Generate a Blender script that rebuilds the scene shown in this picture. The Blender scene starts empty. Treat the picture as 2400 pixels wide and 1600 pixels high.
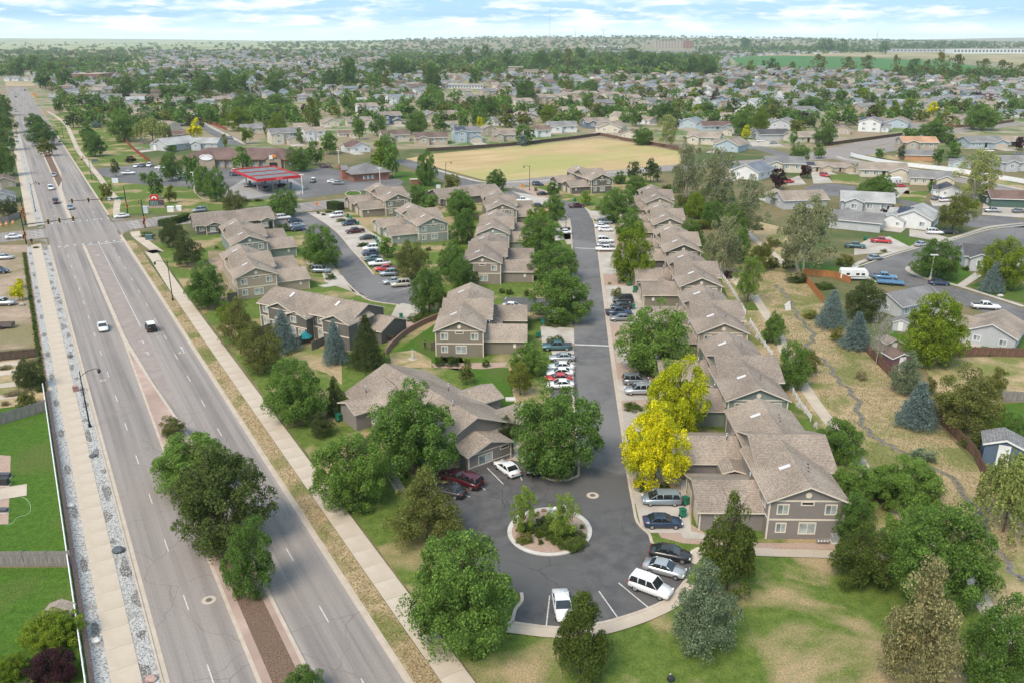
import bpy, bmesh, math, random
import numpy as np
from mathutils import Vector, Matrix, noise
random.seed(7); rng = np.random.default_rng(7)
C = bpy.context.scene.collection
R = math.radians
# ------------------------------------------------------------------ camera
F = 1941.0; TH = math.atan(712/F); H = 56.0
CT, ST = math.cos(TH), math.sin(TH)
cam = bpy.data.cameras.new('camera'); co = bpy.data.objects.new('camera', cam); C.objects.link(co)
cam.sensor_width = 36; cam.lens = 36*F/2400; cam.clip_start = .5; cam.clip_end = 60000
co.location = (0, 0, H); co.rotation_euler = (math.pi/2-TH, 0, 0)
bpy.context.scene.camera = co
# ------------------------------------------------------------------ light
SUN_EL, SUN_AZ = R(52), R(215)          # azimuth clockwise from +Y (view direction)
sd = Vector((math.sin(SUN_AZ)*math.cos(SUN_EL), math.cos(SUN_AZ)*math.cos(SUN_EL), math.sin(SUN_EL)))
sl = bpy.data.lights.new('sun', 'SUN'); sl.energy = 2.3; sl.angle = R(26); sl.color = (1, .88, .74)
so = bpy.data.objects.new('sun', sl); C.objects.link(so); so.rotation_euler = sd.to_track_quat('Z', 'Y').to_euler(); so.location = (0, 0, 200)
W = bpy.data.worlds.new("World"); bpy.context.scene.world = W; W.use_nodes = True
nt = W.node_tree; nt.nodes.clear()
def nd(t, ty, **k):
    n = t.nodes.new(ty)
    for a, b in k.items(): setattr(n, a, b)
    return n
out = nd(nt, 'ShaderNodeOutputWorld'); bg = nd(nt, 'ShaderNodeBackground'); bg.inputs[1].default_value = .13
sky = nd(nt, 'ShaderNodeTexSky', sky_type='NISHITA', sun_disc=False, sun_elevation=SUN_EL, sun_rotation=SUN_AZ)
sky.air_density = 1.0; sky.dust_density = 1.5; sky.ozone_density = 1.5
tc = nd(nt, 'ShaderNodeTexCoord')
mp = nd(nt, 'ShaderNodeMapping'); mp.inputs['Scale'].default_value = (1, 1, 6); mp.inputs['Location'].default_value = (.35, .1, 0)
nt.links.new(tc.outputs['Generated'], mp.inputs[0])
def nz(t, vec, sc, det, ro=.5, dist=0):
    n = nd(t, 'ShaderNodeTexNoise'); n.inputs['Scale'].default_value = sc; n.inputs['Detail'].default_value = det
    n.inputs['Roughness'].default_value = ro; n.inputs['Distortion'].default_value = dist
    if vec is not None: t.links.new(vec, n.inputs['Vector'])
    return n
def ramp(t, inp, stops):
    r = nd(t, 'ShaderNodeValToRGB'); e = r.color_ramp.elements
    while len(e) < len(stops): e.new(.5)
    for q, (p, c) in zip(e, stops): q.position = p; q.color = (c, c, c, 1) if not isinstance(c, tuple) else (*c, 1)
    t.links.new(inp, r.inputs[0]); return r
def mix(t, f, a, b, mode='MIX'):
    m = nd(t, 'ShaderNodeMix', data_type='RGBA', blend_type=mode)
    for s, v in ((m.inputs[0], f), (m.inputs[6], a), (m.inputs[7], b)):
        if isinstance(v, tuple): s.default_value = (*v, 1)
        elif isinstance(v, (int, float)): s.default_value = v
        else: t.links.new(v, s)
    return m.outputs[2]
cn = nz(nt, mp.outputs[0], 12, 8, .6, .1)
cm = ramp(nt, cn.outputs[0], [(.46, 0.0), (.53, .8), (.60, 1.0)])
cs = nz(nt, mp.outputs[0], 17.0, 6, .55, .2)
shade = ramp(nt, cs.outputs[0], [(.38, (2.3, 3.5, 4.9)), (.6, (4.9, 5.0, 5.2))])
blue = mix(nt, .8, sky.outputs[0], (1.8, 3.2, 4.4))
cl = mix(nt, cm.outputs[0], blue, shade.outputs[0])
sx = nd(nt, 'ShaderNodeSeparateXYZ'); nt.links.new(tc.outputs['Generated'], sx.inputs[0])
hz = ramp(nt, sx.outputs[2], [(0.0, 1.0), (.022, .0)])
cl = mix(nt, hz.outputs[0], cl, (4.7, 5.5, 5.8))
nt.links.new(cl, bg.inputs[0]); nt.links.new(bg.outputs[0], out.inputs[0])
sc = bpy.context.scene
sc.view_settings.view_transform = 'Standard'; sc.view_settings.look = 'None'; sc.view_settings.gamma = 1
sc.view_settings.exposure = 0.9; sc.view_settings.use_curve_mapping = False
sc.render.engine = 'CYCLES'; sc.cycles.use_denoising = True; sc.cycles.max_bounces = 5; sc.cycles.diffuse_bounces = 3
sc.cycles.glossy_bounces = 2; sc.cycles.transmission_bounces = 2; sc.cycles.volume_bounces = 1; sc.cycles.transparent_max_bounces = 4
sc.cycles.use_adaptive_sampling = True; sc.cycles.adaptive_threshold = .02
# ------------------------------------------------------------------ survey: photo tiles -> metres on the ground
TILE = {'A': (0, 0, 2.936), 'B': (800, 0, 2.936), 'C': (1600, 0, 2.936), 'D': (0, 534, 2.936), 'E': (800, 534, 2.936), 'F': (1600, 534, 2.936),
 'G': (0, 1068, 2.94), 'H': (800, 1068, 2.94), 'I': (1600, 1068, 2.94), 'W': (0, 0, .98), 'J': (1450, 850, 3.92), 'K': (1450, 600, 5.8725),
 'L': (1250, 350, 4.704), 'M': (800, 400, 4.704), 'N': (400, 400, 4.704), 'Q': (750, 820, 4.704), 'R': (0, 380, 5.8725), 'S': (200, 330, 7.84), 'T': (400, 330, 4.523)}
def nat(t, x, y):
    a, b, s = TILE[t]; return a+x/s, b+y/s
def P(t, x, y, z=0.0):
    x, y = nat(t, x, y); dx = (x-1200)/F; dy = (800-y)/F; k = (H-z)/(ST-dy*CT)
    return Vector((dx*k, (CT+dy*ST)*k, z))
def pix(v):
    d = v.y*CT-(v.z-H)*ST; u = v.y*ST+(v.z-H)*CT
    return 1200+F*v.x/d, 800-F*u/d
def depth(v): return v.y*CT-(v.z-H)*ST
def topz(p, t, x, y):                    # height of the point above p seen at tile row y
    _, yy = nat(t, x, y); k = (800-yy)/F
    return H+p.y*(k*CT-ST)/(CT+k*ST)
U = Vector((-.507, .862, 0)); V = Vector((.862, .507, 0))   # along / across the main road
def uv(u, v, z=0): q = U*u+V*v; return Vector((q.x, q.y, z))
def xyuv(p): return p.x*U.x+p.y*U.y, p.x*V.x+p.y*V.y
def inpoly(x, y, poly):
    c = False; j = len(poly)-1
    for i in range(len(poly)):
        a, b = poly[i], poly[j]
        if (a[1] > y) != (b[1] > y) and x < (b[0]-a[0])*(y-a[1])/(b[1]-a[1])+a[0]: c = not c
        j = i
    return c
# ------------------------------------------------------------------ materials
def newmat(name):
    m = bpy.data.materials.new(name); m.use_nodes = True; t = m.node_tree
    return m, t, t.nodes['Principled BSDF']
def mnoise(name, c1, c2, scale=1.0, det=5, rough=.9, c3=None, scale3=.1, lo=.35, hi=.65, lo3=.45, hi3=.6, bump=0, bscale=None, aniso=None, spec=.1, coord='Object', dist=0, metal=0, grain=0):
    m, t, b = newmat(name); q = nd(t, 'ShaderNodeTexCoord'); vec = q.outputs[coord]
    if aniso:
        mm = nd(t, 'ShaderNodeMapping', vector_type='TEXTURE'); mm.inputs['Scale'].default_value = tuple(1/q_ for q_ in aniso[0]); mm.inputs['Rotation'].default_value = (0, 0, -aniso[1])
        t.links.new(vec, mm.inputs[0]); v2 = mm.outputs[0]
    else: v2 = vec
    n = nz(t, v2, scale, det, .6, dist); r = ramp(t, n.outputs[0], [(lo, c1), (hi, c2)]); col = r.outputs[0]
    if c3:
        n3 = nz(t, vec, scale3, 4, .55, .4); r3 = ramp(t, n3.outputs[0], [(lo3, 0.0), (hi3, 1.0)]); col = mix(t, r3.outputs[0], col, c3)
    b.inputs['Roughness'].default_value = rough; b.inputs['Specular IOR Level'].default_value = spec; b.inputs['Metallic'].default_value = metal
    if grain:
        ng = nz(t, vec, 4.5, 3, .75); rg = ramp(t, ng.outputs[0], [(.35, 1-grain), (.65, 1+grain)]); col = mix(t, 1.0, col, rg.outputs[0], 'MULTIPLY')
    if bump:
        n4 = nz(t, vec, bscale or scale*3, 3); bb = nd(t, 'ShaderNodeBump'); bb.inputs['Strength'].default_value = bump; bb.inputs['Distance'].default_value = .1
        t.links.new(n4.outputs[0], bb.inputs['Height']); t.links.new(bb.outputs[0], b.inputs['Normal'])
    t.links.new(col, b.inputs['Base Color']); m['col'] = 1
    return m
MC = {}
def plain(col, rough=.6, metal=0, spec=.4, var=.08):
    k = (tuple(round(c, 3) for c in col), rough, metal)
    if k not in MC:
        c1 = tuple(max(0, c*(1-var)) for c in col); c2 = tuple(min(1, c*(1+var)) for c in col)
        MC[k] = mnoise('paint', c1, c2, .7, 3, rough, spec=spec, metal=metal)
    return MC[k]
def add_cracks(m, scale, width, col, strength=.7, maskscale=.04):
    t = m.node_tree; b = t.nodes['Principled BSDF']; q = nd(t, 'ShaderNodeTexCoord')
    w = nz(t, q.outputs['Object'], scale*1.5, 3)
    va = nd(t, 'ShaderNodeVectorMath', operation='MULTIPLY_ADD'); t.links.new(w.outputs[1], va.inputs[0]); va.inputs[1].default_value = (5, 5, 0); t.links.new(q.outputs['Object'], va.inputs[2])
    vo = nd(t, 'ShaderNodeTexVoronoi', feature='DISTANCE_TO_EDGE'); vo.inputs['Scale'].default_value = scale; t.links.new(va.outputs[0], vo.inputs['Vector'])
    r = ramp(t, vo.outputs[0], [(0, 1.0), (width, 0.0)])
    mk = nz(t, q.outputs['Object'], maskscale, 2); mr = ramp(t, mk.outputs[0], [(.42, 0.0), (.58, strength)])
    mu = nd(t, 'ShaderNodeMath', operation='MULTIPLY'); t.links.new(r.outputs[0], mu.inputs[0]); t.links.new(mr.outputs[0], mu.inputs[1])
    old = b.inputs['Base Color'].links[0].from_socket
    t.links.new(mix(t, mu.outputs[0], old, col), b.inputs['Base Color'])
RA = -R(30.4)
M = {}
M['ground'] = mnoise('dry_ground', (.20, .15, .085), (.13, .125, .055), .35, 6, .95, (.075, .10, .035), .03, bump=.3, bscale=3, grain=.3)
M['town'] = mnoise('town_ground', (.31, .265, .20), (.10, .15, .045), .055, 5, .95, (.26, .20, .13), .012, lo=.42, hi=.55)
M['road'] = mnoise('main_asphalt', (.165, .148, .138), (.295, .262, .238), 1.0, 5, .9, (.26, .222, .198), .035, lo=.38, hi=.62, aniso=((.8, .010, 1), RA), grain=.07, bump=.15, bscale=9, spec=.2, lo3=.4, hi3=.75)
add_cracks(M['road'], .11, .006, (.12, .108, .10), .7)
M['lot'] = mnoise('lot_asphalt', (.072, .070, .071), (.115, .110, .108), .5, 6, .88, (.10, .097, .095), .06, bump=.15, bscale=9, spec=.2)
add_cracks(M['lot'], .13, .008, (.025, .025, .027), .95, .05); add_cracks(M['road'], .32, .006, (.11, .10, .095), .5, .03)
M['street'] = mnoise('street_asphalt', (.10, .095, .094), (.145, .138, .135), .6, 6, .88, (.165, .157, .152), .05, bump=.15, bscale=9, spec=.2)
add_cracks(M['street'], .14, .006, (.07, .07, .07), .6)
M['conc'] = mnoise('concrete', (.42, .35, .275), (.49, .415, .335), .4, 6, .85, (.38, .32, .255), .09, bump=.1, bscale=8)
M['conc2'] = mnoise('driveway_concrete', (.38, .34, .30), (.45, .41, .36), .3, 5, .85, (.34, .30, .25), .12)
M['pink'] = mnoise('pink_concrete', (.35, .25, .205), (.42, .31, .26), .5, 5, .85, (.31, .22, .18), .1)
M['kerb'] = mnoise('kerb_concrete', (.40, .33, .26), (.47, .40, .33), .8, 5, .85)
M['kerbw'] = mnoise('pale_kerb_concrete', (.46, .43, .39), (.55, .52, .48), .8, 5, .85)
M['lawn'] = mnoise('watered_lawn', (.045, .095, .012), (.07, .135, .018), 1.2, 6, .95, (.09, .11, .03), .09, lo3=.5, hi3=.7, bump=.4, bscale=8, coord='Object', grain=.3)
M['lawnmix'] = mnoise('mottled_lawn', (.070, .112, .020), (.125, .165, .036), .9, 6, .95, (.31, .235, .13), .075, lo3=.50, hi3=.60, bump=.4, bscale=6, grain=.3)
M['drymix'] = mnoise('dry_grass', (.29, .215, .12), (.40, .305, .18), .8, 7, .95, (.16, .175, .055), .12, lo3=.47, hi3=.62, bump=.4, bscale=6, grain=.3)
M['field'] = mnoise('mown_field', (.36, .255, .13), (.47, .345, .19), .1, 6, .95, (.31, .30, .11), .02, lo3=.43, hi3=.66, aniso=((.25, 1, 1), R(-35)), grain=.3)
M['mulch'] = mnoise('bark_mulch', (.085, .055, .038), (.23, .155, .11), 7, 4, .95, (.15, .10, .07), .15, bump=.8, bscale=10)
M['rockbed'] = mnoise('pink_gravel', (.28, .19, .145), (.44, .32, .26), 5, 4, .95, (.36, .27, .21), .3, bump=.5, bscale=12)
M['whiterock'] = mnoise('pale_gravel', (.17, .165, .16), (.46, .45, .43), 4.5, 4, .9, (.27, .25, .23), .22, lo=.38, hi=.56, lo3=.6, hi3=.63, bump=.8, bscale=8)
M['redrock'] = mnoise('red_gravel', (.24, .14, .11), (.40, .26, .21), 5, 4, .95)
M['dirt'] = mnoise('bare_dirt', (.27, .20, .15), (.37, .28, .21), .4, 6, .95, (.20, .17, .09), .06, bump=.3, grain=.3)
M['paint'] = mnoise('road_paint', (.36, .34, .32), (.62, .60, .57), 3, 4, .7)
M['farm'] = mnoise('green_crop', (.05, .13, .035), (.075, .17, .05), .05, 4, .95, aniso=((.1, 1, 1), R(20)))
M['tan'] = mnoise('tan_field', (.30, .23, .14), (.38, .30, .19), .01, 4, .95, (.18, .2, .08), .004)
M['creek'] = mnoise('creek_mud', (.09, .085, .07), (.20, .185, .165), 1.5, 4, .5)
def roofmat(name, c, v=.28):
    m, t, b = newmat(name); q = nd(t, 'ShaderNodeTexCoord')
    mm = nd(t, 'ShaderNodeMapping'); mm.inputs['Scale'].default_value = (1, 1, 2.2); t.links.new(q.outputs['Object'], mm.inputs[0])
    n = nz(t, mm.outputs[0], 3.2, 3, .8); r = ramp(t, n.outputs[0], [(.36, tuple(x*(1-v) for x in c)), (.62, tuple(x*(1+v) for x in c))])
    n2 = nz(t, q.outputs['Object'], .25, 3); r2 = ramp(t, n2.outputs[0], [(.35, .88), (.65, 1.08)])
    br = nd(t, 'ShaderNodeTexWave', wave_type='BANDS', bands_direction='Z'); br.inputs['Scale'].default_value = 3.2; t.links.new(q.outputs['Object'], br.inputs['Vector'])
    rb = ramp(t, br.outputs[0], [(.1, .82), (.5, 1.03)])
    col = mix(t, 1.0, mix(t, 1.0, r.outputs[0], r2.outputs[0], 'MULTIPLY'), rb.outputs[0], 'MULTIPLY')
    oi = nd(t, 'ShaderNodeObjectInfo'); ro = ramp(t, oi.outputs['Random'], [(0, (.88, .87, .88)), (1, (1.1, 1.09, 1.05))]); n5 = nz(t, q.outputs['Object'], .09, 3, .6, .5); r5 = ramp(t, n5.outputs[0], [(.4, .86), (.6, 1.08)]); col = mix(t, 1.0, mix(t, 1.0, col, ro.outputs[0], 'MULTIPLY'), r5.outputs[0], 'MULTIPLY')
    t.links.new(col, b.inputs['Base Color']); b.inputs['Roughness'].default_value = .95; b.inputs['Specular IOR Level'].default_value = .08
    bb = nd(t, 'ShaderNodeBump'); bb.inputs['Strength'].default_value = .35; bb.inputs['Distance'].default_value = .04; t.links.new(n.outputs[0], bb.inputs['Height']); t.links.new(bb.outputs[0], b.inputs['Normal'])
    return m
M['shingle'] = roofmat('taupe_shingles', (.262, .215, .178))
def sidingmat(name, c):
    m, t, b = newmat(name); q = nd(t, 'ShaderNodeTexCoord')
    br = nd(t, 'ShaderNodeTexWave', wave_type='BANDS', bands_direction='Z', wave_profile='SAW'); br.inputs['Scale'].default_value = .8*math.pi/2; t.links.new(q.outputs['Object'], br.inputs['Vector'])
    r = ramp(t, br.outputs[0], [(.0, .80), (.2, 1.0)]); n2 = nz(t, q.outputs['Object'], .6, 4); r2 = ramp(t, n2.outputs[0], [(.3, .92), (.7, 1.06)])
    t.links.new(mix(t, 1.0, mix(t, 1.0, c, r.outputs[0], 'MULTIPLY'), r2.outputs[0], 'MULTIPLY'), b.inputs['Base Color']); b.inputs['Roughness'].default_value = .75
    bb = nd(t, 'ShaderNodeBump'); bb.inputs['Strength'].default_value = .3; bb.inputs['Distance'].default_value = .03; t.links.new(br.outputs[0], bb.inputs['Height']); t.links.new(bb.outputs[0], b.inputs['Normal'])
    return m
WALLC = {'taupe': (.235, .195, .163), 'olive': (.21, .18, .135), 'tan': (.33, .27, .20), 'sage': (.25, .275, .24), 'green': (.20, .235, .20), 'grey': (.225, .20, .185),
 'charcoal': (.125, .115, .10), 'white': (.66, .66, .65), 'cream': (.56, .50, .40), 'beige': (.42, .35, .27), 'blue': (.37, .44, .48), 'slate': (.15, .19, .24), 'lightgrey': (.44, .45, .46),
 'navy': (.09, .13, .18), 'brick': (.30, .13, .09), 'dark': (.10, .08, .075), 'forest': (.06, .11, .09), 'orange': (.45, .25, .13), 'maroon': (.16, .08, .09)}
WM = {k: sidingmat(k+'_siding', c) for k, c in WALLC.items()}
ROOFC = {'brown': (.17, .125, .105), 'tanroof': (.29, .24, .20), 'greyroof': (.21, .205, .205), 'paleroof': (.33, .33, .33), 'blueroof': (.20, .225, .25), 'redroof': (.165, .112, .098), 'orangeroof': (.42, .25, .16), 'darkroof': (.095, .095, .10), 'taupe': (.245, .205, .178)}
RM = {k: roofmat(k+'_shingles', c) for k, c in ROOFC.items()}
M['trim'] = plain((.66, .58, .48), .6); M['white'] = plain((.72, .71, .69), .5); M['gdoor'] = plain((.50, .43, .34), .6)
M['black'] = plain((.018, .018, .02), .5); M['steel'] = plain((.42, .42, .43), .35, .8); M['vent'] = plain((.30, .27, .25), .5)
M['bin'] = plain((.015, .17, .10), .45); M['skyl'] = plain((.62, .60, .60), .25)
def glassmat(name, c, rough=.08):
    m, t, b = newmat(name); q = nd(t, 'ShaderNodeTexCoord'); n = nz(t, q.outputs['Object'], .8, 2); r = ramp(t, n.outputs[0], [(.35, tuple(x*.7 for x in c)), (.65, tuple(x*1.4 for x in c))])
    t.links.new(r.outputs[0], b.inputs['Base Color']); b.inputs['Roughness'].default_value = rough; b.inputs['Specular IOR Level'].default_value = .8
    return m
M['glass'] = glassmat('window_glass', (.15, .19, .20)); M['blind'] = glassmat('blinds_behind_glass', (.30, .34, .33)); M['cglass'] = glassmat('car_glass', (.02, .024, .026), .05)
M['tyre'] = plain((.02, .02, .02), .85); M['rim'] = plain((.42, .42, .43), .3, .7); M['lens'] = plain((.7, .7, .68), .15); M['tail'] = plain((.35, .02, .02), .25)
def woodmat(name, c, sc_=(6, 6, .4)):
    return mnoise(name, tuple(x*.65 for x in c), tuple(x*1.25 for x in c), 1.5, 4, .85, aniso=(sc_, 0))
M['fencebrown'] = woodmat('brown_fence_wood', (.17, .10, .07)); M['fenceorange'] = woodmat('orange_fence_wood', (.40, .17, .07)); M['fencegrey'] = woodmat('weathered_fence_wood', (.26, .235, .215)); M['fencered'] = woodmat('red_fence_wood', (.27, .08, .055))
M['fencedark'] = woodmat('dark_fence_wood', (.10, .07, .055)); M['bark'] = mnoise('bark', (.07, .05, .038), (.16, .12, .09), 3, 4, .95); M['palebark'] = mnoise('pale_bark', (.28, .25, .21), (.42, .39, .34), 3, 4, .9)
def leafmat(name, c, var=.38, c2=None, trans=.4):
    m, t, b = newmat(name); g = nd(t, 'ShaderNodeNewGeometry'); q = nd(t, 'ShaderNodeTexCoord'); oi = nd(t, 'ShaderNodeObjectInfo')
    c2 = c2 or (c[0]*1.35, c[1]*1.2, c[2]*.9)
    r = ramp(t, g.outputs['Random Per Island'], [(0, tuple(x*(1-var) for x in c)), (1, tuple(x*(1+var) for x in c2))])
    n = nz(t, q.outputs['Object'], 3, 3); r2 = ramp(t, n.outputs[0], [(.35, .8), (.65, 1.15)]); ro = ramp(t, oi.outputs['Random'], [(0, (.85, .88, .9)), (1, (1.15, 1.1, 1.05))])
    col = mix(t, 1.0, mix(t, 1.0, r.outputs[0], r2.outputs[0], 'MULTIPLY'), ro.outputs[0], 'MULTIPLY')
    if name[:4] in ('yell', 'lime'): np_ = nz(t, q.outputs['Object'], 1.3, 4, .6); rp = ramp(t, np_.outputs[0], [(.5, 0.0), (.64, .6)]); col = mix(t, rp.outputs[0], col, (.12, .21, .025))
    t.links.new(col, b.inputs['Base Color']); b.inputs['Roughness'].default_value = .8; b.inputs['Specular IOR Level'].default_value = .06
    tr = nd(t, 'ShaderNodeBsdfTranslucent'); t.links.new(col, tr.inputs[0]); ms = nd(t, 'ShaderNodeMixShader'); ms.inputs[0].default_value = trans
    t.links.new(b.outputs[0], ms.inputs[1]); t.links.new(tr.outputs[0], ms.inputs[2]); t.links.new(ms.outputs[0], t.nodes['Material Output'].inputs[0])
    return m
LEAFC = {'ash': ((0.123, 0.223, 0.057), None), 'maple': ((0.098, 0.183, 0.048), None), 'oakdark': ((0.098, 0.141, 0.037), None), 'olive': ((0.138, 0.166, 0.04), None), 'darkolive': ((0.095, 0.133, 0.038), (0.151, 0.19, 0.051)), 'lime': ((0.118, 0.216, 0.027), (0.234, 0.296, 0.031)), 'yellow': ((0.42, 0.46, 0.015), (0.72, 0.67, 0.02)), 'young': ((0.182, 0.281, 0.063), None), 'bluespruce': ((0.14, 0.2, 0.19), (0.24, 0.31, 0.28)), 'silver': ((0.13, 0.19, 0.11), (0.24, 0.29, 0.17)), 'pinedark': ((0.072, 0.103, 0.041), None), 'pinegreen': ((0.111, 0.155, 0.041), (0.193, 0.198, 0.056)), 'brownpine': ((0.19, 0.2, 0.08), (0.31, 0.28, 0.14)), 'cotton': ((0.171, 0.215, 0.103), (0.304, 0.309, 0.159)), 'cottonlight': ((0.243, 0.309, 0.103), (0.405, 0.412, 0.142)), 'purple': ((0.045, 0.018, 0.026), (0.07, 0.03, 0.035)), 'willow': ((0.203, 0.267, 0.08), (0.324, 0.361, 0.103)), 'shrub': ((0.06, 0.105, 0.018), (0.1, 0.14, 0.03)), 'bare': ((0.3, 0.28, 0.24), (0.42, 0.4, 0.36)), 'greyshrub': ((0.243, 0.223, 0.127), (0.345, 0.292, 0.159)), 'yellowlime': ((0.3, 0.38, 0.018), (0.56, 0.56, 0.022))}
LM = {k: leafmat(k+'_leaves', v[0], c2=v[1]) for k, v in LEAFC.items()}
# ------------------------------------------------------------------ mesh helpers
class MB:
    def __init__(s): s.v = []; s.f = []; s.m = []
    def poly(s, pts, m=0):
        n = len(s.v); s.v += [tuple(p) for p in pts]; s.f.append(tuple(range(n, n+len(pts)))); s.m.append(m)
    def box(s, x0, x1, y0, y1, z0, z1, m=0):
        n = len(s.v); s.v += [(x0, y0, z0), (x1, y0, z0), (x1, y1, z0), (x0, y1, z0), (x0, y0, z1), (x1, y0, z1), (x1, y1, z1), (x0, y1, z1)]
        s.f += [(n, n+3, n+2, n+1), (n+4, n+5, n+6, n+7), (n, n+1, n+5, n+4), (n+1, n+2, n+6, n+5), (n+2, n+3, n+7, n+6), (n+3, n, n+4, n+7)]; s.m += [m]*6
    def bar(s, a, b, w, h=None, m=0):      # square bar between two points
        a, b = Vector(a), Vector(b); h = h or w; d = (b-a).normalized(); up = Vector((0, 0, 1)) if abs(d.z) < .9 else Vector((0, 1, 0))
        r = d.cross(up).normalized()*w/2; q = r.cross(d).normalized()*h/2; n = len(s.v)
        for p in (a, b): s.v += [tuple(p-r-q), tuple(p+r-q), tuple(p+r+q), tuple(p-r+q)]
        s.f += [(n+3, n+2, n+1, n), (n+4, n+5, n+6, n+7), (n, n+1, n+5, n+4), (n+1, n+2, n+6, n+5), (n+2, n+3, n+7, n+6), (n+3, n, n+4, n+7)]; s.m += [m]*6
    def tube(s, a, b, r0, r1, k=8, m=0, cap=True):
        a, b = Vector(a), Vector(b); d = (b-a).normalized(); up = Vector((0, 0, 1)) if abs(d.z) < .9 else Vector((1, 0, 0)); x = d.cross(up).normalized(); y = x.cross(d); n = len(s.v)
        for p, r in ((a, r0), (b, r1)):
            for i in range(k): an = 2*math.pi*i/k; s.v.append(tuple(p+(x*math.cos(an)+y*math.sin(an))*r))
        for i in range(k): j = (i+1) % k; s.f.append((n+i, n+j, n+k+j, n+k+i)); s.m.append(m)
        if cap: s.f += [tuple(range(n+k-1, n-1, -1)), tuple(range(n+k, n+2*k))]; s.m += [m, m]
    def prism(s, pts, z0, z1, m=0, ms=None):
        n = len(s.v); k = len(pts); ar = sum(pts[i][0]*pts[(i+1) % k][1]-pts[(i+1) % k][0]*pts[i][1] for i in range(k))
        if ar < 0: pts = pts[::-1]
        s.v += [(p[0], p[1], z0) for p in pts]+[(p[0], p[1], z1) for p in pts]
        s.f += [tuple(range(n+k-1, n-1, -1)), tuple(range(n+k, n+2*k))]; s.m += [m, m]
        for i in range(k): j = (i+1) % k; s.f.append((n+i, n+j, n+k+j, n+k+i)); s.m.append(m if ms is None else ms)
    def mesh(s, name, mats, smooth=False):
        me = bpy.data.meshes.new(name); me.from_pydata(s.v, [], s.f)
        for mm in (mats if isinstance(mats, (list, tuple)) else [mats]): me.materials.append(mm)
        if any(s.m): me.polygons.foreach_set('material_index', s.m)
        if smooth: me.polygons.foreach_set('use_smooth', [True]*len(s.f))
        me.update(); return me
def link(name, me, parent=None, loc=None, rz=0):
    o = bpy.data.objects.new(name, me); C.objects.link(o)
    if parent is not None: o.parent = parent
    if loc is not None: o.location = loc
    if rz: o.rotation_euler[2] = rz
    return o
def build(mb, name, mats, parent=None, loc=None, rz=0, smooth=False): return link(name, mb.mesh(name, mats, smooth), parent, loc, rz)
def empty(name, loc=(0, 0, 0), rz=0):
    o = bpy.data.objects.new(name, None); C.objects.link(o); o.location = loc; o.rotation_euler[2] = rz; o.empty_display_size = .5; return o
AUTO = []
def tag(o, label=None, cat=None, group=None, desc=None):
    if cat: o['category'] = cat
    if group: o['group'] = group
    if label: o['label'] = label
    if desc: AUTO.append((o, desc))
    return o
def snap(root): return [(c, list(c.children)) for c in root.children]
def copytree(root, kids, loc, rz=0, scale=1.0):
    r = root.copy(); C.objects.link(r); r.location = loc; r.rotation_euler[2] = rz; r.scale = (scale,)*3 if isinstance(scale, (int, float)) else scale
    for k in ('label', 'group'):
        if k in r: del r[k]
    pairs = []
    for ch, gs in kids:
        c = ch.copy(); C.objects.link(c); c.parent = r; pairs.append(c)
        for g in gs: d = g.copy(); C.objects.link(d); d.parent = c
    return r, pairs
def structure(o): o['kind'] = 'structure'; return o
def sheet(name, pts, z, m, dense=None):
    bm = bmesh.new(); vs = [bm.verts.new((p[0], p[1], z)) for p in pts]; f = bm.faces.new(vs); bm.normal_update()
    if f.normal.z < 0: f.normal_flip()
    bmesh.ops.triangulate(bm, faces=bm.faces[:]); me = bpy.data.meshes.new(name); bm.to_mesh(me); bm.free(); me.materials.append(m)
    return structure(link(name, me))
def offset(pl, d):
    res = []
    for i, p in enumerate(pl):
        a = pl[max(i-1, 0)]; b = pl[min(i+1, len(pl)-1)]; t = Vector((b[0]-a[0], b[1]-a[1])).normalized(); res.append((p[0]+t.y*d, p[1]-t.x*d))
    return res
def band(name, pl, w0, w1, z, m):        # ribbon along a polyline between two sideways offsets (right positive)
    a = offset(pl, w0); b = offset(pl, w1); mb = MB(); n = len(a)
    mb.v = [(p[0], p[1], z) for p in a]+[(p[0], p[1], z) for p in b]
    for i in range(n-1): mb.f.append((i+1, i, n+i, n+i+1)); mb.m.append(0)
    return structure(build(mb, name, m))
def kerbmb(mb, pl, w=.3, h=.15, side=0.0):
    a = offset(pl, side-w/2); b = offset(pl, side+w/2); n = len(a); k = len(mb.v)
    for q, z in ((a, 0), (a, h), (b, h), (b, 0)): mb.v += [(p[0], p[1], z) for p in q]
    for r in range(3):
        for i in range(n-1): mb.f.append((k+r*n+i, k+r*n+i+1, k+(r+1)*n+i+1, k+(r+1)*n+i)); mb.m.append(0)
    for i in (0, n-1): mb.f.append((k+i, k+n+i, k+2*n+i, k+3*n+i)); mb.m.append(0)
def smoothpl(pl, n=4):
    pl = [Vector((p[0], p[1], 0)) for p in pl]; res = []
    for i in range(len(pl)-1):
        p0 = pl[max(i-1, 0)]; p1 = pl[i]; p2 = pl[i+1]; p3 = pl[min(i+2, len(pl)-1)]
        for k in range(n):
            t = k/n; res.append(.5*((2*p1)+(p2-p0)*t+(2*p0-5*p1+4*p2-p3)*t*t+(3*p1-p0-3*p2+p3)*t**3))
    res.append(pl[-1]); return res
def PP(t, *xy): return [P(t, xy[i], xy[i+1]) for i in range(0, len(xy), 2)]
def tri(p): return [(q.x, q.y) for q in p]
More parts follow.
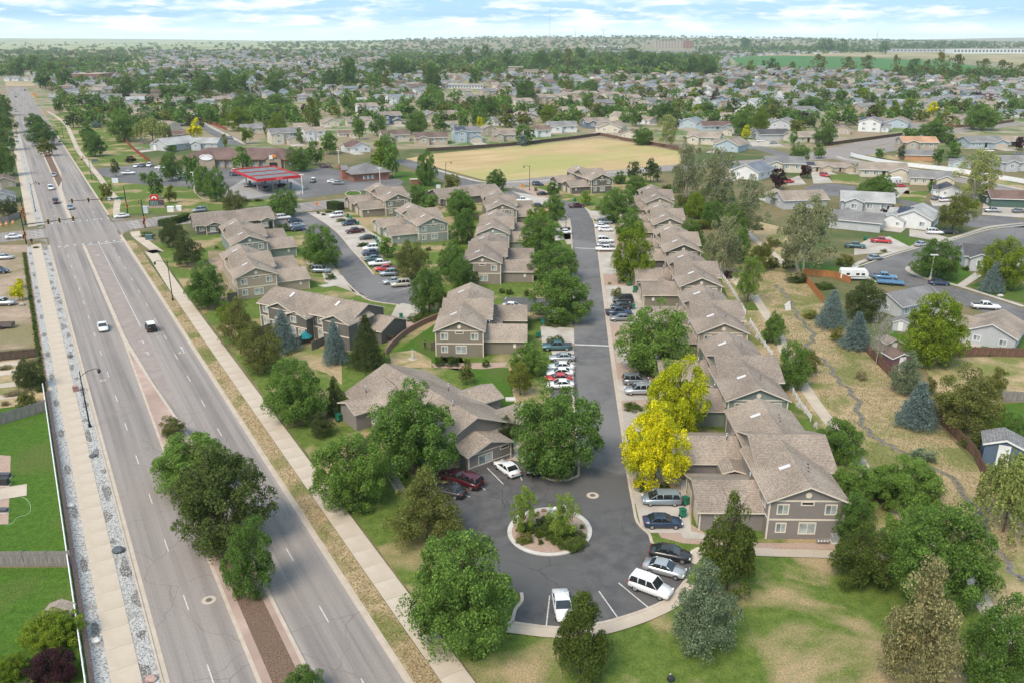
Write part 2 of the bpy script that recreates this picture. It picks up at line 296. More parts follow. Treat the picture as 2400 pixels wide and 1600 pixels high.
# ================================================================== ground
def hgt(x, y):
    d = max(0.0, y-3800)
    return min(d*.018, 62)*(.55+.45*math.sin(x*.00075+.9))*(0.7 if x < -900 else 1.0)
mb = MB(); ys = [-60, 0, 60, 120, 200, 300, 450, 650, 900, 1200, 1500, 1800, 2100, 2500, 3000, 3500, 4200, 5000, 6500, 9000, 14000]
xs = [i*.14 for i in range(-8, 9)]; nxs = len(xs)
for y in ys:
    for k in xs:
        x = k*(max(y, 0)+250); mb.v.append((x, y, hgt(x, y)))
for i in range(len(ys)-1):
    for j in range(nxs-1): mb.f.append((i*nxs+j, i*nxs+j+1, (i+1)*nxs+j+1, (i+1)*nxs+j)); mb.m.append((2 if ys[i] >= 4200 and xs[j]*ys[i] < -1100 else 1) if ys[i] >= 450 else 0)
gr = structure(build(mb, 'ground', [M['ground'], M['town'], mnoise('far_fields', (.16, .21, .09), (.38, .36, .2), .002, 2, .95)]))
# ---- main road, in metres along (u) and across (v) the avenue
def strip(name, v0, v1, u0, u1, z, m): return sheet(name, [uv(u0, v0), uv(u0, v1), uv(u1, v1), uv(u1, v0)], z, m)
mainroad = strip('main_road', 3.7, 22.4, 10, 1500, .03, M['road'])
strip('gutter', 22.4, 23.0, 10, 272, .045, M['kerb']); strip('gutter', 3.1, 3.7, 10, 268, .045, M['kerb'])
strip('gutter', 22.6, 23.2, 306, 640, .045, M['kerb']); strip('gutter', 3.1, 3.7, 300, 640, .045, M['kerb'])
for (a, b, c) in ((10, 268, 3.1), (300, 1400, 3.1), (10, 272, 23.0), (306, 1400, 23.2)):
    mb = MB(); kerbmb(mb, [uv(a, c), uv(b, c)], .2, .14); structure(build(mb, 'kerb', M['kerb']))
strip('verge', 23.1, 25.3, 10, 262, .05, M['drymix']); strip('verge', 23.3, 27, 300, 640, .05, M['lawnmix'])
strip('gravel_bed', -2.75, -2.25, 10, 268, .06, M['redrock']); gbL = strip('gravel_bed', -2.25, -1.0, 10, 268, .065, M['whiterock']); gbR = strip('gravel_bed', 1.5, 3.0, 10, 262, .065, M['whiterock'])
strip('gravel_bed', 1.5, 3.0, 300, 600, .065, M['whiterock'])
# dark cobble swirls in the pale gravel
mb = MB()
for i in range(34):
    u = 45+i*6.4; s_ = 1.0+.6*math.sin(i*2.1); v = 2.25+.5*math.sin(i*1.3)
    mb.v  # keep
    pts = []
    for k in range(12):
        a = 2*math.pi*k/12; rr = 1+.25*math.sin(3*a+i); pts.append(uv(u+1.5*s_*rr*math.cos(a), v+.36*rr*math.sin(a)*(1+.3*s_)))
    mb.prism([(p.x, p.y) for p in pts], .03, .09)
    if i % 2:
        pts = [uv(u+3+1.6*math.cos(2*math.pi*k/12), -1.55+.38*math.sin(2*math.pi*k/12)) for k in range(12)]; mb.prism([(p.x, p.y) for p in pts], .03, .09)
o = build(mb, 'dark_cobbles', mnoise('dark_cobbles', (.07, .065, .06), (.26, .24, .225), 6, 4, .9, lo=.4, hi=.6)); o['kind'] = 'stuff'; tag(o, 'patches of dark grey cobbles set in the pale gravel strips', 'cobbles')
# loose pale stones
mb = MB()
for i in range(9000):
    u = 40+230*random.random()**1.6; v = random.choice((random.uniform(-2.25, -1.05), random.uniform(1.55, 2.95), random.uniform(1.55, 2.95)))
    p = uv(u, v); s_ = random.uniform(.06, .13); n = len(mb.v)
    for k in range(4): a = random.random()+k*math.pi/2; mb.v.append((p.x+s_*math.cos(a), p.y+s_*math.sin(a), .06))
    mb.v.append((p.x, p.y, .06+s_*.9))
    for k in range(4): mb.f.append((n+k, n+(k+1) % 4, n+4)); mb.m.append(random.choice((0, 0, 1)))
o = build(mb, 'loose_stones', [plain((.46, .45, .43), .85), plain((.22, .235, .22), .85)]); o['kind'] = 'stuff'; tag(o, 'loose pale stones covering the strips beside the left sidewalk', 'stones')
# sidewalks of slabs
def slabwalk(name, u0, u1, v0, v1, step, vf=lambda u: 0, z=.12):
    root = structure(empty(name, (0, 0, 0))); mb = MB(); mb.box(v0, v1, 0, step-.03, -.05, 0); me = mb.mesh('slab', M['conc'])
    n = 0; u = u0; ang = math.atan2(V.y, V.x)
    while u < u1:
        p = uv(u, vf(u)); o = link('slab', me, root, (p.x, p.y, z+random.uniform(-.006, .006)), ang+math.atan((vf(u+step)-vf(u))/step)*0); n += 1; u += step
    return root
bend = lambda u: 0 if u < 170 else (u-170)**2*.00016
slabwalk('left_sidewalk', 30, 268, -1.0, 1.5, 3.3); slabwalk('right_sidewalk', 30, 236, 25.35, 28.0, 3.3, bend)
strip('sidewalk', -1.0, 1.5, 298, 640, .1, M['conc'])
band('sidewalk', smoothpl(PP('S', 580, 1385, 570, 1290, 580, 1200, 590, 1110, 510, 1010, 430, 930, 360, 830, 280, 700, 130, 520, 30, 380)+PP('A', 540, 1040, 490, 930, 455, 860, 380, 800, 330, 770)), -1.1, 1.1, .09, M['conc'])
band('sidewalk', smoothpl([uv(236, 27.3), uv(246, 27.4)]+PP('R', 2180, 1250, 2020, 1130, 1890, 1030, 1850, 960)), -1.3, 1.5, .11, M['conc'])
# intersection and cross street
csmid = smoothpl([uv(286, -90), uv(286, 0), uv(286, 60), uv(286.5, 120), uv(292, 170), uv(292.5, 262), uv(284, 320), uv(284, 380), uv(300, 440), uv(330, 490), uv(372, 540)], 6)
band('cross_street', csmid, -7.2, 7.2, .038, M['road'])
for c0, c1, c2 in ((uv(277, -2), uv(268, 3.2), uv(277, 3.2)), (uv(278.9, 32), uv(268, 23), uv(278.9, 23)), (uv(295, 32), uv(306, 23), uv(295, 23)), (uv(295, -2), uv(300, 3.2), uv(295, 3.2))):
    pts = [c2]+[c0.lerp(c2, t).lerp(c2.lerp(c1, t), t) for t in [i/8 for i in range(9)]]; sheet('corner_pavement', pts, .042, M['road'])
mb = MB(); kerbmb(mb, [uv(293.4, 35), uv(293.5, 85), uv(293.9, 120)], .3, .14); kerbmb(mb, [uv(278.6, 35), uv(278.6, 84)], .3, .14); structure(build(mb, 'kerb', M['kerbw']))
# lane markings: children of the road
mbd = MB(); mbd.box(-.06, .06, 0, 3.0, 0, .004); dash = mbd.mesh('lane_dash', M['paint']); ANG = math.atan2(V.y, V.x)
def dashes(v, u0, u1, step, vf=lambda u: 0):
    u = u0
    while u < u1: p = uv(u, v+vf(u)); link('lane_dash', dash, mainroad, (p.x, p.y, .034), ANG); u += step
dashes(7.15, 42, 262, 12.2); dashes(19.1, 45, 262, 12.2); dashes(19.2, 300, 700, 12.2); dashes(7.2, 300, 700, 12.2)
def line(name, a, b, w=.12, z=.036, parent=mainroad):
    mb = MB(); d = (b-a).normalized(); r = Vector((d.y, -d.x, 0))*w/2; mb.poly([(a.x-r.x, a.y-r.y, z), (a.x+r.x, a.y+r.y, z), (b.x+r.x, b.y+r.y, z), (b.x-r.x, b.y-r.y, z)][::-1]); return build(mb, name, M['paint'], parent)
line('turn_lane_line', uv(178, 15.8), uv(262, 15.9), .15, .045); line('turn_lane_line', uv(306, 11.0), uv(372, 11.0), .15, .045)
for i in range(9): p = uv(263.5, 5.5+i*2.05); mb = MB(); mb.box(0, .55, 0, 1.3, 0, .004); build(mb, 'crosswalk_bar', M['paint'], mainroad, (p.x, p.y, .046), ANG)
for i in range(9): p = uv(299.5, 5.5+i*2.05); mb = MB(); mb.box(0, .55, 0, 1.3, 0, .004); build(mb, 'crosswalk_bar', M['paint'], mainroad, (p.x, p.y, .046), ANG)
for i in range(5): line('crosswalk_bar', uv(280.4+i*2.4, -.5), uv(280.4+i*2.4, 2.8), .45, .05); line('crosswalk_bar', uv(280.4+i*2.4, 26.5), uv(280.4+i*2.4, 29.8), .45, .05)
line('stop_line', uv(262, 12.8), uv(262, 22.2), .5, .045); line('stop_line', uv(304, 4), uv(304, 11), .5, .045)
def arrow(u, v, turn):
    mb = MB(); mb.box(-.09, .09, -1.3, .6, 0, .004); mb.poly([(-.4, .5, .004), (.4, .5, .004), (0, 1.4, .004)]) if not turn else mb.poly([(-.1, .3, .004), (-.1, .75, .004), (-.9, .55, .004)])
    p = uv(u, v); build(mb, 'lane_arrow', M['paint'], mainroad, (p.x, p.y, .046), ANG)
arrow(161, 14.8, 1); arrow(160, 20.8, 0); arrow(248, 14.3, 1); arrow(168, 14.9, 1)
# manholes
def manhole(p, label, r=.75):
    t = empty('manhole', (p.x, p.y, .04)); mb = MB(); mb.tube((0, 0, 0), (0, 0, .015), r, r, 24); build(mb, 'collar', M['conc'], t); mb = MB(); mb.tube((0, 0, .015), (0, 0, .03), r*.45, r*.45, 20); build(mb, 'cover', plain((.12, .10, .09), .7), t); tag(t, label, 'manhole')
manhole(P('G', 1440, 993), 'round manhole with concrete collar in the left lanes near the median tree'); manhole(P('H', 1732, 272), 'pale manhole cover where the complex street meets the turning circle', .8)
manhole(P('D', 710, 1048), 'small manhole cover in the left lanes beside the lamp post', .5); manhole(P('D', 1250, 858), 'dark manhole cover in the right-hand lanes beyond the jeep', .6)
# median
def poly_prism(name, pts, z0, z1, m): mb = MB(); mb.prism(tri(pts), z0, z1); return structure(build(mb, name, m))
poly_prism('median', [uv(10, 10.55), uv(120, 10.7), uv(169, 11.55), uv(261, 11.55), uv(263, 11.95), uv(261, 12.4), uv(172, 12.3), uv(145, 13.4), uv(118, 15.1), uv(10, 15.5)], 0, .15, M['kerb'])
poly_prism('median_paving', [uv(10, 10.95), uv(120, 11.05), uv(165, 11.8), uv(145, 13.0), uv(118, 14.7), uv(10, 15.1)], .15, .156, M['pink'])
poly_prism('mulch_bed', [uv(10, 11.75), uv(124, 11.9), uv(126.5, 12.5), uv(113, 14.2), uv(10, 14.3)], .15, .165, M['mulch'])
poly_prism('turn_lane', [uv(125, 15.3), uv(150, 13.4), uv(175, 12.5), uv(261, 12.5), uv(261, 15.6), uv(160, 15.7)], .031, .040, mnoise('warm_asphalt', (.25, .205, .185), (.30, .255, .23), .5, 5, .9))
poly_prism('median', [uv(306, 10.8), uv(372, 11.4), uv(500, 11.2), uv(500, 15.4), uv(415, 15.3), uv(372, 13), uv(306, 11.9)], 0, .15, M['kerb'])
poly_prism('mulch_bed', [uv(375, 12), uv(498, 11.8), uv(498, 14.6), uv(395, 14.4)], .15, .165, M['mulch'])
# left side yards
sheet('back_lawn', PP('G', -500, 1560, 610, 1560, 500, 770, -500, 770), .03, M['lawn'])
sheet('back_lawn', PP('D', 0, 1240, 320, 1200, 360, 1400)+PP('G', 380, 0, 490, 665, -600, 665)+PP('D', -300, 1300), .03, M['lawn'])
sheet('patio', PP('G', -200, 480, 58, 470, 75, 0, -200, -20), .05, M['rockbed']); sheet('patio', PP('G', 0, 305, 185, 275, 187, 195, 60, 215, 0, 230), .1, M['conc'])
sheet('dirt_yard', PP('D', -400, 870, 250, 820, 190, 120, -200, 120), .03, M['dirt']); sheet('dirt_yard', PP('D', -300, 930, 280, 885, 310, 1190, 0, 1290, -300, 1300), .025, M['drymix'])
for i, yy in enumerate((925, 985, 1070, 1150)):
    sheet('garden_path', PP('D', -150, yy+20, 130, yy-15, 150, yy+15, -150, yy+50), .05, M['conc'])
# ---- the complex
sheet('complex_lawn', [uv(255, 29), P('B', 300, 1420), P('B', 1100, 1300), P('B', 2100, 1150)]+PP('F', 250, 300, 430, 600, 620, 900, 880, 1330)+PP('I', 1450, 660, 2100, 1100, 2900, 1800)+[Vector((40, 30, 0)), uv(20, 28.1)], .012, M['lawnmix'])
sheet('courtyard_lawn', PP('E', 330, 880, 660, 650, 700, 960, 1150, 960, 1200, 1250, 1100, 1500, 900, 1450, 930, 1150, 900, 1000, 620, 940), .02, M['lawn'])
sheet('dry_patch', PP('E', 330, 860, 500, 840, 620, 900, 620, 960, 350, 960), .03, M['drymix'])
sheet('dry_slope', PP('D', 1430, 160, 1550, 160, 1600, 400, 1480, 560, 1440, 300), .03, M['dirt']); sheet('dry_slope', PP('D', 1960, 780, 2300, 850, 2352, 950, 2352, 1080, 2250, 1000, 1900, 880), .03, M['drymix'])
street_r = PP('H', 1975, 140)+PP('E', 1928, 1380, 1845, 800, 1745, 0)+PP('B', 1720, 1500, 1690, 1440, 1600, 1395, 1480, 1370, 1300, 1330, 1180, 1290)
street_l = PP('B', 1110, 1340, 1330, 1390, 1480, 1440, 1545, 1490)+PP('E', 1580, 0, 1600, 600, 1604, 950, 1590, 1110)+PP('H', 1640, 0, 1637, 60)
sheet('complex_street', street_r+street_l, .03, M['street'])
lot = PP('H', 1637, 60, 1600, 150, 1500, 172, 1400, 150, 1370, 100, 1360, 5, 1250, 8, 1060, 45, 860, 95, 740, 160, 700, 260, 760, 420, 850, 700, 1000, 880, 1240, 945, 1245, 1000, 1200, 1060, 1176, 1145, 1480, 1180, 1750, 1155, 1920, 1115, 2110, 1050, 2275, 965, 2380, 850, 2430, 760, 2410, 690, 2250, 640, 2150, 622, 2120, 540, 2040, 460, 2010, 330, 1985, 200, 1975, 140)
sheet('turning_circle', lot, .034, M['lot'])
band('sidewalk', smoothpl(PP('H', 1145, 1185, 1480, 1222, 1750, 1205, 1910, 1170, 2110, 1100, 2290, 1010, 2410, 890)), -.85, .75, .12, M['conc'])
band('sidewalk', smoothpl(PP('H', 2400, 735)+PP('I', 130, 655, 320, 655, 560, 665, 1050, 680, 1500, 700)), -.8, .8, .1, M['conc'])
band('sidewalk', smoothpl(PP('Q', 2260, 1215, 2100, 1180, 1900, 1180, 1700, 1220, 1500, 1270, 1380, 1320)), -.9, .8, .12, M['conc2']); band('sidewalk', smoothpl(PP('Q', 2190, 1180, 2180, 1080, 2150, 1000)), -.6, .6, .1, M['conc2'])
band('sidewalk', smoothpl(PP('Q', 900, 1566, 800, 1400, 760, 1250)), -.7, .7, .1, M['conc2'])
mb = MB()
for pl in (PP('H', 1145, 1150, 1176, 1145, 1200, 1060, 1245, 1000, 1240, 945), PP('H', 1176, 1150, 1480, 1186, 1750, 1161, 1920, 1120, 2110, 1056, 2275, 972, 2380, 850), PP('H', 1360, 5, 1370, 100, 1400, 150, 1500, 172, 1600, 150, 1637, 60)+PP('E', 1590, 1110, 1604, 950), PP('H', 2250, 630, 2150, 612, 2120, 540, 2040, 460, 2010, 330, 1975, 140)+PP('E', 1928, 1380, 1845, 800, 1745, 0)+PP('B', 1720, 1500, 1690, 1440, 1600, 1395), PP('E', 1600, 600, 1580, 0)+PP('B', 1545, 1490, 1480, 1440), PP('H', 1250, 8, 1060, 45, 860, 95, 740, 160)):
    kerbmb(mb, smoothpl(pl, 3), .35, .15)
structure(build(mb, 'kerb', M['kerb']))
band('gutter', smoothpl(PP('H', 2010, 330, 1975, 140)+PP('E', 1928, 1380, 1845, 800, 1745, 0)), .1, .6, .045, M['kerb'])
# speed humps painted white
for a, b in ((('E', 1605, 803), ('E', 1843, 812)), (('E', 1608, 140), ('E', 1752, 146))):
    line('speed_stripe', P(*a), P(*b), .55, .045)
# beds and driveways right of the street
def quad(name, m, z, t, *xy): return sheet(name, PP(t, *xy), z, m)
quad('rock_bed', M['rockbed'], .03, 'E', 1750, 0, 1860, 820, 1930, 1400, 2340, 1400, 2340, 900, 2080, 800, 2020, 300, 1900, 0)
quad('rock_bed', M['rockbed'], .03, 'I', -385, 150, -200, 150, 60, 160, 60, 470, 200, 560, 550, 600, 1050, 600, 1050, 640, 560, 635, 130, 610, 0, 600, -150, 560)
for q in (('E', 1775, 170, 1800, 320, 2050, 320, 2100, 170), ('E', 1815, 400, 1850, 660, 2110, 690, 2100, 400), ('E', 1880, 820, 1900, 930, 2200, 930, 2200, 820), ('E', 1900, 1040, 1925, 1190, 2150, 1180, 2100, 1040), ('E', 1930, 1250, 1950, 1400, 2100, 1400, 2090, 1250), ('H', 1975, 80, 1990, 150, 2330, 200, 2330, 60), ('H', 2000, 215, 2060, 470, 2130, 530, 2352, 530, 2352, 235)):
    quad('driveway', M['conc2'], .055, *q)
quad('driveway', M['conc2'], .059, 'I', 0, 60, 20, 60, 60, 540, 0, 560, -30, 500); quad('driveway', M['conc2'], .063, 'I', 30, 480, 60, 520, 190, 545, 190, 575, 0, 570)
quad('driveway', M['conc2'], .055, 'L', 560, 640, 640, 680, 860, 690, 860, 790, 690, 780, 650, 760); quad('driveway', M['conc2'], .055, 'L', 670, 800, 700, 1060, 900, 1060, 900, 800)
for q in (('E', 1370, 680, 1600, 690, 1603, 800, 1380, 790), ('E', 1440, 830, 1600, 830, 1604, 935, 1470, 935), ('E', 1460, 0, 1575, 0, 1580, 80, 1470, 90), ('L', 260, 750, 405, 760, 415, 1050, 370, 1050, 300, 900)):
    quad('driveway', M['conc2'], .056, *q)
quad('parking_bay', M['lot'], .035, 'E', 1410, 935, 1604, 940, 1640, 1200, 1450, 1200); quad('parking_bay', M['lot'], .036, 'E', 1115, 478, 1300, 482, 1450, 490, 1605, 560, 1605, 610, 1480, 600, 1100, 560)
quad('rock_bed', M['rockbed'], .04, 'E', 1370, 600, 1580, 600, 1598, 680, 1380, 675); quad('rock_bed', M['rockbed'], .04, 'E', 620, 932, 1140, 925, 1125, 955, 980, 970, 640, 962)
quad('rock_bed', M['rockbed'], .04, 'E', 290, 700, 430, 620, 600, 620, 640, 600, 420, 740, 330, 800)
quad('rock_bed', M['rockbed'], .05, 'H', 1372, 5, 1380, 100, 1410, 140, 1500, 160, 1590, 140, 1625, 60, 1625, 0)
# left loop drive
lp_r = PP('N', 1510, 465, 1700, 580, 1850, 700, 2000, 880, 2075, 960)+PP('M', 240, 1010, 360, 1150, 640, 1190, 800, 1200, 900, 1300, 850, 1400, 820, 1480)
lp_l = PP('M', 640, 1485, 330, 1440, 200, 1370, 80, 1260, 0, 1160)+PP('N', 1810, 1010, 1700, 900, 1500, 700, 1400, 650, 1150, 640, 1150, 490, 1330, 490)
sheet('loop_drive', lp_r+lp_l, .03, M['street'])
quad('driveway', M['conc2'], .05, 'N', 1510, 465, 1700, 580, 1850, 700, 2000, 880, 2075, 960, 2340, 960, 2340, 860, 2200, 700, 1850, 460); quad('driveway', M['conc2'], .05, 'N', 1620, 1270, 1850, 1230, 1990, 1330, 2180, 1400, 2060, 1380, 1900, 1260, 1700, 1290)
quad('driveway', M['conc2'], .051, 'N', 1480, 1020, 1780, 1020, 1920, 1220, 2010, 1340, 1700, 1230, 1660, 1100); quad('driveway', M['conc2'], .05, 'E', 380, 535, 420, 520, 570, 545, 480, 640, 330, 700, 280, 720)
quad('driveway', M['conc2'], .045, 'M', 0, 600, 200, 600, 460, 760, 460, 900, 220, 960, 60, 760)
mb = MB(); kerbmb(mb, smoothpl(lp_r[:7], 3), .35, .15); kerbmb(mb, smoothpl(lp_l[:5], 3), .35, .15); structure(build(mb, 'kerb', M['kerb']))
# driveway / bed at top gate
quad('rock_bed', M['rockbed'], .035, 'M', 1960, 200, 2100, 180, 2352, 250, 2352, 330, 2180, 300)
quad('driveway', M['conc2'], .045, 'M', 1880, 230, 2352, 320, 2352, 400, 2200, 400)
# parking lines
for t, a, b, c, d in (('H', 1005, 82, 1117, 195), ('H', 1195, 60, 1245, 168), ('H', 955, 203, 992, 235), ('H', 822, 256, 886, 282), ('H', 1436, 962, 1412, 1170), ('H', 1775, 932, 1914, 1127), ('H', 1910, 874, 2118, 1046), ('E', 1450, 1050, 1600, 1055), ('M', 400, 1240, 520, 1240), ('M', 580, 1335, 760, 1290), ('E', 1125, 495, 1135, 478), ('N', 2200, 1500, 2200, 1501)):
    if t != 'N': line('parking_line', P(t, a, b), P(t, c, d), .14, .045)
# centre island
def ring(cx, cy, rx, ry, n=40): return [P('H', cx+rx*math.cos(2*math.pi*i/n), cy+ry*math.sin(2*math.pi*i/n)) for i in range(n)]
ic = ring(1436, 525, 292, 166); poly_prism('round_island', ic, 0, .16, M['kerbw']); poly_prism('rock_bed', ring(1436, 527, 262, 146), .16, .17, M['rockbed'])
quad('path', M['conc2'], .175, 'H', 1290, 376, 1420, 362, 1425, 380, 1290, 392)
# creek corridor right of the complex
sheet('dry_corridor', PP('F', 250, 300, 450, 900, 900, 1330)+PP('I', 1400, 650, 2000, 900, 2352, 1500)+PP('I', 2900, 1400, 2200, 230, 1960, 0)+PP('F', 1700, 1290, 1250, 840, 970, 520, 820, 330, 700, 0)+PP('C', 1900-1700+200, 1500, 300, 1500), .015, M['drymix'])
band('path', smoothpl(PP('F', 420, 0, 520, 100, 640, 190, 690, 250)), -.9, .9, .04, M['conc']); CPATH = smoothpl(PP('F', 345, 340, 395, 400, 475, 450, 550, 560, 660, 740, 700, 850, 830, 1080, 985, 1300, 1150, 1500)+PP('I', 1400, 300, 1800, 640, 2000, 900), 10)
band('path', smoothpl(PP('F', 345, 340, 395, 400, 475, 450, 550, 560, 660, 740, 700, 850, 830, 1080, 985, 1300, 1150, 1500)+PP('I', 1400, 300, 1800, 640, 2000, 900, 2060, 1000, 2352, 1400)), -1.0, 1.0, .04, M['conc'])
creek = smoothpl(PP('F', 630, 390, 690, 440, 740, 510, 800, 620, 900, 740, 860, 830, 1000, 940, 1070, 1040, 1190, 1170, 1230, 1340, 1350, 1460, 1500, 1530)+PP('I', 1900, 200, 2200, 700, 2352, 860), 6)
creek = [Vector((p.x+.5*math.sin(i*1.7), p.y, 0)) for i, p in enumerate(creek)]; band('creek_bed', creek, -.5, .5, .03, mnoise('creek_mud_bank', (.17, .145, .09), (.27, .22, .14), 1.5, 4, .9)); band('creek', creek, -.3, .3, .036, M['creek'])
sheet('pale_rocks', PP('F', 700, 530, 740, 500, 745, 570, 710, 575), .05, M['kerbw']); sheet('grass_patch', PP('F', 420, 520, 500, 520, 540, 570, 430, 570), .03, M['lawn'])
sheet('back_lawn', PP('F', 1420, 700, 1560, 760, 1650, 900, 1430, 800), .03, M['lawn']); sheet('back_lawn', PP('F', 1990, 1220, 2349, 1200, 2349, 1568, 2100, 1480), .03, M['lawn'])
sheet('bare_yard', PP('F', 1640, 900, 2349, 880, 2349, 1140, 1750, 1130), .03, M['drymix']); sheet('back_lawn', PP('F', 2000, 830, 2349, 740, 2349, 850, 2100, 835), .03, M['lawn'])
sheet('side_lawn', PP('F', 800, 230, 1240, 300, 1130, 320, 820, 330), .03, M['lawn']); 
# right residential loop
rs = PP('F', 1250, 260, 1240, 290, 1330, 360, 1640, 430, 1950, 540, 2060, 580, 2349, 660, 2349, 560, 2100, 480, 1870, 410, 1700, 365, 1560, 320, 1540, 290, 1600, 265, 1700, 235, 2349, 130, 2349, -10, 2100, 20, 1870, 90, 1640, 140, 1430, 200)
sheet('residential_street', rs, .03, M['street'])
mb = MB(); kerbmb(mb, smoothpl(PP('F', 2349, -15, 2100, 15, 1870, 85, 1640, 135, 1430, 195, 1250, 255, 1190, 290, 1330, 375), 3), .3, .14); structure(build(mb, 'kerb', M['kerbw']))
band('sidewalk', smoothpl(PP('F', 2349, -30, 2100, 0, 1870, 70, 1640, 120, 1430, 178, 1220, 240, 1190, 290, 1300, 360)), -.7, .7, .1, M['conc2']); band('sidewalk', smoothpl(PP('F', 2349, 545, 2100, 465, 1870, 395, 1650, 345, 1560, 300, 1560, 275, 1640, 250)), -.7, .7, .1, M['conc2'])
sheet('front_lawn', PP('F', 1620, 290, 1700, 250, 1920, 240, 1990, 330, 1880, 400, 1700, 360), .035, M['lawn']); sheet('front_lawn', PP('F', 1960, 400, 2100, 360, 2349, 400, 2349, 520, 2100, 460), .035, M['lawn'])
quad('driveway', M['conc2'], .05, 'F', 1440, 60, 1640, 135, 1500, 160, 1180, 190, 1180, 130, 1280, 80); quad('driveway', M['conc2'], .05, 'F', 1560, 10, 1700, 30, 1870, 85, 1800, 100, 1560, 60); quad('path', M['conc2'], .05, 'F', 2010, 310, 2060, 330, 1930, 415, 1880, 400)
quad('front_lawn', M['lawn'], .052, 'F', 1420, 60, 1500, 50, 1640, 90, 1560, 130); quad('driveway', M['conc2'], .05, 'F', 2250, 660, 2349, 640, 2349, 740, 2250, 740)
# avenue in front of the field, streets beyond
band('field_street', smoothpl([P('B', 400, 1105), P('B', 620, 1180), P('B', 850, 1260), P('B', 980, 1300)]), -5, 5, .032, M['street'])
sheet('field', [P('B', 440, 1095), P('B', 640, 1060), P('B', 850, 1040), P('B', 1200, 1010), P('B', 1450, 985), P('B', 1780, 955), P('B', 2000, 985), P('B', 2320, 1045), P('B', 2349, 1130), P('B', 1500, 1225), P('B', 1300, 1245), P('B', 1000, 1245), P('B', 700, 1165)], .02, M['field'])
band('sidewalk', smoothpl([P('B', 660, 1172), P('B', 820, 1218), P('B', 1000, 1256), P('B', 1300, 1250), P('B', 1500, 1235), P('B', 1800, 1195), P('B', 2200, 1148)]), -1, 1, .06, M['conc2'])
sheet('dry_verge', PP('C', 1130, 1075, 1200, 1060, 1500, 1110, 1900, 1195, 2349, 1310, 2349, 1280, 1900, 1160, 1480, 1080, 1180, 1050), .03, M['drymix'])
band('collector_street', smoothpl(PP('C', 380, 1140, 700, 1110, 1000, 1060, 1200, 1010, 1480, 960, 1900, 900, 2349, 850)), -8, 6, .034, M['road']); band('collector_street', smoothpl(PP('C', 980, 1060, 1150, 1105, 1500, 1180, 1900, 1240, 2349, 1330)), -5, 5, .036, M['road'])
band('sidewalk', smoothpl(PP('C', 1065, 1075, 1130, 1100, 1500, 1155, 1900, 1215, 2349, 1310)), -1.2, 1.2, .07, M['conc2'])
sheet('cul_de_sac', PP('C', 840, 1290, 920, 1272, 1050, 1268, 1180, 1285, 1200, 1310, 1120, 1345, 960, 1360, 850, 1330), .03, M['street']); sheet('cul_de_sac', PP('C', 1440, 1380, 1500, 1370, 1750, 1420, 2060, 1490, 2200, 1480, 2349, 1520, 2349, 1568, 2000, 1568, 1700, 1480), .03, M['street'])
for q in (('C', 1010, 1205, 1240, 1200, 1230, 1275, 1040, 1262), ('C', 1470, 1310, 1700, 1320, 1650, 1400, 1480, 1370), ('C', 1500, 1290, 1560, 1290, 1560, 1340, 1500, 1330)): quad('front_lawn', M['lawnmix'], .035, *q)
for q in (('C', 880, 1180, 960, 1180, 1040, 1262, 900, 1265), ('C', 1410, 1290, 1560, 1290, 1480, 1365, 1440, 1365), ('C', 720, 1240, 800, 1210, 850, 1270, 720, 1280), ('C', 2070, 1400, 2349, 1400, 2349, 1500, 2060, 1480), ('C', 440, 960, 640, 980, 700, 1010, 480, 1010), ('C', 1700, 1380, 1850, 1370, 1830, 1420, 1720, 1420)): quad('driveway', M['conc2'], .04, *q)
band('side_street', smoothpl(PP('C', 430, 1000, 560, 1030, 720, 1075)), -4.5, 4.5, .033, M['street'])
# commercial corner
sheet('corner_lawn', PP('A', 800, 1480, 870, 1480, 1500, 1450, 2100, 1380, 2050, 1362, 1840, 1372, 1700, 1388, 1540, 1390, 1400, 1375, 1335, 1330, 1330, 1290, 1080, 1282, 860, 1262, 740, 1220, 640, 1232, 700, 1350), .044, M['lawnmix'])
sheet('parking_lot', PP('A', 620, 1180, 700, 1160, 920, 1140, 1240, 1150, 2060, 1180, 2230, 1150, 2349, 1180)+PP('B', 30, 1240, 440, 1230, 400, 1290, 0, 1330)+PP('A', 2090, 1370, 1840, 1370, 1540, 1380, 1380, 1330, 1330, 1290, 1080, 1280, 860, 1260, 740, 1220, 640, 1200), .028, M['street'])
sheet('fuel_apron', PP('A', 1560, 1310, 1700, 1220, 2000, 1230, 2100, 1290, 2060, 1340, 1840, 1350, 1640, 1380, 1540, 1370), .04, mnoise('apron', (.26, .25, .24), (.33, .315, .30), .3, 5, .9))
sheet('park_lawn', PP('A', 350, 820, 600, 1165, 640, 1150, 920, 1140, 1030, 1115, 840, 960, 640, 800, 500, 760, 370, 790), .025, M['lawnmix'])
sheet('corner_lawn', [P('B', 380, 1180), P('B', 480, 1185), P('B', 700, 1265), P('B', 700, 1290), P('B', 560, 1310), P('B', 480, 1260), P('B', 340, 1220)], .04, M['lawn'])
sheet('grass_island', PP('T', 1855, 560, 1900, 540, 1990, 545, 2010, 570, 1940, 580, 1870, 575), .08, M['lawn']); mb = MB(); kerbmb(mb, smoothpl(PP('T', 1850, 562, 1900, 535, 1990, 540, 2015, 570, 1940, 585, 1865, 580, 1850, 562), 3), .3, .14); kerbmb(mb, smoothpl(PP('A', 1330, 1290, 1345, 1330, 1400, 1370, 1540, 1385), 3), .3, .14); structure(build(mb, 'kerb', M['kerb']))
band('side_street', smoothpl([P('A', 1150, 740), P('A', 1250, 790), P('A', 1400, 870), P('A', 1520, 930), P('A', 1660, 1000)]), -5, 5, .03, M['street'])
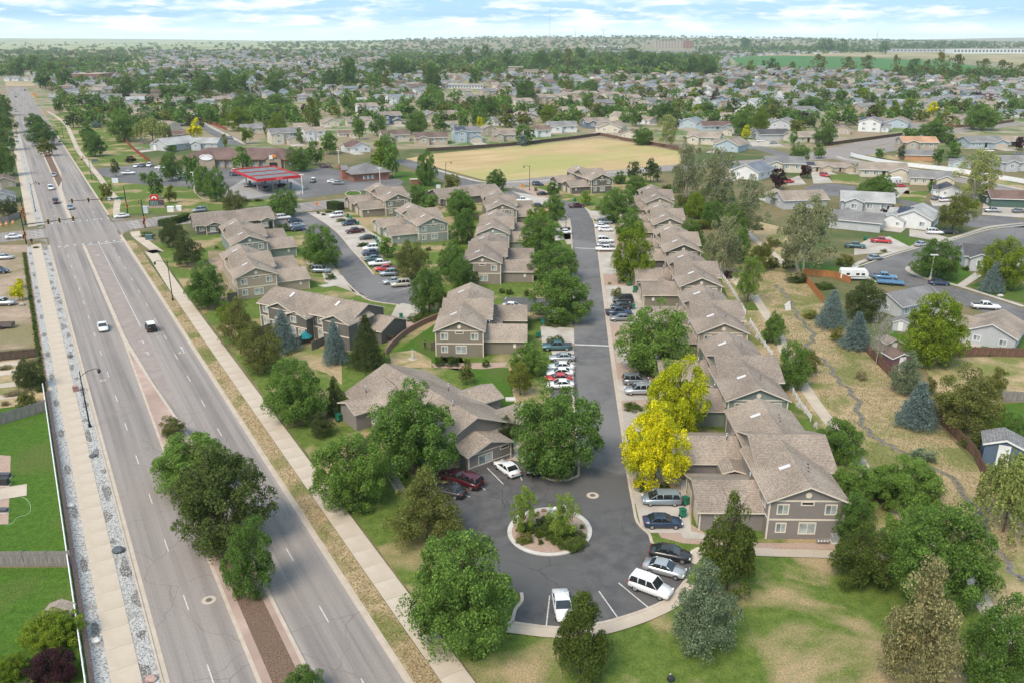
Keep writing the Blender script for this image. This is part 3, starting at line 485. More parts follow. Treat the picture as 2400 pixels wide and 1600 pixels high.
band('sidewalk', smoothpl([P('A', 1310, 800), P('A', 1480, 890), P('A', 1690, 995)]), -1.2, 1.2, .06, M['conc2'])
# far fields
sheet('green_field', PP('C', 330, 395, 700, 385, 1250, 398, 1700, 420, 1750, 400, 1900, 440, 2349, 500, 2349, 560, 1900, 545, 1400, 500, 700, 480, 420, 470), .3, M['farm']); sheet('tan_field', PP('C', 250, 370, 700, 362, 1450, 365, 1900, 340, 2349, 360, 2349, 450, 1950, 410, 1700, 405, 1250, 395, 700, 383, 330, 393), .35, M['tan'])
sheet('tan_field', PP('A', 40, 560, 240, 560, 240, 600, 40, 600), .3, M['tan']); sheet('tan_field', PP('B', 720, 545, 1050, 520, 1040, 560, 740, 590), .3, M['tan']); sheet('tan_field', PP('B', 640, 640, 760, 640, 1040, 625, 1040, 645, 760, 680), .3, M['tan'])
# ================================================================== buildings
class HB:                                 # collects walls, roofs, trim of one building in local metres
    def __init__(s): s.w = MB(); s.r = MB(); s.t = MB(); s.win = []; s.gd = []; s.dr = []; s.misc = []
    def gable(s, x0, x1, y0, y1, ze, slope, axis='x', ov=.45, zb=0, g0=True, g1=True, hip=0):
        """walls plus a pitched roof; axis = direction of the ridge"""
        s.w.box(x0, x1, y0, y1, zb, ze)
        if axis == 'x': a0, a1, b0, b1 = x0, x1, y0, y1; f = lambda a, b, z: (a, b, z)
        else: a0, a1, b0, b1 = y0, y1, x0, x1; f = lambda a, b, z: (b, a, z)
        bm_ = (b0+b1)/2; hw = (b1-b0)/2; zr = ze+hw*slope; th = .2; e = ze-ov*slope+.02; zt = zr+.02
        A0, A1 = a0-ov, a1+ov; B0, B1 = b0-ov, b1+ov; h = hip
        for sgn, B in ((-1, B0), (1, B1)):
            q = [f(A0, B, e), f(A1, B, e), f(A1-h, bm_, zt), f(A0+h, bm_, zt)]
            up = [(p[0], p[1], p[2]+th) for p in q]
            fl = (sgn > 0) ^ (axis == 'y'); s.r.poly(up[::-1] if fl else up, 0); s.r.poly(q if fl else q[::-1], 1)
            s.r.poly([q[0], q[1], up[1], up[0]], 1)
            if not h:
                s.r.poly([q[1], q[2], up[2], up[1]], 1); s.r.poly([q[3], q[0], up[0], up[3]], 1)
        if h:
            for A, s2 in ((A0, 1), (A1, -1)):
                q = [f(A, B0, e+th), f(A, B1, e+th), f(A+s2*h, bm_, zt+th)]; s.r.poly(q if (s2 < 0) ^ (axis == 'y') else q[::-1], 0)
                s.r.poly([f(A, B0, e), f(A, B1, e), f(A, B1, e+th), f(A, B0, e+th)], 1)
        else:
            for A, on in ((a0, g0), (a1, g1)):
                if on: s.w.poly([f(A, b0, ze), f(A, b1, ze), f(A, bm_, zr-.03)])
        return zr
    def window(s, x, y, z, w, h, face='-y', k='glass'): s.win.append((x, y, z, w, h, face, k))
    def band(s, x0, x1, y, z, h=.2, face='-y', d=.03):
        if face == '-y': s.t.box(x0, x1, y-d, y+.01, z, z+h)
        elif face == '+x': s.t.box(y-.01, y+d, x0, x1, z, z+h)
        else: s.t.box(y-d, y+.01, x0, x1, z, z+h)
    def post(s, x, y, z0, z1, w=.15): s.t.box(x-w/2, x+w/2, y-w/2, y+w/2, z0, z1)
WMESH = {}
ROT = {'-y': 0, '+x': math.pi/2, '+y': math.pi, '-x': -math.pi/2}
def winmesh(w, h, mull=True):
    k = (round(w, 2), round(h, 2))
    if k not in WMESH:
        a = MB(); t = .14
        a.box(-w/2-t, w/2+t, -.05, 0, -h/2-t, -h/2); a.box(-w/2-t, w/2+t, -.05, 0, h/2, h/2+t); a.box(-w/2-t, -w/2, -.05, 0, -h/2, h/2); a.box(w/2, w/2+t, -.05, 0, -h/2, h/2)
        if w > .8 and h > .5: a.box(-.04, .04, -.04, 0, -h/2, h/2)
        b = MB(); sp_ = 0 if w > .8 and h > .5 else w/2; b.box(-w/2, sp_, -.025, 0, -h/2, h/2)
        if sp_ == 0: b.box(0.001, w/2, -.025, 0, -h/2, h/2, 1)
        m1 = a.mesh('window', M['trim']); m2 = b.mesh('pane', [M['glass'], M['blind']]); WMESH[k] = (m1, m2)
    return WMESH[k]
def setmat(o, m):
    o.material_slots[0].link = 'OBJECT'; o.material_slots[0].material = m
def finish(hb, name, loc, rz, wallm, roofm, trimm=None, sub=True):
    root = empty(name, loc, rz); tm = trimm or M['trim']
    build(hb.w, 'wall', wallm, root); build(hb.r, 'roof', [roofm, tm], root)
    for i in range(0, len(hb.t.v), 8):
        q = hb.t.v[i:i+8]; x0, y0, z0 = q[0]; x1, y1, z1 = q[6]; mb = MB(); mb.box(0, x1-x0, 0, y1-y0, 0, z1-z0); build(mb, 'trim_board' if z1-z0 < 1 else 'corner_board', tm, root, (x0, y0, z0))
    for (x, y, z, w, h, f, k) in hb.win:
        m1, m2 = winmesh(w, h); o = link('window', m1, root, (x, y, z), ROT[f]); setmat(o, tm)
        if sub: p = link('pane', m2, o); setmat(p, M[k])
    for (x, y, w, h, f) in hb.gd:
        mb = MB(); mb.box(-w/2, w/2, -.04, 0, 0, h)
        for i in range(1, 4): mb.box(-w/2, w/2, -.055, -.04, h*i/4-.02, h*i/4+.02)
        link('garage_door', mb.mesh('garage_door', M['gdoor']), root, (x, y, 0), ROT[f])
    for (x, y, f, m) in hb.dr: mb = MB(); mb.box(-.5, .5, -.05, 0, .1, 2.2); link('door', mb.mesh('door', m), root, (x, y, 0), ROT[f])
    return root
SKY = MB(); SKY.box(-.7, .7, -.26, .26, 0, .14); SKYM = SKY.mesh('skylight', M['skyl'])
VB = MB(); VB.box(-.16, .16, -.16, .16, 0, .2); VM = VB.mesh('roof_vent', M['vent']); VD = VB.mesh('roof_vent', plain((.05, .045, .04), .5))
PB = MB(); PB.tube((0, 0, 0), (0, 0, 1.1), .1, .1, 8); PB.tube((0, 0, 1.1), (0, 0, 1.25), .16, .16, 8); PM = PB.mesh('flue_pipe', M['steel'], True)
DB = MB()
for i in range(12):
    a, b = 2*math.pi*i/12, 2*math.pi*(i+1)/12; DB.poly([(0, .06, 0), (.36*math.cos(a), 0, .36*math.sin(a)), (.36*math.cos(b), 0, .36*math.sin(b))]); DB.poly([(0, .09, 0), (.36*math.cos(b), .02, .36*math.sin(b)), (.36*math.cos(a), .02, .36*math.sin(a))])
DB.tube((0, .05, 0), (0, .25, -.5), .03, .03, 5); DM = DB.mesh('satellite_dish', M['kerbw'])
def roofbits(root, bits):
    for k, x, y, z, rz in bits:
        me = {'s': SKYM, 'v': VM, 'd': VD, 'p': PM, 'x': DM}[k]; o = link(me.name.split('.')[0], me, root, (x, y, z), rz); o.rotation_euler[1] = -.4 if k == 's' else 0
def townhouse(label, cx, cy, deg, wall, lower=None, wing=-1, ww=7.7, s=1.0):
    hb = HB(); SL = .4; ze = 5.2
    # transverse block, front gable block, rear gable block
    hb.gable(-4.6, 4.6, -5.4, 5.4, ze, SL, 'x', .45); hb.gable(-5.3, 3.5, -12.6, 0, ze, SL+.02, 'y', .45, g1=False); hb.gable(-4.7, 4.1, 0, 12.0, ze-.02, SL+.02, 'y', .45, g0=False)
    yf = -12.6; rz_ = ze+4.4*(SL+.02)
    hb.band(-5.3, 3.5, yf, 2.55, .22); hb.band(-5.3, 3.5, yf, ze-.12, .2); hb.band(-12.6, -5.5, 3.5, 2.55, .2, '+x'); hb.band(-12.6, -5.5, -5.3, 2.55, .2, '-x')
    for x in (-5.3, 3.5): hb.post(x, yf, 0, ze, .18)
    for x in (-3.7, 1.9): hb.window(x, yf, 4.05, 1.15, 1.15)
    hb.window(-.9, yf, 4.85, 1.3, .3, k='black'); hb.window(-3.7, yf, 1.55, 1.0, 1.1); hb.window(-.6, yf, 1.5, 1.8, 1.35, k='blind')
    mb_ = MB(); mb_.tube((0, -.06, 0), (0, 0, 0), .33, .33, 16)
    for x0, y0 in ((3.5, -10.4), (3.5, -7.4)): hb.window(x0, y0, 4.0, 1.0, 1.1, '+x')
    for y0 in (-10.6, -7.6): hb.window(-5.3, y0, 4.0, 1.0, 1.1, '-x')
    hb.window(-4.6, -2.8, 4.2, 1.0, 1.2, '-x'); hb.window(4.6, 2, 4.0, 1.0, 1.1, '+x'); hb.window(-4.7, 8, 4.0, 1.1, 1.1, '-x'); hb.window(4.1, 8, 4.0, 1.1, 1.1, '+x')
    if wing:
        e0 = 5.2 if wing < 0 else 4.5
        x0, x1 = (-5.2-ww, -5.2) if wing < 0 else (3.6, 3.6+ww)
        xi, xo = (x1, x0) if wing < 0 else (x0, x1)
        hb.gable(x0, x1, -10.9, -2.2, 2.65, .38, 'x', .4, g0=wing < 0, g1=wing > 0); hb.gable(x0, x1, 1.2, 9.8, 2.65, .38, 'x', .4, g0=wing < 0, g1=wing > 0)
        # link roof beside the main block, leaving a small open court
        lx0, lx1 = (xi-3.2, xi) if wing < 0 else (xi, xi+3.2); hb.gable(lx0, lx1, -2.2, 1.2, 2.75, .3, 'y', 0, g0=False, g1=False)
        hb.post(xo, -10.9, 0, 2.6); hb.post(xo, -2.2, 0, 2.6); f = '-x' if wing < 0 else '+x'
        for yy in (-8.7, -4.4, 3.4, 7.6): hb.gd.append((xo+(-.01 if wing < 0 else .01), yy, 2.6, 2.15, f))
        hb.window(x0+2 if wing < 0 else x1-2, -10.9, 1.7, .25, .5, k='white')
    if label == 'nearest': pass
    root = finish(hb, 'townhouse_block', (cx, cy, 0), R(deg), WM[wall], M['shingle'])
    gv = MB(); gv.tube((0, -.07, 0), (0, .02, 0), .36, .36, 18); link('gable_vent', gv.mesh('gable_vent', M['trim']), root, (-.9, yf, ze+.75))
    bits = [('s', -2.3, -7.4, 6.72, 0), ('s', -2.0, 7.5, 6.62, 0)]
    bits += [('d', x, y, 7.1-abs(x+.9)*.42, 0) for x, y in ((.2, -8.4), (.6, -7.2), (.9, -6.1))]+[('d', x, y, 7.08-abs(x+.3)*.42, 0) for x, y in ((.8, 5.6), (1.1, 6.9), (1.4, 8.2))]
    bits += [('v', x, -.7, 7.1, 0) for x in (-2.6, -.8, 1.1, 3.0)]+[('v', 3.6, -3.1, 6.1, 0), ('v', -3.0, -5.6, 6.3, 0)]
    bits += [('x', 4.7, -4.9, 5.4, R(200)), ('x', 4.4, 9, 4.9, R(200))]
    if wing:
        bits += [('v', (xi+xo)/2+d, -7.4, 4.0, 0) for d in (-1.8, 1.2)]+[('v', (xi+xo)/2+d, 4.7, 4.1, 0) for d in (-1.8, 1.6)]+[('p', xi+(-.8 if wing < 0 else .8), -6.2, 4.1, 0), ('p', xi+(-1.2 if wing < 0 else 1.2), 4.9, 4.0, 0)]
    roofbits(root, bits)
    tag(root, label, 'townhouse', 'two-storey townhouse blocks with taupe shingle roofs'); return root
def mid(t, a, b, c, d, z=7.2):           # centre of a ridge seen between two tile points
    p, q = P(t, a, b, z), P(t, c, d, z); return (p+q)/2, math.degrees(math.atan2(q.y-p.y, q.x-p.x))
rowR = [('J', 1220, 690, 1880, 690, 'grey', 'nearest townhouse block right of the street, taupe siding, beside the lawn'), ('F', 240, 895, 630, 895, 'green', 'grey-green townhouse block behind the yellow trees, second of the right row'),
 ('F', 60, 515, 390, 515, 'tan', 'tan townhouse block beside the broken white rail fence, third of the right row'), ('K', 770, 100, 1350, 100, 'olive', 'olive townhouse block with low garages showing a dish, fourth of the right row'),
 ('L', 1410, 930, 1810, 930, 'charcoal', 'dark grey gabled townhouse block right of the lime-green tree, fifth of the right row'), ('L', 1290, 670, 1650, 670, 'olive', 'olive townhouse block of the right row, sixth from the front'), ('L', 1210, 458, 1530, 458, 'tan', 'farthest townhouse block of the right row, below the small pines')]
for t, a, b, c, d, w_, lab in rowR:
    p, _ = mid(t, a, b, c, d, 7.1); townhouse(lab, p.x-.1, p.y+.2, -1, w_, wing=-1)
for t, a, b, c, d, w_, wg, dg, lab in [('E', 700, 500, 1050, 500, 'olive', 1, -1, 'olive-brown townhouse block in mid picture with clipped round bushes along its front'), ('M', 1410, 800, 1830, 800, 'taupe', 1, -1, 'taupe townhouse block left of the street, just beyond the short parking bay'),
  ('M', 1530, 520, 1900, 520, 'sage', 1, 0, 'grey-green townhouse block behind the taupe one, left of the street'), ('M', 1580, 300, 1920, 275, 'taupe', 1, 8, 'turned taupe townhouse block at the far left end of the street'),
  ('M', 700, 450, 1080, 415, 'sage', -1, 24, 'pale sage townhouse block facing the loop drive car park'), ('M', 360, 210, 680, 180, 'olive', -1, 26, 'olive tan townhouse block beside the loop drive entrance'),
  ('N', 600, 640, 1010, 595, 'green', 1, 27, 'green-gabled townhouse block near the avenue behind the dark pines'), ('N', 640, 955, 1080, 905, 'tan', 1, 27, 'tan townhouse block with fenced patio near the avenue sidewalk'),
  ('L', 510, 230, 745, 222, 'charcoal', -1, 20, 'charcoal and tan townhouse block beside the dry field street')]:
    p, dd = mid(t, a, b, c, d, 7.1); townhouse(lab, p.x, p.y, dg, w_, wing=wg)
# long two-storey block facing the avenue
hb = HB(); hb.gable(-12, 12, -5, 5, 5.2, .4, 'x'); hb.gable(-8.4, -2.0, -6.2, 0, 5.2, .4, 'y', .4, g1=False); hb.gable(-2.8, 2.4, -6.9, 0, 4.7, .38, 'y', .4, g1=False); hb.gable(6.5, 13, -6.8, 0, 5.2, .4, 'y', .4, g1=False); hb.gable(9, 16, -1, 7, 2.7, .38, 'x', .4)
for x, y in ((-10.4, -5), (-4.4, -6.2), (-1, -6.9), (4.4, -5), (9.6, -6.8)):
    hb.window(x, y, 4.0, 1.3, 1.1)
for x, y in ((-10.4, -5), (-6.6, -6.2), (-4.2, -6.2), (-1.4, -6.9), (1.0, -6.9), (4.4, -5), (9.4, -6.8)): hb.window(x, y, 1.35, 1.5, 1.7, k='blind')
for x0, x1, y in ((-12, -8.4, -5), (-8.4, -2.8, -6.2), (-2.8, 2.4, -6.9), (2.4, 6.5, -5), (6.5, 13, -6.8)): hb.band(x0, x1, y, 2.5, .22); hb.post(x0, y, 0, 5.1); hb.band(x0, x1, y, 5.05, .18)
for x in (-8.4, -5.2, -2.8, 2.4, 6.5): hb.w.box(x-.08, x+.08, -10.2, -6.2, 0, 1.7)
hb.gable(-12, -11.9, -5, 5, 5.2, .4, 'x', 0); hb.window(13, -3.5, 4, 1.1, 1.1, '+x'); hb.window(13, -3.5, 1.4, 1.1, 1.1, '+x')
p, dd = mid('D', 1900, 385, 2349, 520, 7.1); root = finish(hb, 'townhouse_block', (p.x+3, p.y-2, 0), R(-30), WM['charcoal'], M['shingle'])
roofbits(root, [('s', -6, -1.6, 6.82, R(90)), ('s', 6, -1.6, 6.82, R(90))]+[('v', x, .4, 7.15, 0) for x in (-8, -3, -1, 4, 8)]+[('x', -6, -6.6, 3.4, R(20)), ('x', -2.2, -7.2, 3.2, R(10))]); tag(root, 'long dark olive townhouse block with patio doors facing the avenue beyond the blue spruces', 'townhouse', 'two-storey townhouse blocks with taupe shingle roofs')
# single-storey long blocks
def lowblock(label, t, a, b, c, d, L, deg, wall, gables, z=5.0, hw=6.2, ze=2.8, name='low_apartment_block', slope=.36):
    hb = HB(); hb.gable(-L/2, L/2, -hw, hw, ze, slope, 'x', .5)
    for x0, x1, y in gables:
        hb.gable(x0, x1, y, 0, ze, slope, 'y', .4, g1=False); hb.window((x0+x1)/2-.6, y, 1.5, 1.2, 1.2, k='blind'); hb.band(x0, x1, y, ze-.1, .18); hb.band(x0, x1, y, .8, .15); hb.post(x0, y, 0, ze); hb.post(x1, y, 0, ze); hb.dr.append((x1-.9, y, '-y', M['black']))
    for y in (-hw+1.5, 1): hb.window(-L/2, y, 1.6, 1.1, 1.2, '-x')
    hb.window(-L/2+1.5, -hw, 1.6, 1.2, 1.2); hb.window(L/2-1.8, -hw, 1.6, 1.2, 1.2)
    p, dd = mid(t, a, b, c, d, z); root = finish(hb, name, (p.x, p.y, 0), R(deg), WM[wall], M['shingle']); zr = ze+hw*slope
    roofbits(root, [('v', x, .5, zr, 0) for x in (-L*.35, -L*.1, L*.12, L*.33)]+[('p', -L*.22, -2.5, zr-1.2, 0), ('p', L*.25, -1.8, zr-1, 0)])
    tag(root, label, 'building', None); return root
lowblock('low charcoal apartment building with long shingle roof and small porch gable near the crossing', 'N', 230, 490, 1080, 410, 23, 28, 'charcoal', [(-9, -4.2, -8.4), (7.4, 11, -8)])
lowblock('low apartment building with long ridge behind the round lime tree, left of field street', 'M', 1040, 215, 1660, 150, 24, 28, 'charcoal', [(-11, -6, -8.5), (6, 11, -8.5)])
# clubhouse by the turning circle
hb = HB(); hb.gable(-12.5, 12.5, -8, 6.5, 3.0, .42, 'x', .5)
hb.gable(-10, -5, -10.5, 0, 2.9, .36, 'y', .4, g1=False); hb.gable(7.2, 12.2, 0, 10, 2.9, .40, 'y', .4, g0=False); hb.gable(-2.2, 3.4, 0, 10.5, 2.9, .40, 'y', .4, g0=False); hb.gable(12, 16.2, -4.6, 2.6, 2.7, .33, 'x', .4, g0=False)
hb.window(16.2, -1.8, 1.5, 2.2, 1.3, '+x'); hb.window(16.2, 1.5, 2.3, 1.3, .3, '+x', 'black'); hb.band(-4.6, 2.6, 16.2, .75, .15, '+x'); hb.band(-4.6, 2.6, 16.2, 2.6, .16, '+x'); hb.post(16.2, -4.6, 0, 2.6); hb.post(16.2, 2.6, 0, 2.6)
hb.band(-8, 6.5, 12.5, 2.95, .16, '+x')
for x in (-10.5, -4, 2, 7): hb.window(x, -8, 1.5, 1.3, 1.2)
for x in (-13.9, -12.9): hb.post(x, -10.3, 0, 2.6, .18)
p0 = P('Q', 770, 135, 6.1); p1 = P('Q', 1780, 720, 6.1); pc = (p0+p1)/2; ang = math.atan2(p1.y-p0.y, p1.x-p0.x)
root = finish(hb, 'clubhouse', (pc.x, pc.y-.3, 0), ang, WM['grey'], M['shingle']); tag(root, 'single-storey grey clubhouse with wide gabled roof half hidden by trees beside the turning circle', 'clubhouse')
roofbits(root, [('d', x, y, 6.05-abs(y+.75)*.42, 0) for x, y in ((-9, -1.6), (-8.2, -3.2), (-7, -1.9), (-6.2, -3.4), (-5, -2.1), (-4.2, -3.6))]+[('p', -9, -6.5, 4, 0), ('p', 7.5, -1.2, 5.8, 0), ('p', 1.5, 2.0, 5.6, 0)])
# ------------------------------------------------------------------ suburban house prototypes
def proto(kind):
    hb = HB()
    if kind == 'ranch':
        hb.gable(-7, 7, -4, 4.5, 2.8, .45, 'x', .5); hb.gable(1.2, 7, -7.5, 0, 2.75, .45, 'y', .4, g1=False); hb.gd.append((4.1, -7.5, 4.6, 2.1, '-y'))
        for x in (-5.2, -2.4): hb.window(x, -4, 1.5, 1.3, 1.2)
        hb.dr.append((0, -4, '-y', M['black'])); hb.window(-7, 0, 1.5, 1.2, 1.1, '-x'); hb.window(7, 1, 1.5, 1.2, 1.1, '+x')
    elif kind == 'long':
        hb.gable(-6.5, 6.5, -4.5, 4.5, 3.5, .42, 'x', .5); hb.gable(-5.6, -1.2, -6, 0, 3.4, .45, 'y', .4, g1=False)
        for x, y in ((-3.4, -6), (0.6, -4.5), (4.2, -4.5)): hb.window(x, y, 2.2, 1.3, 1.3)
        hb.window(-6.5, 1, 2.8, 1.1, 1.1, '-x'); hb.window(6.5, 1, 2.8, 1.1, 1.1, '+x')
    elif kind == 'gfront':
        hb.gable(-5, 5, -6.5, 6.5, 3.0, .46, 'y', .5); hb.gable(-7.5, -2, -4, 4, 2.8, .38, 'x', .4); 
        for x in (-2.6, 2.6): hb.window(x, -6.5, 1.6, 1.3, 1.2)
        hb.window(5, -3, 1.6, 1.2, 1.1, '+x'); hb.window(5, 2, 1.6, 1.2, 1.1, '+x'); hb.window(-5.9, -4, 1.5, 1.0, 1.1)
    elif kind == 'two':
        hb.gable(-5.5, 5.5, -4.2, 4.2, 5.3, .4, 'x', .45); hb.gable(.5, 5.6, -6.6, 0, 2.7, .4, 'y', .35); hb.gd.append((3, -6.6, 4.2, 2.1, '-y')); hb.gable(-4.6, -.6, -4.9, 0, 5.2, .42, 'y', .35, g1=False)
        for x, y, z in ((-2.6, -4.9, 4.1), (3, -4.2, 4.2), (-2.6, -4.9, 1.5)): hb.window(x, y, z, 1.4, 1.2)
        hb.window(5.5, 0, 4.1, 1.1, 1.1, '+x'); hb.window(-5.5, 0, 4.1, 1.1, 1.1, '-x'); hb.window(5.5, 1, 1.5, 1.1, 1.1, '+x')
    elif kind == 'twog':
        hb.gable(-4.8, 4.8, -5.5, 5.5, 5.3, .42, 'y', .45); hb.gable(4.0, 8.2, -3.6, 3.2, 2.7, .4, 'x', .35, g0=False)
        for x in (-2.4, 2.2):
            for z in (1.5, 4.2): hb.window(x, -5.5, z, 1.3, 1.2)
        hb.window(-4.8, -1, 4.2, 1.1, 1.1, '-x'); hb.window(4.8, -4.3, 4.2, 1.1, 1.1, '+x'); hb.window(6.6, -3.6, 1.4, 1, 1)
    elif kind == 'shed': hb.gable(-1.6, 1.6, -1.3, 1.3, 2.0, .4, 'y', .2); hb.dr.append((0, -1.3, '-y', M['white']))
    return hb
PROTO = {}
for k in ('ranch', 'long', 'gfront', 'two', 'twog', 'shed'):
    r = finish(proto(k), 'house', (0, 0, 0), 0, WM['white'], RM['greyroof'], M['white'])
    if k in ('ranch', 'two', 'gfront'): mb = MB(); x_ = {'ranch': 4.1, 'two': 3, 'gfront': -4}[k]; mb.box(x_-2.7, x_+2.7, -14, -6.7 if k != 'gfront' else -4, 0, .1); build(mb, 'driveway', M['conc2'], r)
    PROTO[k] = [r, False, snap(r)]
HW = {'ranch': 14, 'long': 13, 'gfront': 11.5, 'two': 11, 'twog': 12, 'shed': 3.2}
TRIMC = {'white': M['white'], 'cream': M['trim']}
def house(kind, loc, deg, wall, roof, scale=1.0, desc=None, group=None, label=None, solar=False, name='house'):
    pr = PROTO[kind]
    if not pr[1]: r = pr[0]; pr[1] = True; prs = [c for c, _ in pr[2]]; r.location = loc; r.rotation_euler[2] = R(deg); r.scale = (scale,)*3 if isinstance(scale, (int, float)) else scale
    else: r, prs = copytree(pr[0], pr[2], loc, R(deg), scale)
    r.name = name
    for c in prs:
        n = c.name.split('.')[0]
        if n == 'wall': setmat(c, WM[wall])
        elif n == 'roof': setmat(c, RM[roof]); 
    if solar:
        mb = MB()
        for i in range(4):
            for j in range(2): mb.box(-3.6+i*1.1, -2.6+i*1.1, -3.6+j*1.7, -2.0+j*1.7, 0, .05)
        o = build(mb, 'solar_panel', plain((.03, .035, .06), .25), r, (0, 0, HSOL[kind])); o.rotation_euler[0] = math.atan(.4); o.location = (1.0 if kind in ('long',) else -1.5, 0, HSOL[kind])
    tag(r, label, 'shed' if kind == 'shed' else 'house', group, desc); return r
HSOL = {'ranch': 4.85, 'long': 5.95, 'gfront': 5.2, 'two': 7.3, 'twog': 7.3, 'shed': 3}
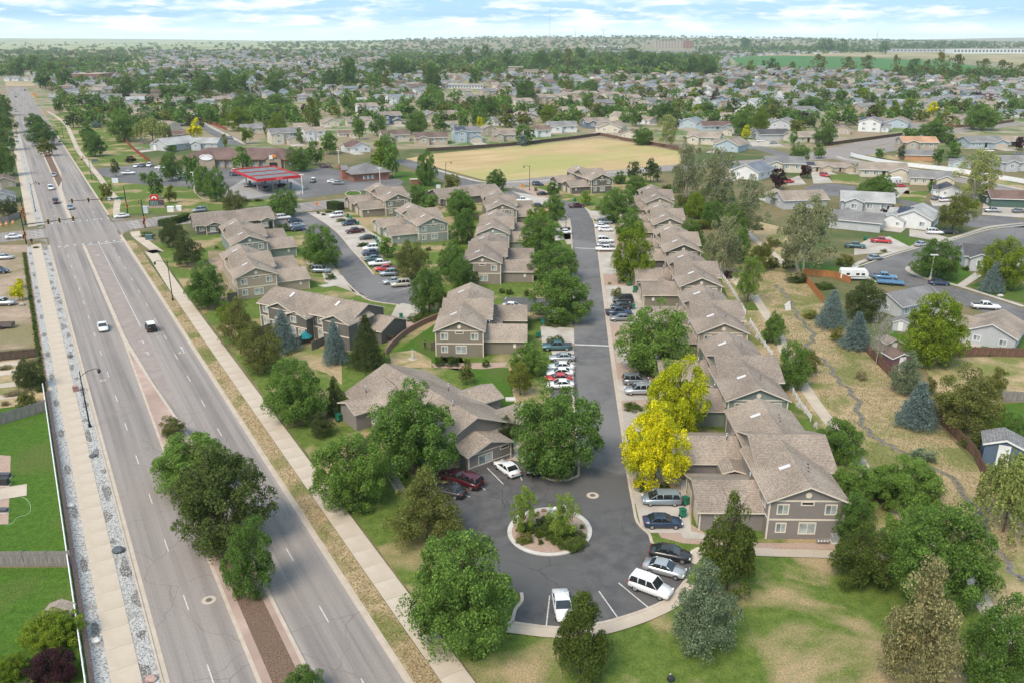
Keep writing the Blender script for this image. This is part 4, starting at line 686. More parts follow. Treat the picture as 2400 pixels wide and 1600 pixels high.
# traced houses: tile, centre x, base y, width in tile px, kind, heading, wall, roof, solar
HOUSES = [
('B',615,1000,230,'long',12,'beige','brown',0),('B',860,985,220,'two',15,'blue','greyroof',1),('B',1120,975,165,'long',12,'beige','tanroof',0),('B',1010,935,110,'twog',15,'tan','tanroof',0),('B',1345,945,170,'long',15,'white','brown',0),
('B',1510,915,200,'long',14,'white','greyroof',0),('B',1745,885,165,'long',14,'slate','tanroof',0),('B',1870,915,190,'gfront',-20,'cream','tanroof',0),('B',1990,955,120,'gfront',-20,'cream','brown',0),('B',110,1050,150,'gfront',30,'white','redroof',0),
('B',365,980,185,'long',20,'cream','brown',0),('B',40,945,120,'ranch',20,'cream','brown',0),('B',335,860,140,'two',20,'navy','tanroof',0),('B',120,870,170,'ranch',20,'cream','tanroof',0),('B',175,790,210,'two',24,'white','tanroof',0),('B',335,780,140,'gfront',24,'cream','tanroof',0),
('B',260,700,90,'gfront',30,'lightgrey','blueroof',0),('B',370,720,110,'two',28,'white','blueroof',0),('B',610,830,130,'gfront',20,'beige','greyroof',0),('B',740,820,150,'ranch',20,'cream','tanroof',0),('B',775,885,110,'long',20,'lightgrey','tanroof',0),('B',1120,865,180,'ranch',200,'white','greyroof',0),
('B',1260,840,180,'gfront',25,'cream','tanroof',0),('B',1245,750,130,'two',20,'cream','tanroof',0),('B',540,665,80,'two',30,'white','greyroof',0),('B',840,672,160,'two',25,'cream','tanroof',0),('B',1010,672,150,'two',25,'beige','greyroof',0),
('B',1400,720,120,'two',20,'tan','tanroof',0),('B',1510,730,90,'twog',20,'beige','tanroof',0),('B',1440,660,150,'two',25,'lightgrey','greyroof',0),('B',1590,790,180,'ranch',24,'white','tanroof',0),('B',1800,762,130,'two',20,'tan','greyroof',0),('B',1850,700,170,'two',24,'cream','tanroof',0),
('B',1990,722,110,'two',20,'beige','tanroof',0),('B',1930,835,120,'gfront',40,'cream','tanroof',0),('B',2105,855,100,'gfront',40,'white','tanroof',0),('B',660,745,90,'gfront',20,'lightgrey','tanroof',0),('B',1360,790,100,'gfront',0,'blue','greyroof',0),('B',730,520,90,'two',20,'cream','tanroof',0),('B',840,525,100,'two',20,'cream','tanroof',0),('B',520,525,80,'two',20,'beige','greyroof',0),
('B',1770,520,100,'two',20,'cream','tanroof',0),('B',1870,555,160,'ranch',20,'cream','tanroof',0),('B',1500,570,150,'long',20,'beige','greyroof',0),('B',1640,560,160,'ranch',20,'beige','tanroof',0),('B',2290,580,120,'ranch',20,'lightgrey','greyroof',0),('B',2180,560,120,'ranch',25,'white','tanroof',0),
('C',60,880,140,'gfront',-30,'blue','blueroof',0),('C',215,905,220,'ranch',10,'blue','redroof',0),('C',290,935,100,'gfront',-10,'cream','greyroof',0),('C',600,965,220,'ranch',190,'lightgrey','darkroof',0),('C',340,1045,180,'gfront',-35,'blue','tanroof',0),('C',150,1000,260,'long',-25,'cream','tanroof',0),
('C',830,985,290,'ranch',10,'cream','tanroof',0),('C',690,1190,250,'long',-10,'cream','greyroof',0),('C',480,1235,220,'gfront',-40,'white','blueroof',0),('C',900,1185,180,'ranch',5,'beige','tanroof',1),('C',1060,1185,130,'ranch',5,'beige','tanroof',0),('C',1360,1225,300,'ranch',-12,'cream','tanroof',0),
('C',1690,1280,260,'ranch',-15,'cream','greyroof',0),('C',1820,1350,120,'gfront',-15,'white','darkroof',1),('C',1610,1110,200,'ranch',170,'orange','greyroof',0),('C',1600,1035,250,'long',-5,'beige','orangeroof',0),('C',1920,1155,110,'gfront',-30,'blue','greyroof',0),
('C',2040,1020,240,'ranch',5,'blue','greyroof',0),('C',2240,1010,180,'ranch',5,'dark','tanroof',0),('C',2260,1180,240,'long',0,'lightgrey','greyroof',0),('C',2240,1430,300,'ranch',170,'forest','redroof',0),('C',790,1440,320,'ranch',190,'lightgrey','tanroof',0),
('C',1250,1470,330,'long',-18,'lightgrey','paleroof',0),('C',1190,1590,330,'ranch',150,'lightgrey','greyroof',0),('C',1600,1570,270,'gfront',-35,'white','paleroof',1),('C',1450,1560,150,'gfront',-35,'white','paleroof',0),
('C',815,790,200,'ranch',5,'blue','greyroof',0),('C',1030,830,240,'ranch',5,'cream','tanroof',0),('C',1250,790,150,'two',10,'beige','greyroof',0),('C',1290,910,240,'twog',-30,'white','greyroof',1),('C',1480,880,160,'gfront',-30,'blue','tanroof',0),('C',1090,925,130,'gfront',-20,'beige','brown',0),
('C',690,885,160,'gfront',-30,'lightgrey','greyroof',0),('C',420,765,140,'gfront',-10,'white','paleroof',0),('C',300,820,110,'ranch',10,'cream','tanroof',0),('C',60,810,130,'ranch',10,'white','tanroof',0),('C',70,745,110,'ranch',10,'lightgrey','tanroof',0),('C',190,620,130,'two',10,'cream','tanroof',0),
('C',1560,800,120,'gfront',20,'beige','greyroof',0),('C',1890,850,120,'gfront',20,'beige','tanroof',0),('C',2260,810,170,'ranch',160,'lightgrey','blueroof',0),('C',650,770,90,'gfront',10,'beige','brown',0),('C',540,665,140,'gfront',10,'blue','tanroof',0),('C',700,650,120,'ranch',10,'cream','tanroof',0),
('C',1970,685,150,'two',-10,'slate','greyroof',0),('C',2100,690,120,'two',-10,'maroon','greyroof',0),('C',2210,675,120,'two',-10,'blue','blueroof',0),('C',1000,650,120,'ranch',0,'lightgrey','greyroof',0),('C',1180,650,130,'ranch',0,'beige','greyroof',0),('C',1090,720,110,'two',5,'tan','tanroof',0),('C',300,760,90,'two',5,'beige','brown',0),
('A',1420,740,170,'gfront',30,'white','greyroof',0),('A',1740,925,150,'long',25,'cream','greyroof',0),('A',1950,995,190,'two',28,'cream','greyroof',0),('A',2160,975,140,'two',28,'white','tanroof',0),('A',2100,905,150,'ranch',20,'cream','tanroof',0),('A',1240,960,150,'ranch',20,'tan','redroof',0),('A',1030,840,170,'gfront',30,'tan','redroof',0),
('A',1210,1040,240,'gfront',-35,'lightgrey','paleroof',0),('A',1430,1035,180,'long',0,'lightgrey','paleroof',0),('A',960,790,180,'long',-30,'beige','tanroof',0),('A',1160,900,140,'long',-30,'cream','tanroof',0),('A',2280,870,110,'gfront',20,'cream','tanroof',0),('A',2280,720,130,'gfront',20,'beige','brown',0),('A',2110,700,120,'ranch',20,'lightgrey','greyroof',0),
('A',600,720,150,'long',25,'cream','greyroof',0),('A',770,700,150,'long',25,'lightgrey','greyroof',0),('A',950,720,150,'long',25,'lightgrey','paleroof',0),('A',640,650,150,'long',25,'lightgrey','tanroof',0),('A',740,640,120,'long',25,'beige','greyroof',0),('A',1170,730,80,'long',25,'lightgrey','greyroof',0),('A',500,480+10,140,'long',20,'beige','brown',0),('A',770,490,170,'long',10,'beige','tanroof',0),('A',920,495,150,'long',10,'beige','tanroof',0),('A',1040,480,110,'long',10,'beige','greyroof',0),('A',1280,470,130,'long',10,'tan','brown',0),
('A',60,740-230,130,'long',10,'white','paleroof',0),('A',90,560,90,'long',10,'white','greyroof',0),('A',210,560,70,'long',20,'white','tanroof',0),('A',40,1290,90,'gfront',30,'tan','brown',0),('A',30,1400,120,'gfront',30,'lightgrey','greyroof',0),('A',2000,640,110,'ranch',20,'white','tanroof',0),
('F',1530,600,420,'ranch',28,'lightgrey','greyroof',0),('F',2100,300,360,'long',-18,'lightgrey','darkroof',0),('F',2130,810,350,'gfront',-38,'lightgrey','tanroof',0)]
WN = {'lightgrey': 'pale grey', 'navy': 'dark blue', 'forest': 'dark green', 'dark': 'dark brown', 'slate': 'slate blue', 'blue': 'light blue', 'orange': 'orange-tan', 'tan': 'tan'}
RN = {'brown': 'brown', 'tanroof': 'tan', 'greyroof': 'grey', 'paleroof': 'pale grey', 'blueroof': 'blue-grey', 'redroof': 'red-brown', 'orangeroof': 'orange-brown', 'darkroof': 'dark grey'}
KN = {'ranch': 'low house', 'long': 'long house', 'gfront': 'gabled house', 'two': 'two-storey house', 'twog': 'tall gabled house'}
placed = []
def hdesc(kind, wall, roof, solar=0): return f"{WN.get(wall, wall)} {KN[kind]} with {RN[roof]} roof"+(' with solar' if solar else '')
for t, x, y, w, k, dg, wl, rf, so_ in HOUSES:
    p = P(t, x, y); sc_ = w/TILE[t][2]*depth(p)/F/HW[k]; sc_ = min(max(sc_, .75), 1.6); q = p+Vector((p.x, p.y, 0)).normalized()*5*sc_
    house(k, (q.x, q.y, hgt(q.x, q.y)), dg, wl, rf, (min(sc_, 1.35), min(sc_, 1.35), min(sc_, 1.15)), desc=hdesc(k, wl, rf, so_), solar=bool(so_)); placed.append((q.x, q.y, 9*sc_))
# small sheds
for t, x, y, sz, dg, wl, rf, lab in (('F', 1465, 960, 1.2, 10, 'maroon', 'brown', 'brown garden shed with white trim behind the wooden fence'), ('F', 1420, 850, 1.0, 10, 'tan', 'tanroof', 'small tan shed beneath the bare white tree'), ('F', 1490, 700, .9, -20, 'lightgrey', 'greyroof', 'little grey shed beside the large grey house'), ('F', 2180, 1600, 1.5, -25, 'navy', 'greyroof', 'dark blue shed with grey shingle roof behind the willow fence'), ('G', 415, 1150, .75, 0, 'cream', 'tanroof', 'small pale shed at the left fence behind the yellow-green shrub'), ('A', 1075, 1035, 1.4, 5, 'lightgrey', 'paleroof', 'small white shed beside the red fence')):
    p = P(t, x, y); house('shed', (p.x, p.y, 0), dg, wl, rf, sz, label=lab, name='garden_shed')
# ------------------------------------------------------------------ commercial buildings
def wtext(s, size, m, loc, rot, parent, name='lettering'):
    cu = bpy.data.curves.new(name, 'FONT'); cu.body = s; cu.size = size; cu.align_x = 'CENTER'; cu.align_y = 'CENTER'; cu.extrude = .03
    tmp = bpy.data.objects.new('t', cu); C.objects.link(tmp); dg = bpy.context.evaluated_depsgraph_get(); me = bpy.data.meshes.new_from_object(tmp.evaluated_get(dg)); bpy.data.objects.remove(tmp)
    me.materials.clear(); me.materials.append(m); o = link(name, me, parent, loc); o.rotation_euler = rot; return o
a = P('T', 120, 290); b = P('T', 1305, 292); L = (b-a).length; ang = math.atan2(b.y-a.y, b.x-a.x)
hb = HB(); hb.gable(0, L, 0, 20, 4.3, .34, 'x', 1.2, hip=10); zr = 4.3
hb.gable(L*.17, L*.31, -1.5, 6, 4.3, .55, 'y', .4, g1=False); hb.gable(L*.765, L*.90, -1.5, 6, 4.3, .55, 'y', .4, g1=False)
n = 13
for i in range(n):
    x = L*(i+.5)/n
    if not (.2 < x/L < .29 or .8 < x/L < .87): hb.window(x, 0, 1.6, 2.6, 2.2, k='glass')
for i in range(n+1): hb.t.box(L*i/n-.3, L*i/n+.3, -.6, 0, 0, 4.2)
root = finish(hb, 'strip_mall', (a.x, a.y, 0), ang, WM['tan'], RM['redroof'], plain((.33, .22, .15), .8)); tag(root, 'long single-storey strip mall with brown hip roof and two timber gables behind the fuel station', 'shop building')
mb = MB(); mb.tube((0, 0, 0), (0, .2, 0), 1, 1, 28); o = build(mb, 'sign_board', plain((.75, .75, .76), .4), root, (L*.24, -1.85, 5.0)); o.scale = (3.1, 1, 1.35)
mb = MB(); mb.box(-1, 1, -.2, 0, -1, 1); o = build(mb, 'sign_board', plain((.62, .20, .04), .5), root, (L*.845, -1.75, 5.6)); o.scale = (.9, 1, .7); o = build(mb, 'sign_board', plain((.7, .68, .66), .5), root, (L*.815, -1.75, 5.1)); o.scale = (.8, 1, .9)
mb = MB(); mb.box(-1, 1, -.2, 0, -1, 1); o = build(mb, 'sign_board', plain((.55, .06, .05), .5), root, (L*.95, -.45, 3.6)); o.scale = (2.0, 1, .35); o = build(mb, 'entrance', M['black'], root, (L*.83, -1.4, 1.4)); o.scale = (1.8, 1, 1.3)
# fuel canopy
RED = plain((.50, .025, .03), .4)
zc = 5.3; c0, c1, c2, c3 = P('T', 920, 410, zc+.9), P('T', 1375, 368, zc+.9), P('T', 1155, 270, zc+.9), P('T', 725, 292, zc+.9)
e1 = (c1-c0); ang = math.atan2(e1.y, e1.x); LX = e1.length; LY = ((c3-c0).length+(c2-c1).length)/2
root = empty('fuel_canopy', (c0.x, c0.y, 0), ang)
mb = MB(); mb.box(0, LX, 0, LY, zc, zc+.5); build(mb, 'canopy_deck', plain((.17, .165, .165), .8, 0, .1), root)
mb = MB()
for x0, x1, y0, y1 in ((0, LX, -.15, 0), (0, LX, LY, LY+.15), (-.15, 0, -.15, LY+.15), (LX, LX+.15, -.15, LY+.15)): mb.box(x0, x1, y0, y1, zc-.1, zc+1.0)
build(mb, 'fascia', RED, root)
mb = MB()
for i in range(1, 3): mb.box(.1, LX-.1, LY*i/3-.15, LY*i/3+.15, zc+.5, zc+.8)
build(mb, 'roof_rib', RED, root); mb = MB()
for i in range(3):
    for j in range(4): mb.box(LX*(j+.15)/4, LX*(j+.75)/4, LY*(i+.2)/3, LY*(i+.8)/3, zc+.5, zc+.56)
build(mb, 'roof_panel', plain((.13, .16, .165), .6), root); mb = MB(); mb.box(LX*.42, LX*.58, -.3, -.16, zc-.1, zc+1.25); build(mb, 'canopy_sign', plain((.65, .12, .12), .4), root)
for x in (LX*.14, LX*.5, LX*.86):
    for y in (LY*.28, LY*.72):
        mb = MB(); mb.box(x-.2, x+.2, y-.2, y+.2, 0, zc-.002); build(mb, 'column', plain((.4, .4, .4), .5), root)
tag(root, 'red edged fuel station canopy on columns over the pumps', 'canopy'); ca, sa = math.cos(ang), math.sin(ang)
def cw(x, y): return Vector((c0.x+x*ca-y*sa, c0.y+x*sa+y*ca, .04))
for i, x in enumerate((LX*.14, LX*.5, LX*.86)):
    for j, y in enumerate((LY*.28, LY*.72)):
        q = cw(x+1.3, y); t = empty('fuel_pump', q, ang); mb = MB(); mb.box(-.5, .5, -.35, .35, 0, .15); build(mb, 'plinth', M['kerbw'], t); mb = MB(); mb.box(-.4, .4, -.28, .28, .15, 2.0); build(mb, 'cabinet', plain((.22, .22, .23), .4), t); mb = MB(); mb.box(-.45, .45, -.32, .32, 2.0, 2.35); build(mb, 'topper', RED, t)
        tag(t, f"grey fuel pump with red topper, {['left', 'middle', 'right'][i]} {['near', 'far'][j]} one under the canopy", 'fuel pump', 'fuel pumps under the canopy')
# brick drive-through beside the station
a = P('T', 1945, 440); b = P('T', 2315, 412); ang = math.atan2(b.y-a.y, b.x-a.x); L = (b-a).length
hb = HB(); hb.gable(0, L, 0, 13, 3.6, .42, 'x', 1.2, hip=8.5); hb.window(L*.3, 0, 1.5, 1.3, 1.5, k='white'); hb.window(L*.42, 0, 1.5, 1.3, 1.5, k='white'); hb.window(L*.54, 0, 1.5, 1.3, 1.5, k='white'); hb.window(0, 3, 1.7, 1.6, 1.6, '-x'); hb.window(0, 9, 1.7, 1.6, 1.6, '-x')
hb.t.box(-.02, L+.02, -.05, 0, 2.6, 2.75); hb.gable(-2.5, 0, 8.2, 12.2, 4.0, .7, 'x', .3)
root = finish(hb, 'brick_shop', (a.x, a.y, 0), ang, WM['brick'], RM['greyroof'], plain((.30, .20, .15), .7)); tag(root, 'small red brick shop with grey hip roof right of the fuel canopy', 'shop building')
mb = MB(); mb.tube((-.06, 0, 0), (0, 0, 0), .8, .8, 20); build(mb, 'round_sign', RED, root, (-2.86, 10.2, 5.0))
# far large buildings
def slab(name, t, x0, x1, yb, yt, dep, wall, label, cat, rows=0, cols=0, roofc=(.3, .28, .26), zoff=0):
    p = P(t, x0, yb); q = P(t, x1, yb); h = max(2.5, topz(p, t, x0, yt)); w = (q-p).length; z = hgt(p.x, p.y)*0
    root = empty(name, (p.x, p.y, z), 0); mb = MB(); mb.box(0, w, 0, dep, 0, h); build(mb, 'wall', WM[wall], root); mb = MB(); mb.box(-.4, w+.4, -.4, dep+.4, h, h+.6); build(mb, 'roof', plain(roofc, .8), root)
    for i in range(cols):
        mb = MB(); x = w*(i+.5)/cols; ww = w/cols*.55
        for j in range(rows): zz = h*(j+.35)/rows; mb.box(x-ww/2, x+ww/2, -.15, 0, zz, zz+h/rows*.45)
        build(mb, 'window_column', plain((.10, .11, .12), .2), root)
    tag(root, label, cat); return root
slab('hospital', 'B', 2158, 2349, 345, 283, 60, 'beige', 'pale brown multi-storey hospital-like building on the horizon right of centre', 'large building', 5, 9); slab('office_tower', 'C', 0, 66, 345, 283, 60, 'brick', 'brick multi-storey wing at the right end of the distant large building', 'large building', 5, 3)
slab('warehouse', 'B', 700, 975, 612, 590, 30, 'white', 'long white flat-roofed store building among the middle-distance trees', 'warehouse', 1, 14); slab('warehouse', 'B', 625, 690, 615, 580, 25, 'brick', 'small red flat-roofed shop beside the long white building', 'shop building', 1, 3)
slab('warehouse', 'B', 1740, 1930, 345, 318, 60, 'white', 'far white flat warehouse below the radio masts', 'warehouse', 1, 8); slab('warehouse', 'C', 1860, 2349, 372, 338, 60, 'white', 'very long white industrial shed at the far right beyond the tan field', 'warehouse', 1, 20); slab('warehouse', 'C', 1440, 1860, 362, 340, 60, 'lightgrey', 'low pale industrial shed beyond the green field', 'warehouse', 1, 16)
slab('warehouse', 'A', 500, 690, 560, 512, 40, 'brick', 'red-brown school-like block at upper left behind the avenue trees', 'school building', 1, 9, (.35, .28, .2)); slab('warehouse', 'A', 1235, 1330, 545, 515, 20, 'white', 'small white flat-roofed building among upper left trees', 'warehouse', 1, 4)
slab('warehouse', 'B', 1150, 1250, 505, 465, 30, 'tan', 'low tan building in front of the dark tree belt', 'building', 1, 5); slab('warehouse', 'B', 1240, 1450, 530, 488, 24, 'beige', 'long tan-roofed row building in front of the dark tree belt', 'building', 1, 10, (.28, .23, .19))
for t, x, yb, yt, lab, red in (('B', 1608, 345, 200, 'tall grey lattice radio mast left of the distant hospital', 0), ('B', 1800, 345, 195, 'radio mast with wide antenna crossarms near the hospital', 0), ('B', 1432, 340, 60, 'tallest slim radio mast with red and white lower part', 1), ('C', 1325, 345, 205, 'faint thin mast above the far right treeline', 0), ('B', 2085, 345, 235, 'short thin mast left of the distant hospital', 0)):
    p = P(t, x, yb); h = topz(p, t, x, yt); r = .5 if red else .9; root = empty('radio_mast', (p.x, p.y, 0)); mb = MB(); s_ = h/12
    for sx_, sy_ in ((-r, -r), (r, -r), (0, r)): mb.bar((sx_*2.4, sy_*2.4, 0), (sx_*.3, sy_*.3, h), .35)
    for i in range(12):
        f0 = 2.4-2.1*i/12; f1 = 2.4-2.1*(i+1)/12; mb.bar((-r*f0, -r*f0, i*s_), (r*f1, -r*f1, (i+1)*s_), .25); mb.bar((r*f0, -r*f0, i*s_), (0, r*f1, (i+1)*s_), .25)
    build(mb, 'lattice', plain((.24, .24, .25), .6), root)
    if 'crossarms' in lab:
        mb = MB()
        for z in (.86, .93): mb.box(-11, 11, -.4, .4, h*z, h*z+1.0)
        build(mb, 'crossarm', plain((.3, .3, .3), .6), root)
    if red: mb = MB(); mb.box(-2.2, 2.2, -2.2, 2.2, 0, h*.28); build(mb, 'painted_base', plain((.5, .2, .18), .6), root)
    tag(root, lab, 'radio mast')
# ================================================================== fences
def fence(name, label, pts, h, m, step=2.4, kind='panel', postm=None, group=None, gh=0):
    """fence of separate posts and panels (or rails) along a polyline; alike pieces share meshes"""
    root = empty(name, (pts[0].x, pts[0].y, 0)); o0 = pts[0]; pm = MB(); pm.box(-.07, .07, -.07, .07, 0, h+.1); pme = pm.mesh('post', postm or m)
    for a, b in zip(pts, pts[1:]):
        L = (b-a).length; n = max(1, round(L/step)); st = L/n; ang = math.atan2(b.y-a.y, b.x-a.x); mb = MB()
        if kind == 'panel':
            k = max(3, int(st/.16)) if st < 4 else 8
            for i in range(k): w = st/k; mb.box(i*w+.01, (i+1)*w-.01, -.015, .015+.008*(i % 2), .04, h+.03*math.sin(i*2.3))
            mb.box(0, st, -.06, -.02, h*.2, h*.2+.09); mb.box(0, st, -.06, -.02, h*.8, h*.8+.09); me = mb.mesh('fence_panel', m)
        elif kind == 'solid': mb.box(0, st, -.03, .03, .05, h); mb.box(0, st, -.05, .05, h, h+.06); me = mb.mesh('fence_panel', m)
        else: me = None
        for i in range(n):
            q = a+(b-a)*(i/n)-o0; link('post', pme, root, q, ang)
            if me: link('fence_panel', me, root, q, ang)
            else:
                for z in (h*.35, h*.62, h*.9):
                    rr = MB(); rr.box(0, st, -.03, .03, -.07, .07)
                    if ('rail', round(st, 2)) not in RC: RC[('rail', round(st, 2))] = rr.mesh('rail', m)
                    link('rail', RC[('rail', round(st, 2))], root, (q.x, q.y, z), ang)
        link('post', pme, root, b-o0, ang)
    tag(root, label, 'fence'); return root
RC = {}
FG = lambda *a: PP(*a)
fence('wooden_fence', 'brown board fence with posts running beside the dry creek corridor at right', PP('F', 1250, 840, 1330, 925, 1420, 1020, 1540, 1120, 1720, 1290, 1900, 1470, 2000, 1568)+PP('I', 2060, 130, 2170, 275, 2280, 400), 1.8, M['fencebrown'], 2.4)
fence('wooden_fence', 'bright orange board fence around the vegetable garden', PP('F', 965, 520, 820, 345, 830, 325, 1040, 345, 1150, 385), 1.7, M['fenceorange'], 2.4)
fence('wooden_fence', 'weathered fence behind the bare yard at far right', PP('F', 2190, 1190, 2349, 1195, 2420, 1200), 1.8, M['fencegrey'], 2.4)
fence('wooden_fence', 'dark wooden fence crossing behind the large lime tree at right', PP('F', 1640, 880, 2000, 880, 2349, 890, 2450, 892), 1.8, M['fencebrown'], 2.4)
for pts, lab in ((PP('F', 255, 320, 330, 430, 380, 515, 430, 600), 'white rail fence section behind the third townhouse block, farthest of three'), (PP('F', 462, 660, 540, 790, 612, 890), 'white rail fence section in the middle, beside the dish poles'), (PP('F', 738, 1112, 800, 1220, 878, 1330), 'white rail fence section nearest the front, beside the path slab')):
    fence('rail_fence', lab, pts, 1.15, plain((.70, .70, .70), .5), 2.4, 'rail')
fence('rail_fence', 'white rail fence stub seen between the trees beside the lawn', PP('I', 1355, 560, 1400, 640), 1.15, plain((.70, .70, .70), .5), 2.0, 'rail')
fence('vinyl_fence', 'long white vinyl fence curving along the collector street', smoothpl(PP('C', 1155, 1075, 1180, 1085, 1250, 1100, 1400, 1130, 1600, 1155, 1900, 1190, 2349, 1265), 3), 1.8, plain((.74, .74, .74), .5), 2.4, 'solid')
fence('wooden_fence', 'long dark fence behind the houses at the far edge of the dry field', PP('B', 590, 1045, 850, 1030, 1150, 1008, 1340, 990, 1600, 960, 1780, 935), 1.8, M['fencedark'], 4)
fence('wooden_fence', 'reddish-brown fence along the right edge of the dry field', PP('B', 1780, 935, 1950, 970, 2160, 1005, 2320, 1035), 1.8, M['fencebrown'], 4)
fence('wooden_fence', 'brown fence along the curve of the collector street, upper right', PP('C', 920, 1015, 1150, 985, 1510, 935), 1.8, M['fencedark'], 4)
fence('wooden_fence', 'red board fence descending to the strip mall car park', PP('A', 640, 805, 740, 860, 850, 965, 930, 1045, 1030, 1120), 1.8, M['fencered'], 3)
fence('wooden_fence', 'red fence in front of the mobile homes at upper left', PP('A', 940, 722, 1040, 722, 1130, 715), 1.8, M['fencered'], 4); fence('wooden_fence', 'dark red fence beside the avenue at upper left', PP('A', 480, 745, 600, 742, 720, 745), 1.8, M['fencered'], 4)
fence('wooden_fence', 'brown fence along the residential street at upper left', PP('A', 1290, 810, 1420, 845, 1560, 900), 1.8, M['fencered'], 4); fence('wooden_fence', 'bright brown fence in front of the lawn houses, upper right', PP('C', 1720, 870, 1880, 880, 2100, 870, 2280, 840), 1.8, M['fencebrown'], 4)
# left boundary: low white wall with caps, panels and posts
fence('white_fence', 'long low white fence between the gravel strip and the left back yards', [uv(30, -3), uv(150, -3)], 1.6, plain((.72, .71, .69), .6), 2.4, 'solid')
fence('wooden_fence', 'dark weathered fence between dirt yard and garden at left edge', PP('D', -250, 975, 0, 915, 265, 890), 1.8, M['fencedark'], 2.4); fence('wooden_fence', 'grey board fence above the upper green back lawn', PP('D', -150, 1400, 20, 1350, 320, 1260), 1.9, M['fencegrey'], 2.4)
fence('wooden_fence', 'pale grey board fence dividing the two green back lawns', PP('G', -400, 770, 0, 760, 495, 757), 2.0, M['fencegrey'], 2.4); fence('wooden_fence', 'grey fence beneath the dark tree near the signals, left edge', PP('A', -60, 1545, 60, 1530, 140, 1500), 1.9, M['fencegrey'], 3)
hedge = LM['shrub']
# stone retaining wall, blocks laid in courses
root = empty('retaining_wall', (0, 0, 0)); pl = smoothpl(PP('E', 312, 868, 350, 820, 440, 740, 560, 670, 675, 622), 4); n = 0
bmeshs = []
for v in range(3): mb = MB(); mb.box(-.44, .44, -.16+.02*v, .16, 0, .19); bmeshs.append(mb.mesh('block', mnoise('block_stone', (.20, .125, .095), (.33, .22, .17), 4, 3, .9)))
tot = 0; segs = []
for a, b in zip(pl, pl[1:]): segs.append((a, b, (b-a).length)); tot += (b-a).length
def along(d):
    for a, b, L in segs:
        if d <= L: return a+(b-a)*(d/L), math.atan2(b.y-a.y, b.x-a.x)
        d -= L
    return segs[-1][1], math.atan2(segs[-1][1].y-segs[-1][0].y, segs[-1][1].x-segs[-1][0].x)
for r_ in range(6):
    d = .45*(r_ % 2)
    while d < tot: q, an = along(d); link('block', bmeshs[random.randrange(3)], root, (q.x, q.y, r_*.2), an); d += .9
tag(root, 'curved reddish block retaining wall between the gravel slope and courtyard lawn', 'wall')
# patio screen walls
for t, x0, y0, x1, y1, lab in (('E', 615, 845, 672, 832, 'small dark patio screen left of the olive townhouse block'), ('D', 1570, 500, 1665, 488, 'taupe patio screen wall beside the tan townhouse block')): fence('patio_screen', lab, [P(t, x0, y0), P(t, x1, y1)], 1.6, WM['olive'], 2.5, 'solid')
# ================================================================== trees
def leafmesh(name, cen, nrm, size, flat=.0, seed=0, aspect=1.5):
    """cards: one small quad per leaf clump, random tilt around its normal"""
    if name == 'crown': cen = cen.copy(); z0, z1 = np.percentile(cen[:, 2], (.4, 99.8)); cen[:, 2] = (cen[:, 2]-z0)/(z1-z0)*1.9; cen[:, :2] /= np.percentile(np.hypot(cen[:, 0], cen[:, 1]), 98.5)
    g = np.random.default_rng(seed); n = len(cen); rv = g.normal(size=(n, 3)); d = nrm*.6+rv*.75+np.array([0, 0, .35]); d /= np.linalg.norm(d, axis=1)[:, None]
    a = np.cross(d, g.normal(size=(n, 3))); a /= np.linalg.norm(a, axis=1)[:, None]; b = np.cross(d, a); s = size*(.65+.7*g.random(n))[:, None]
    a = a*s*aspect*.5; b = b*s*.5; v = np.stack([cen-a, cen-b*.9+a*.15, cen+a, cen+b*.9+a*.15], 1).reshape(-1, 3)
    me = bpy.data.meshes.new(name); me.vertices.add(4*n); me.vertices.foreach_set('co', v.ravel().astype(np.float32)); me.loops.add(4*n); me.loops.foreach_set('vertex_index', np.arange(4*n, dtype=np.int32))
    me.polygons.add(n); me.polygons.foreach_set('loop_start', np.arange(0, 4*n, 4, dtype=np.int32)); me.update(calc_edges=True); me.materials.append(LM['ash']); return me
def crown_round(seed, nb=60, nl=9000, br=.23, size=.055, shape='round', gap=.15):
    g = np.random.default_rng(seed); cs = []
    lob = [(g.normal(size=3)) for _ in range(7)]; lob = [l/np.linalg.norm(l) for l in lob]
    while len(cs) < nb:
        p = g.normal(size=3); p /= np.linalg.norm(p); f = 1+.16*sum(max(0, float(np.dot(p, l)))**6*(1 if i % 2 else -.9) for i, l in enumerate(lob))
        if p[2] < -.85: continue
        rr = f*(g.random()**.35)*(.86 if p[2] > -.2 else .75); h = (p[2]*rr+1)/2
        w = {'round': 1, 'oval': 1, 'cone': 1.15*(1-h)**.75+.12, 'vase': .62+.5*h, 'flat': 1}[shape]
        if shape in ('round', 'oval') and p[2] < 0: h = .5+.5*p[2]*rr*1.05; w = 1.12
        rr = min(rr, 1.04); cs.append((p[0]*rr*w, p[1]*rr*w, .05+.86*h**1.25))
    cs = np.array(cs); k = g.integers(0, nb, nl); d = g.normal(size=(nl, 3)); d /= np.linalg.norm(d, axis=1)[:, None]; d[:, 2] = np.where(g.random(nl) < .75, np.abs(d[:, 2]), d[:, 2])
    rad = br*(.7+.6*g.random(nb))[k]; rr = rad*(.55+.5*g.random(nl)**.6)
    c = cs[k]+d*rr[:, None]*np.array([1, 1, .5]); return leafmesh('crown', c, d, size, seed=seed)
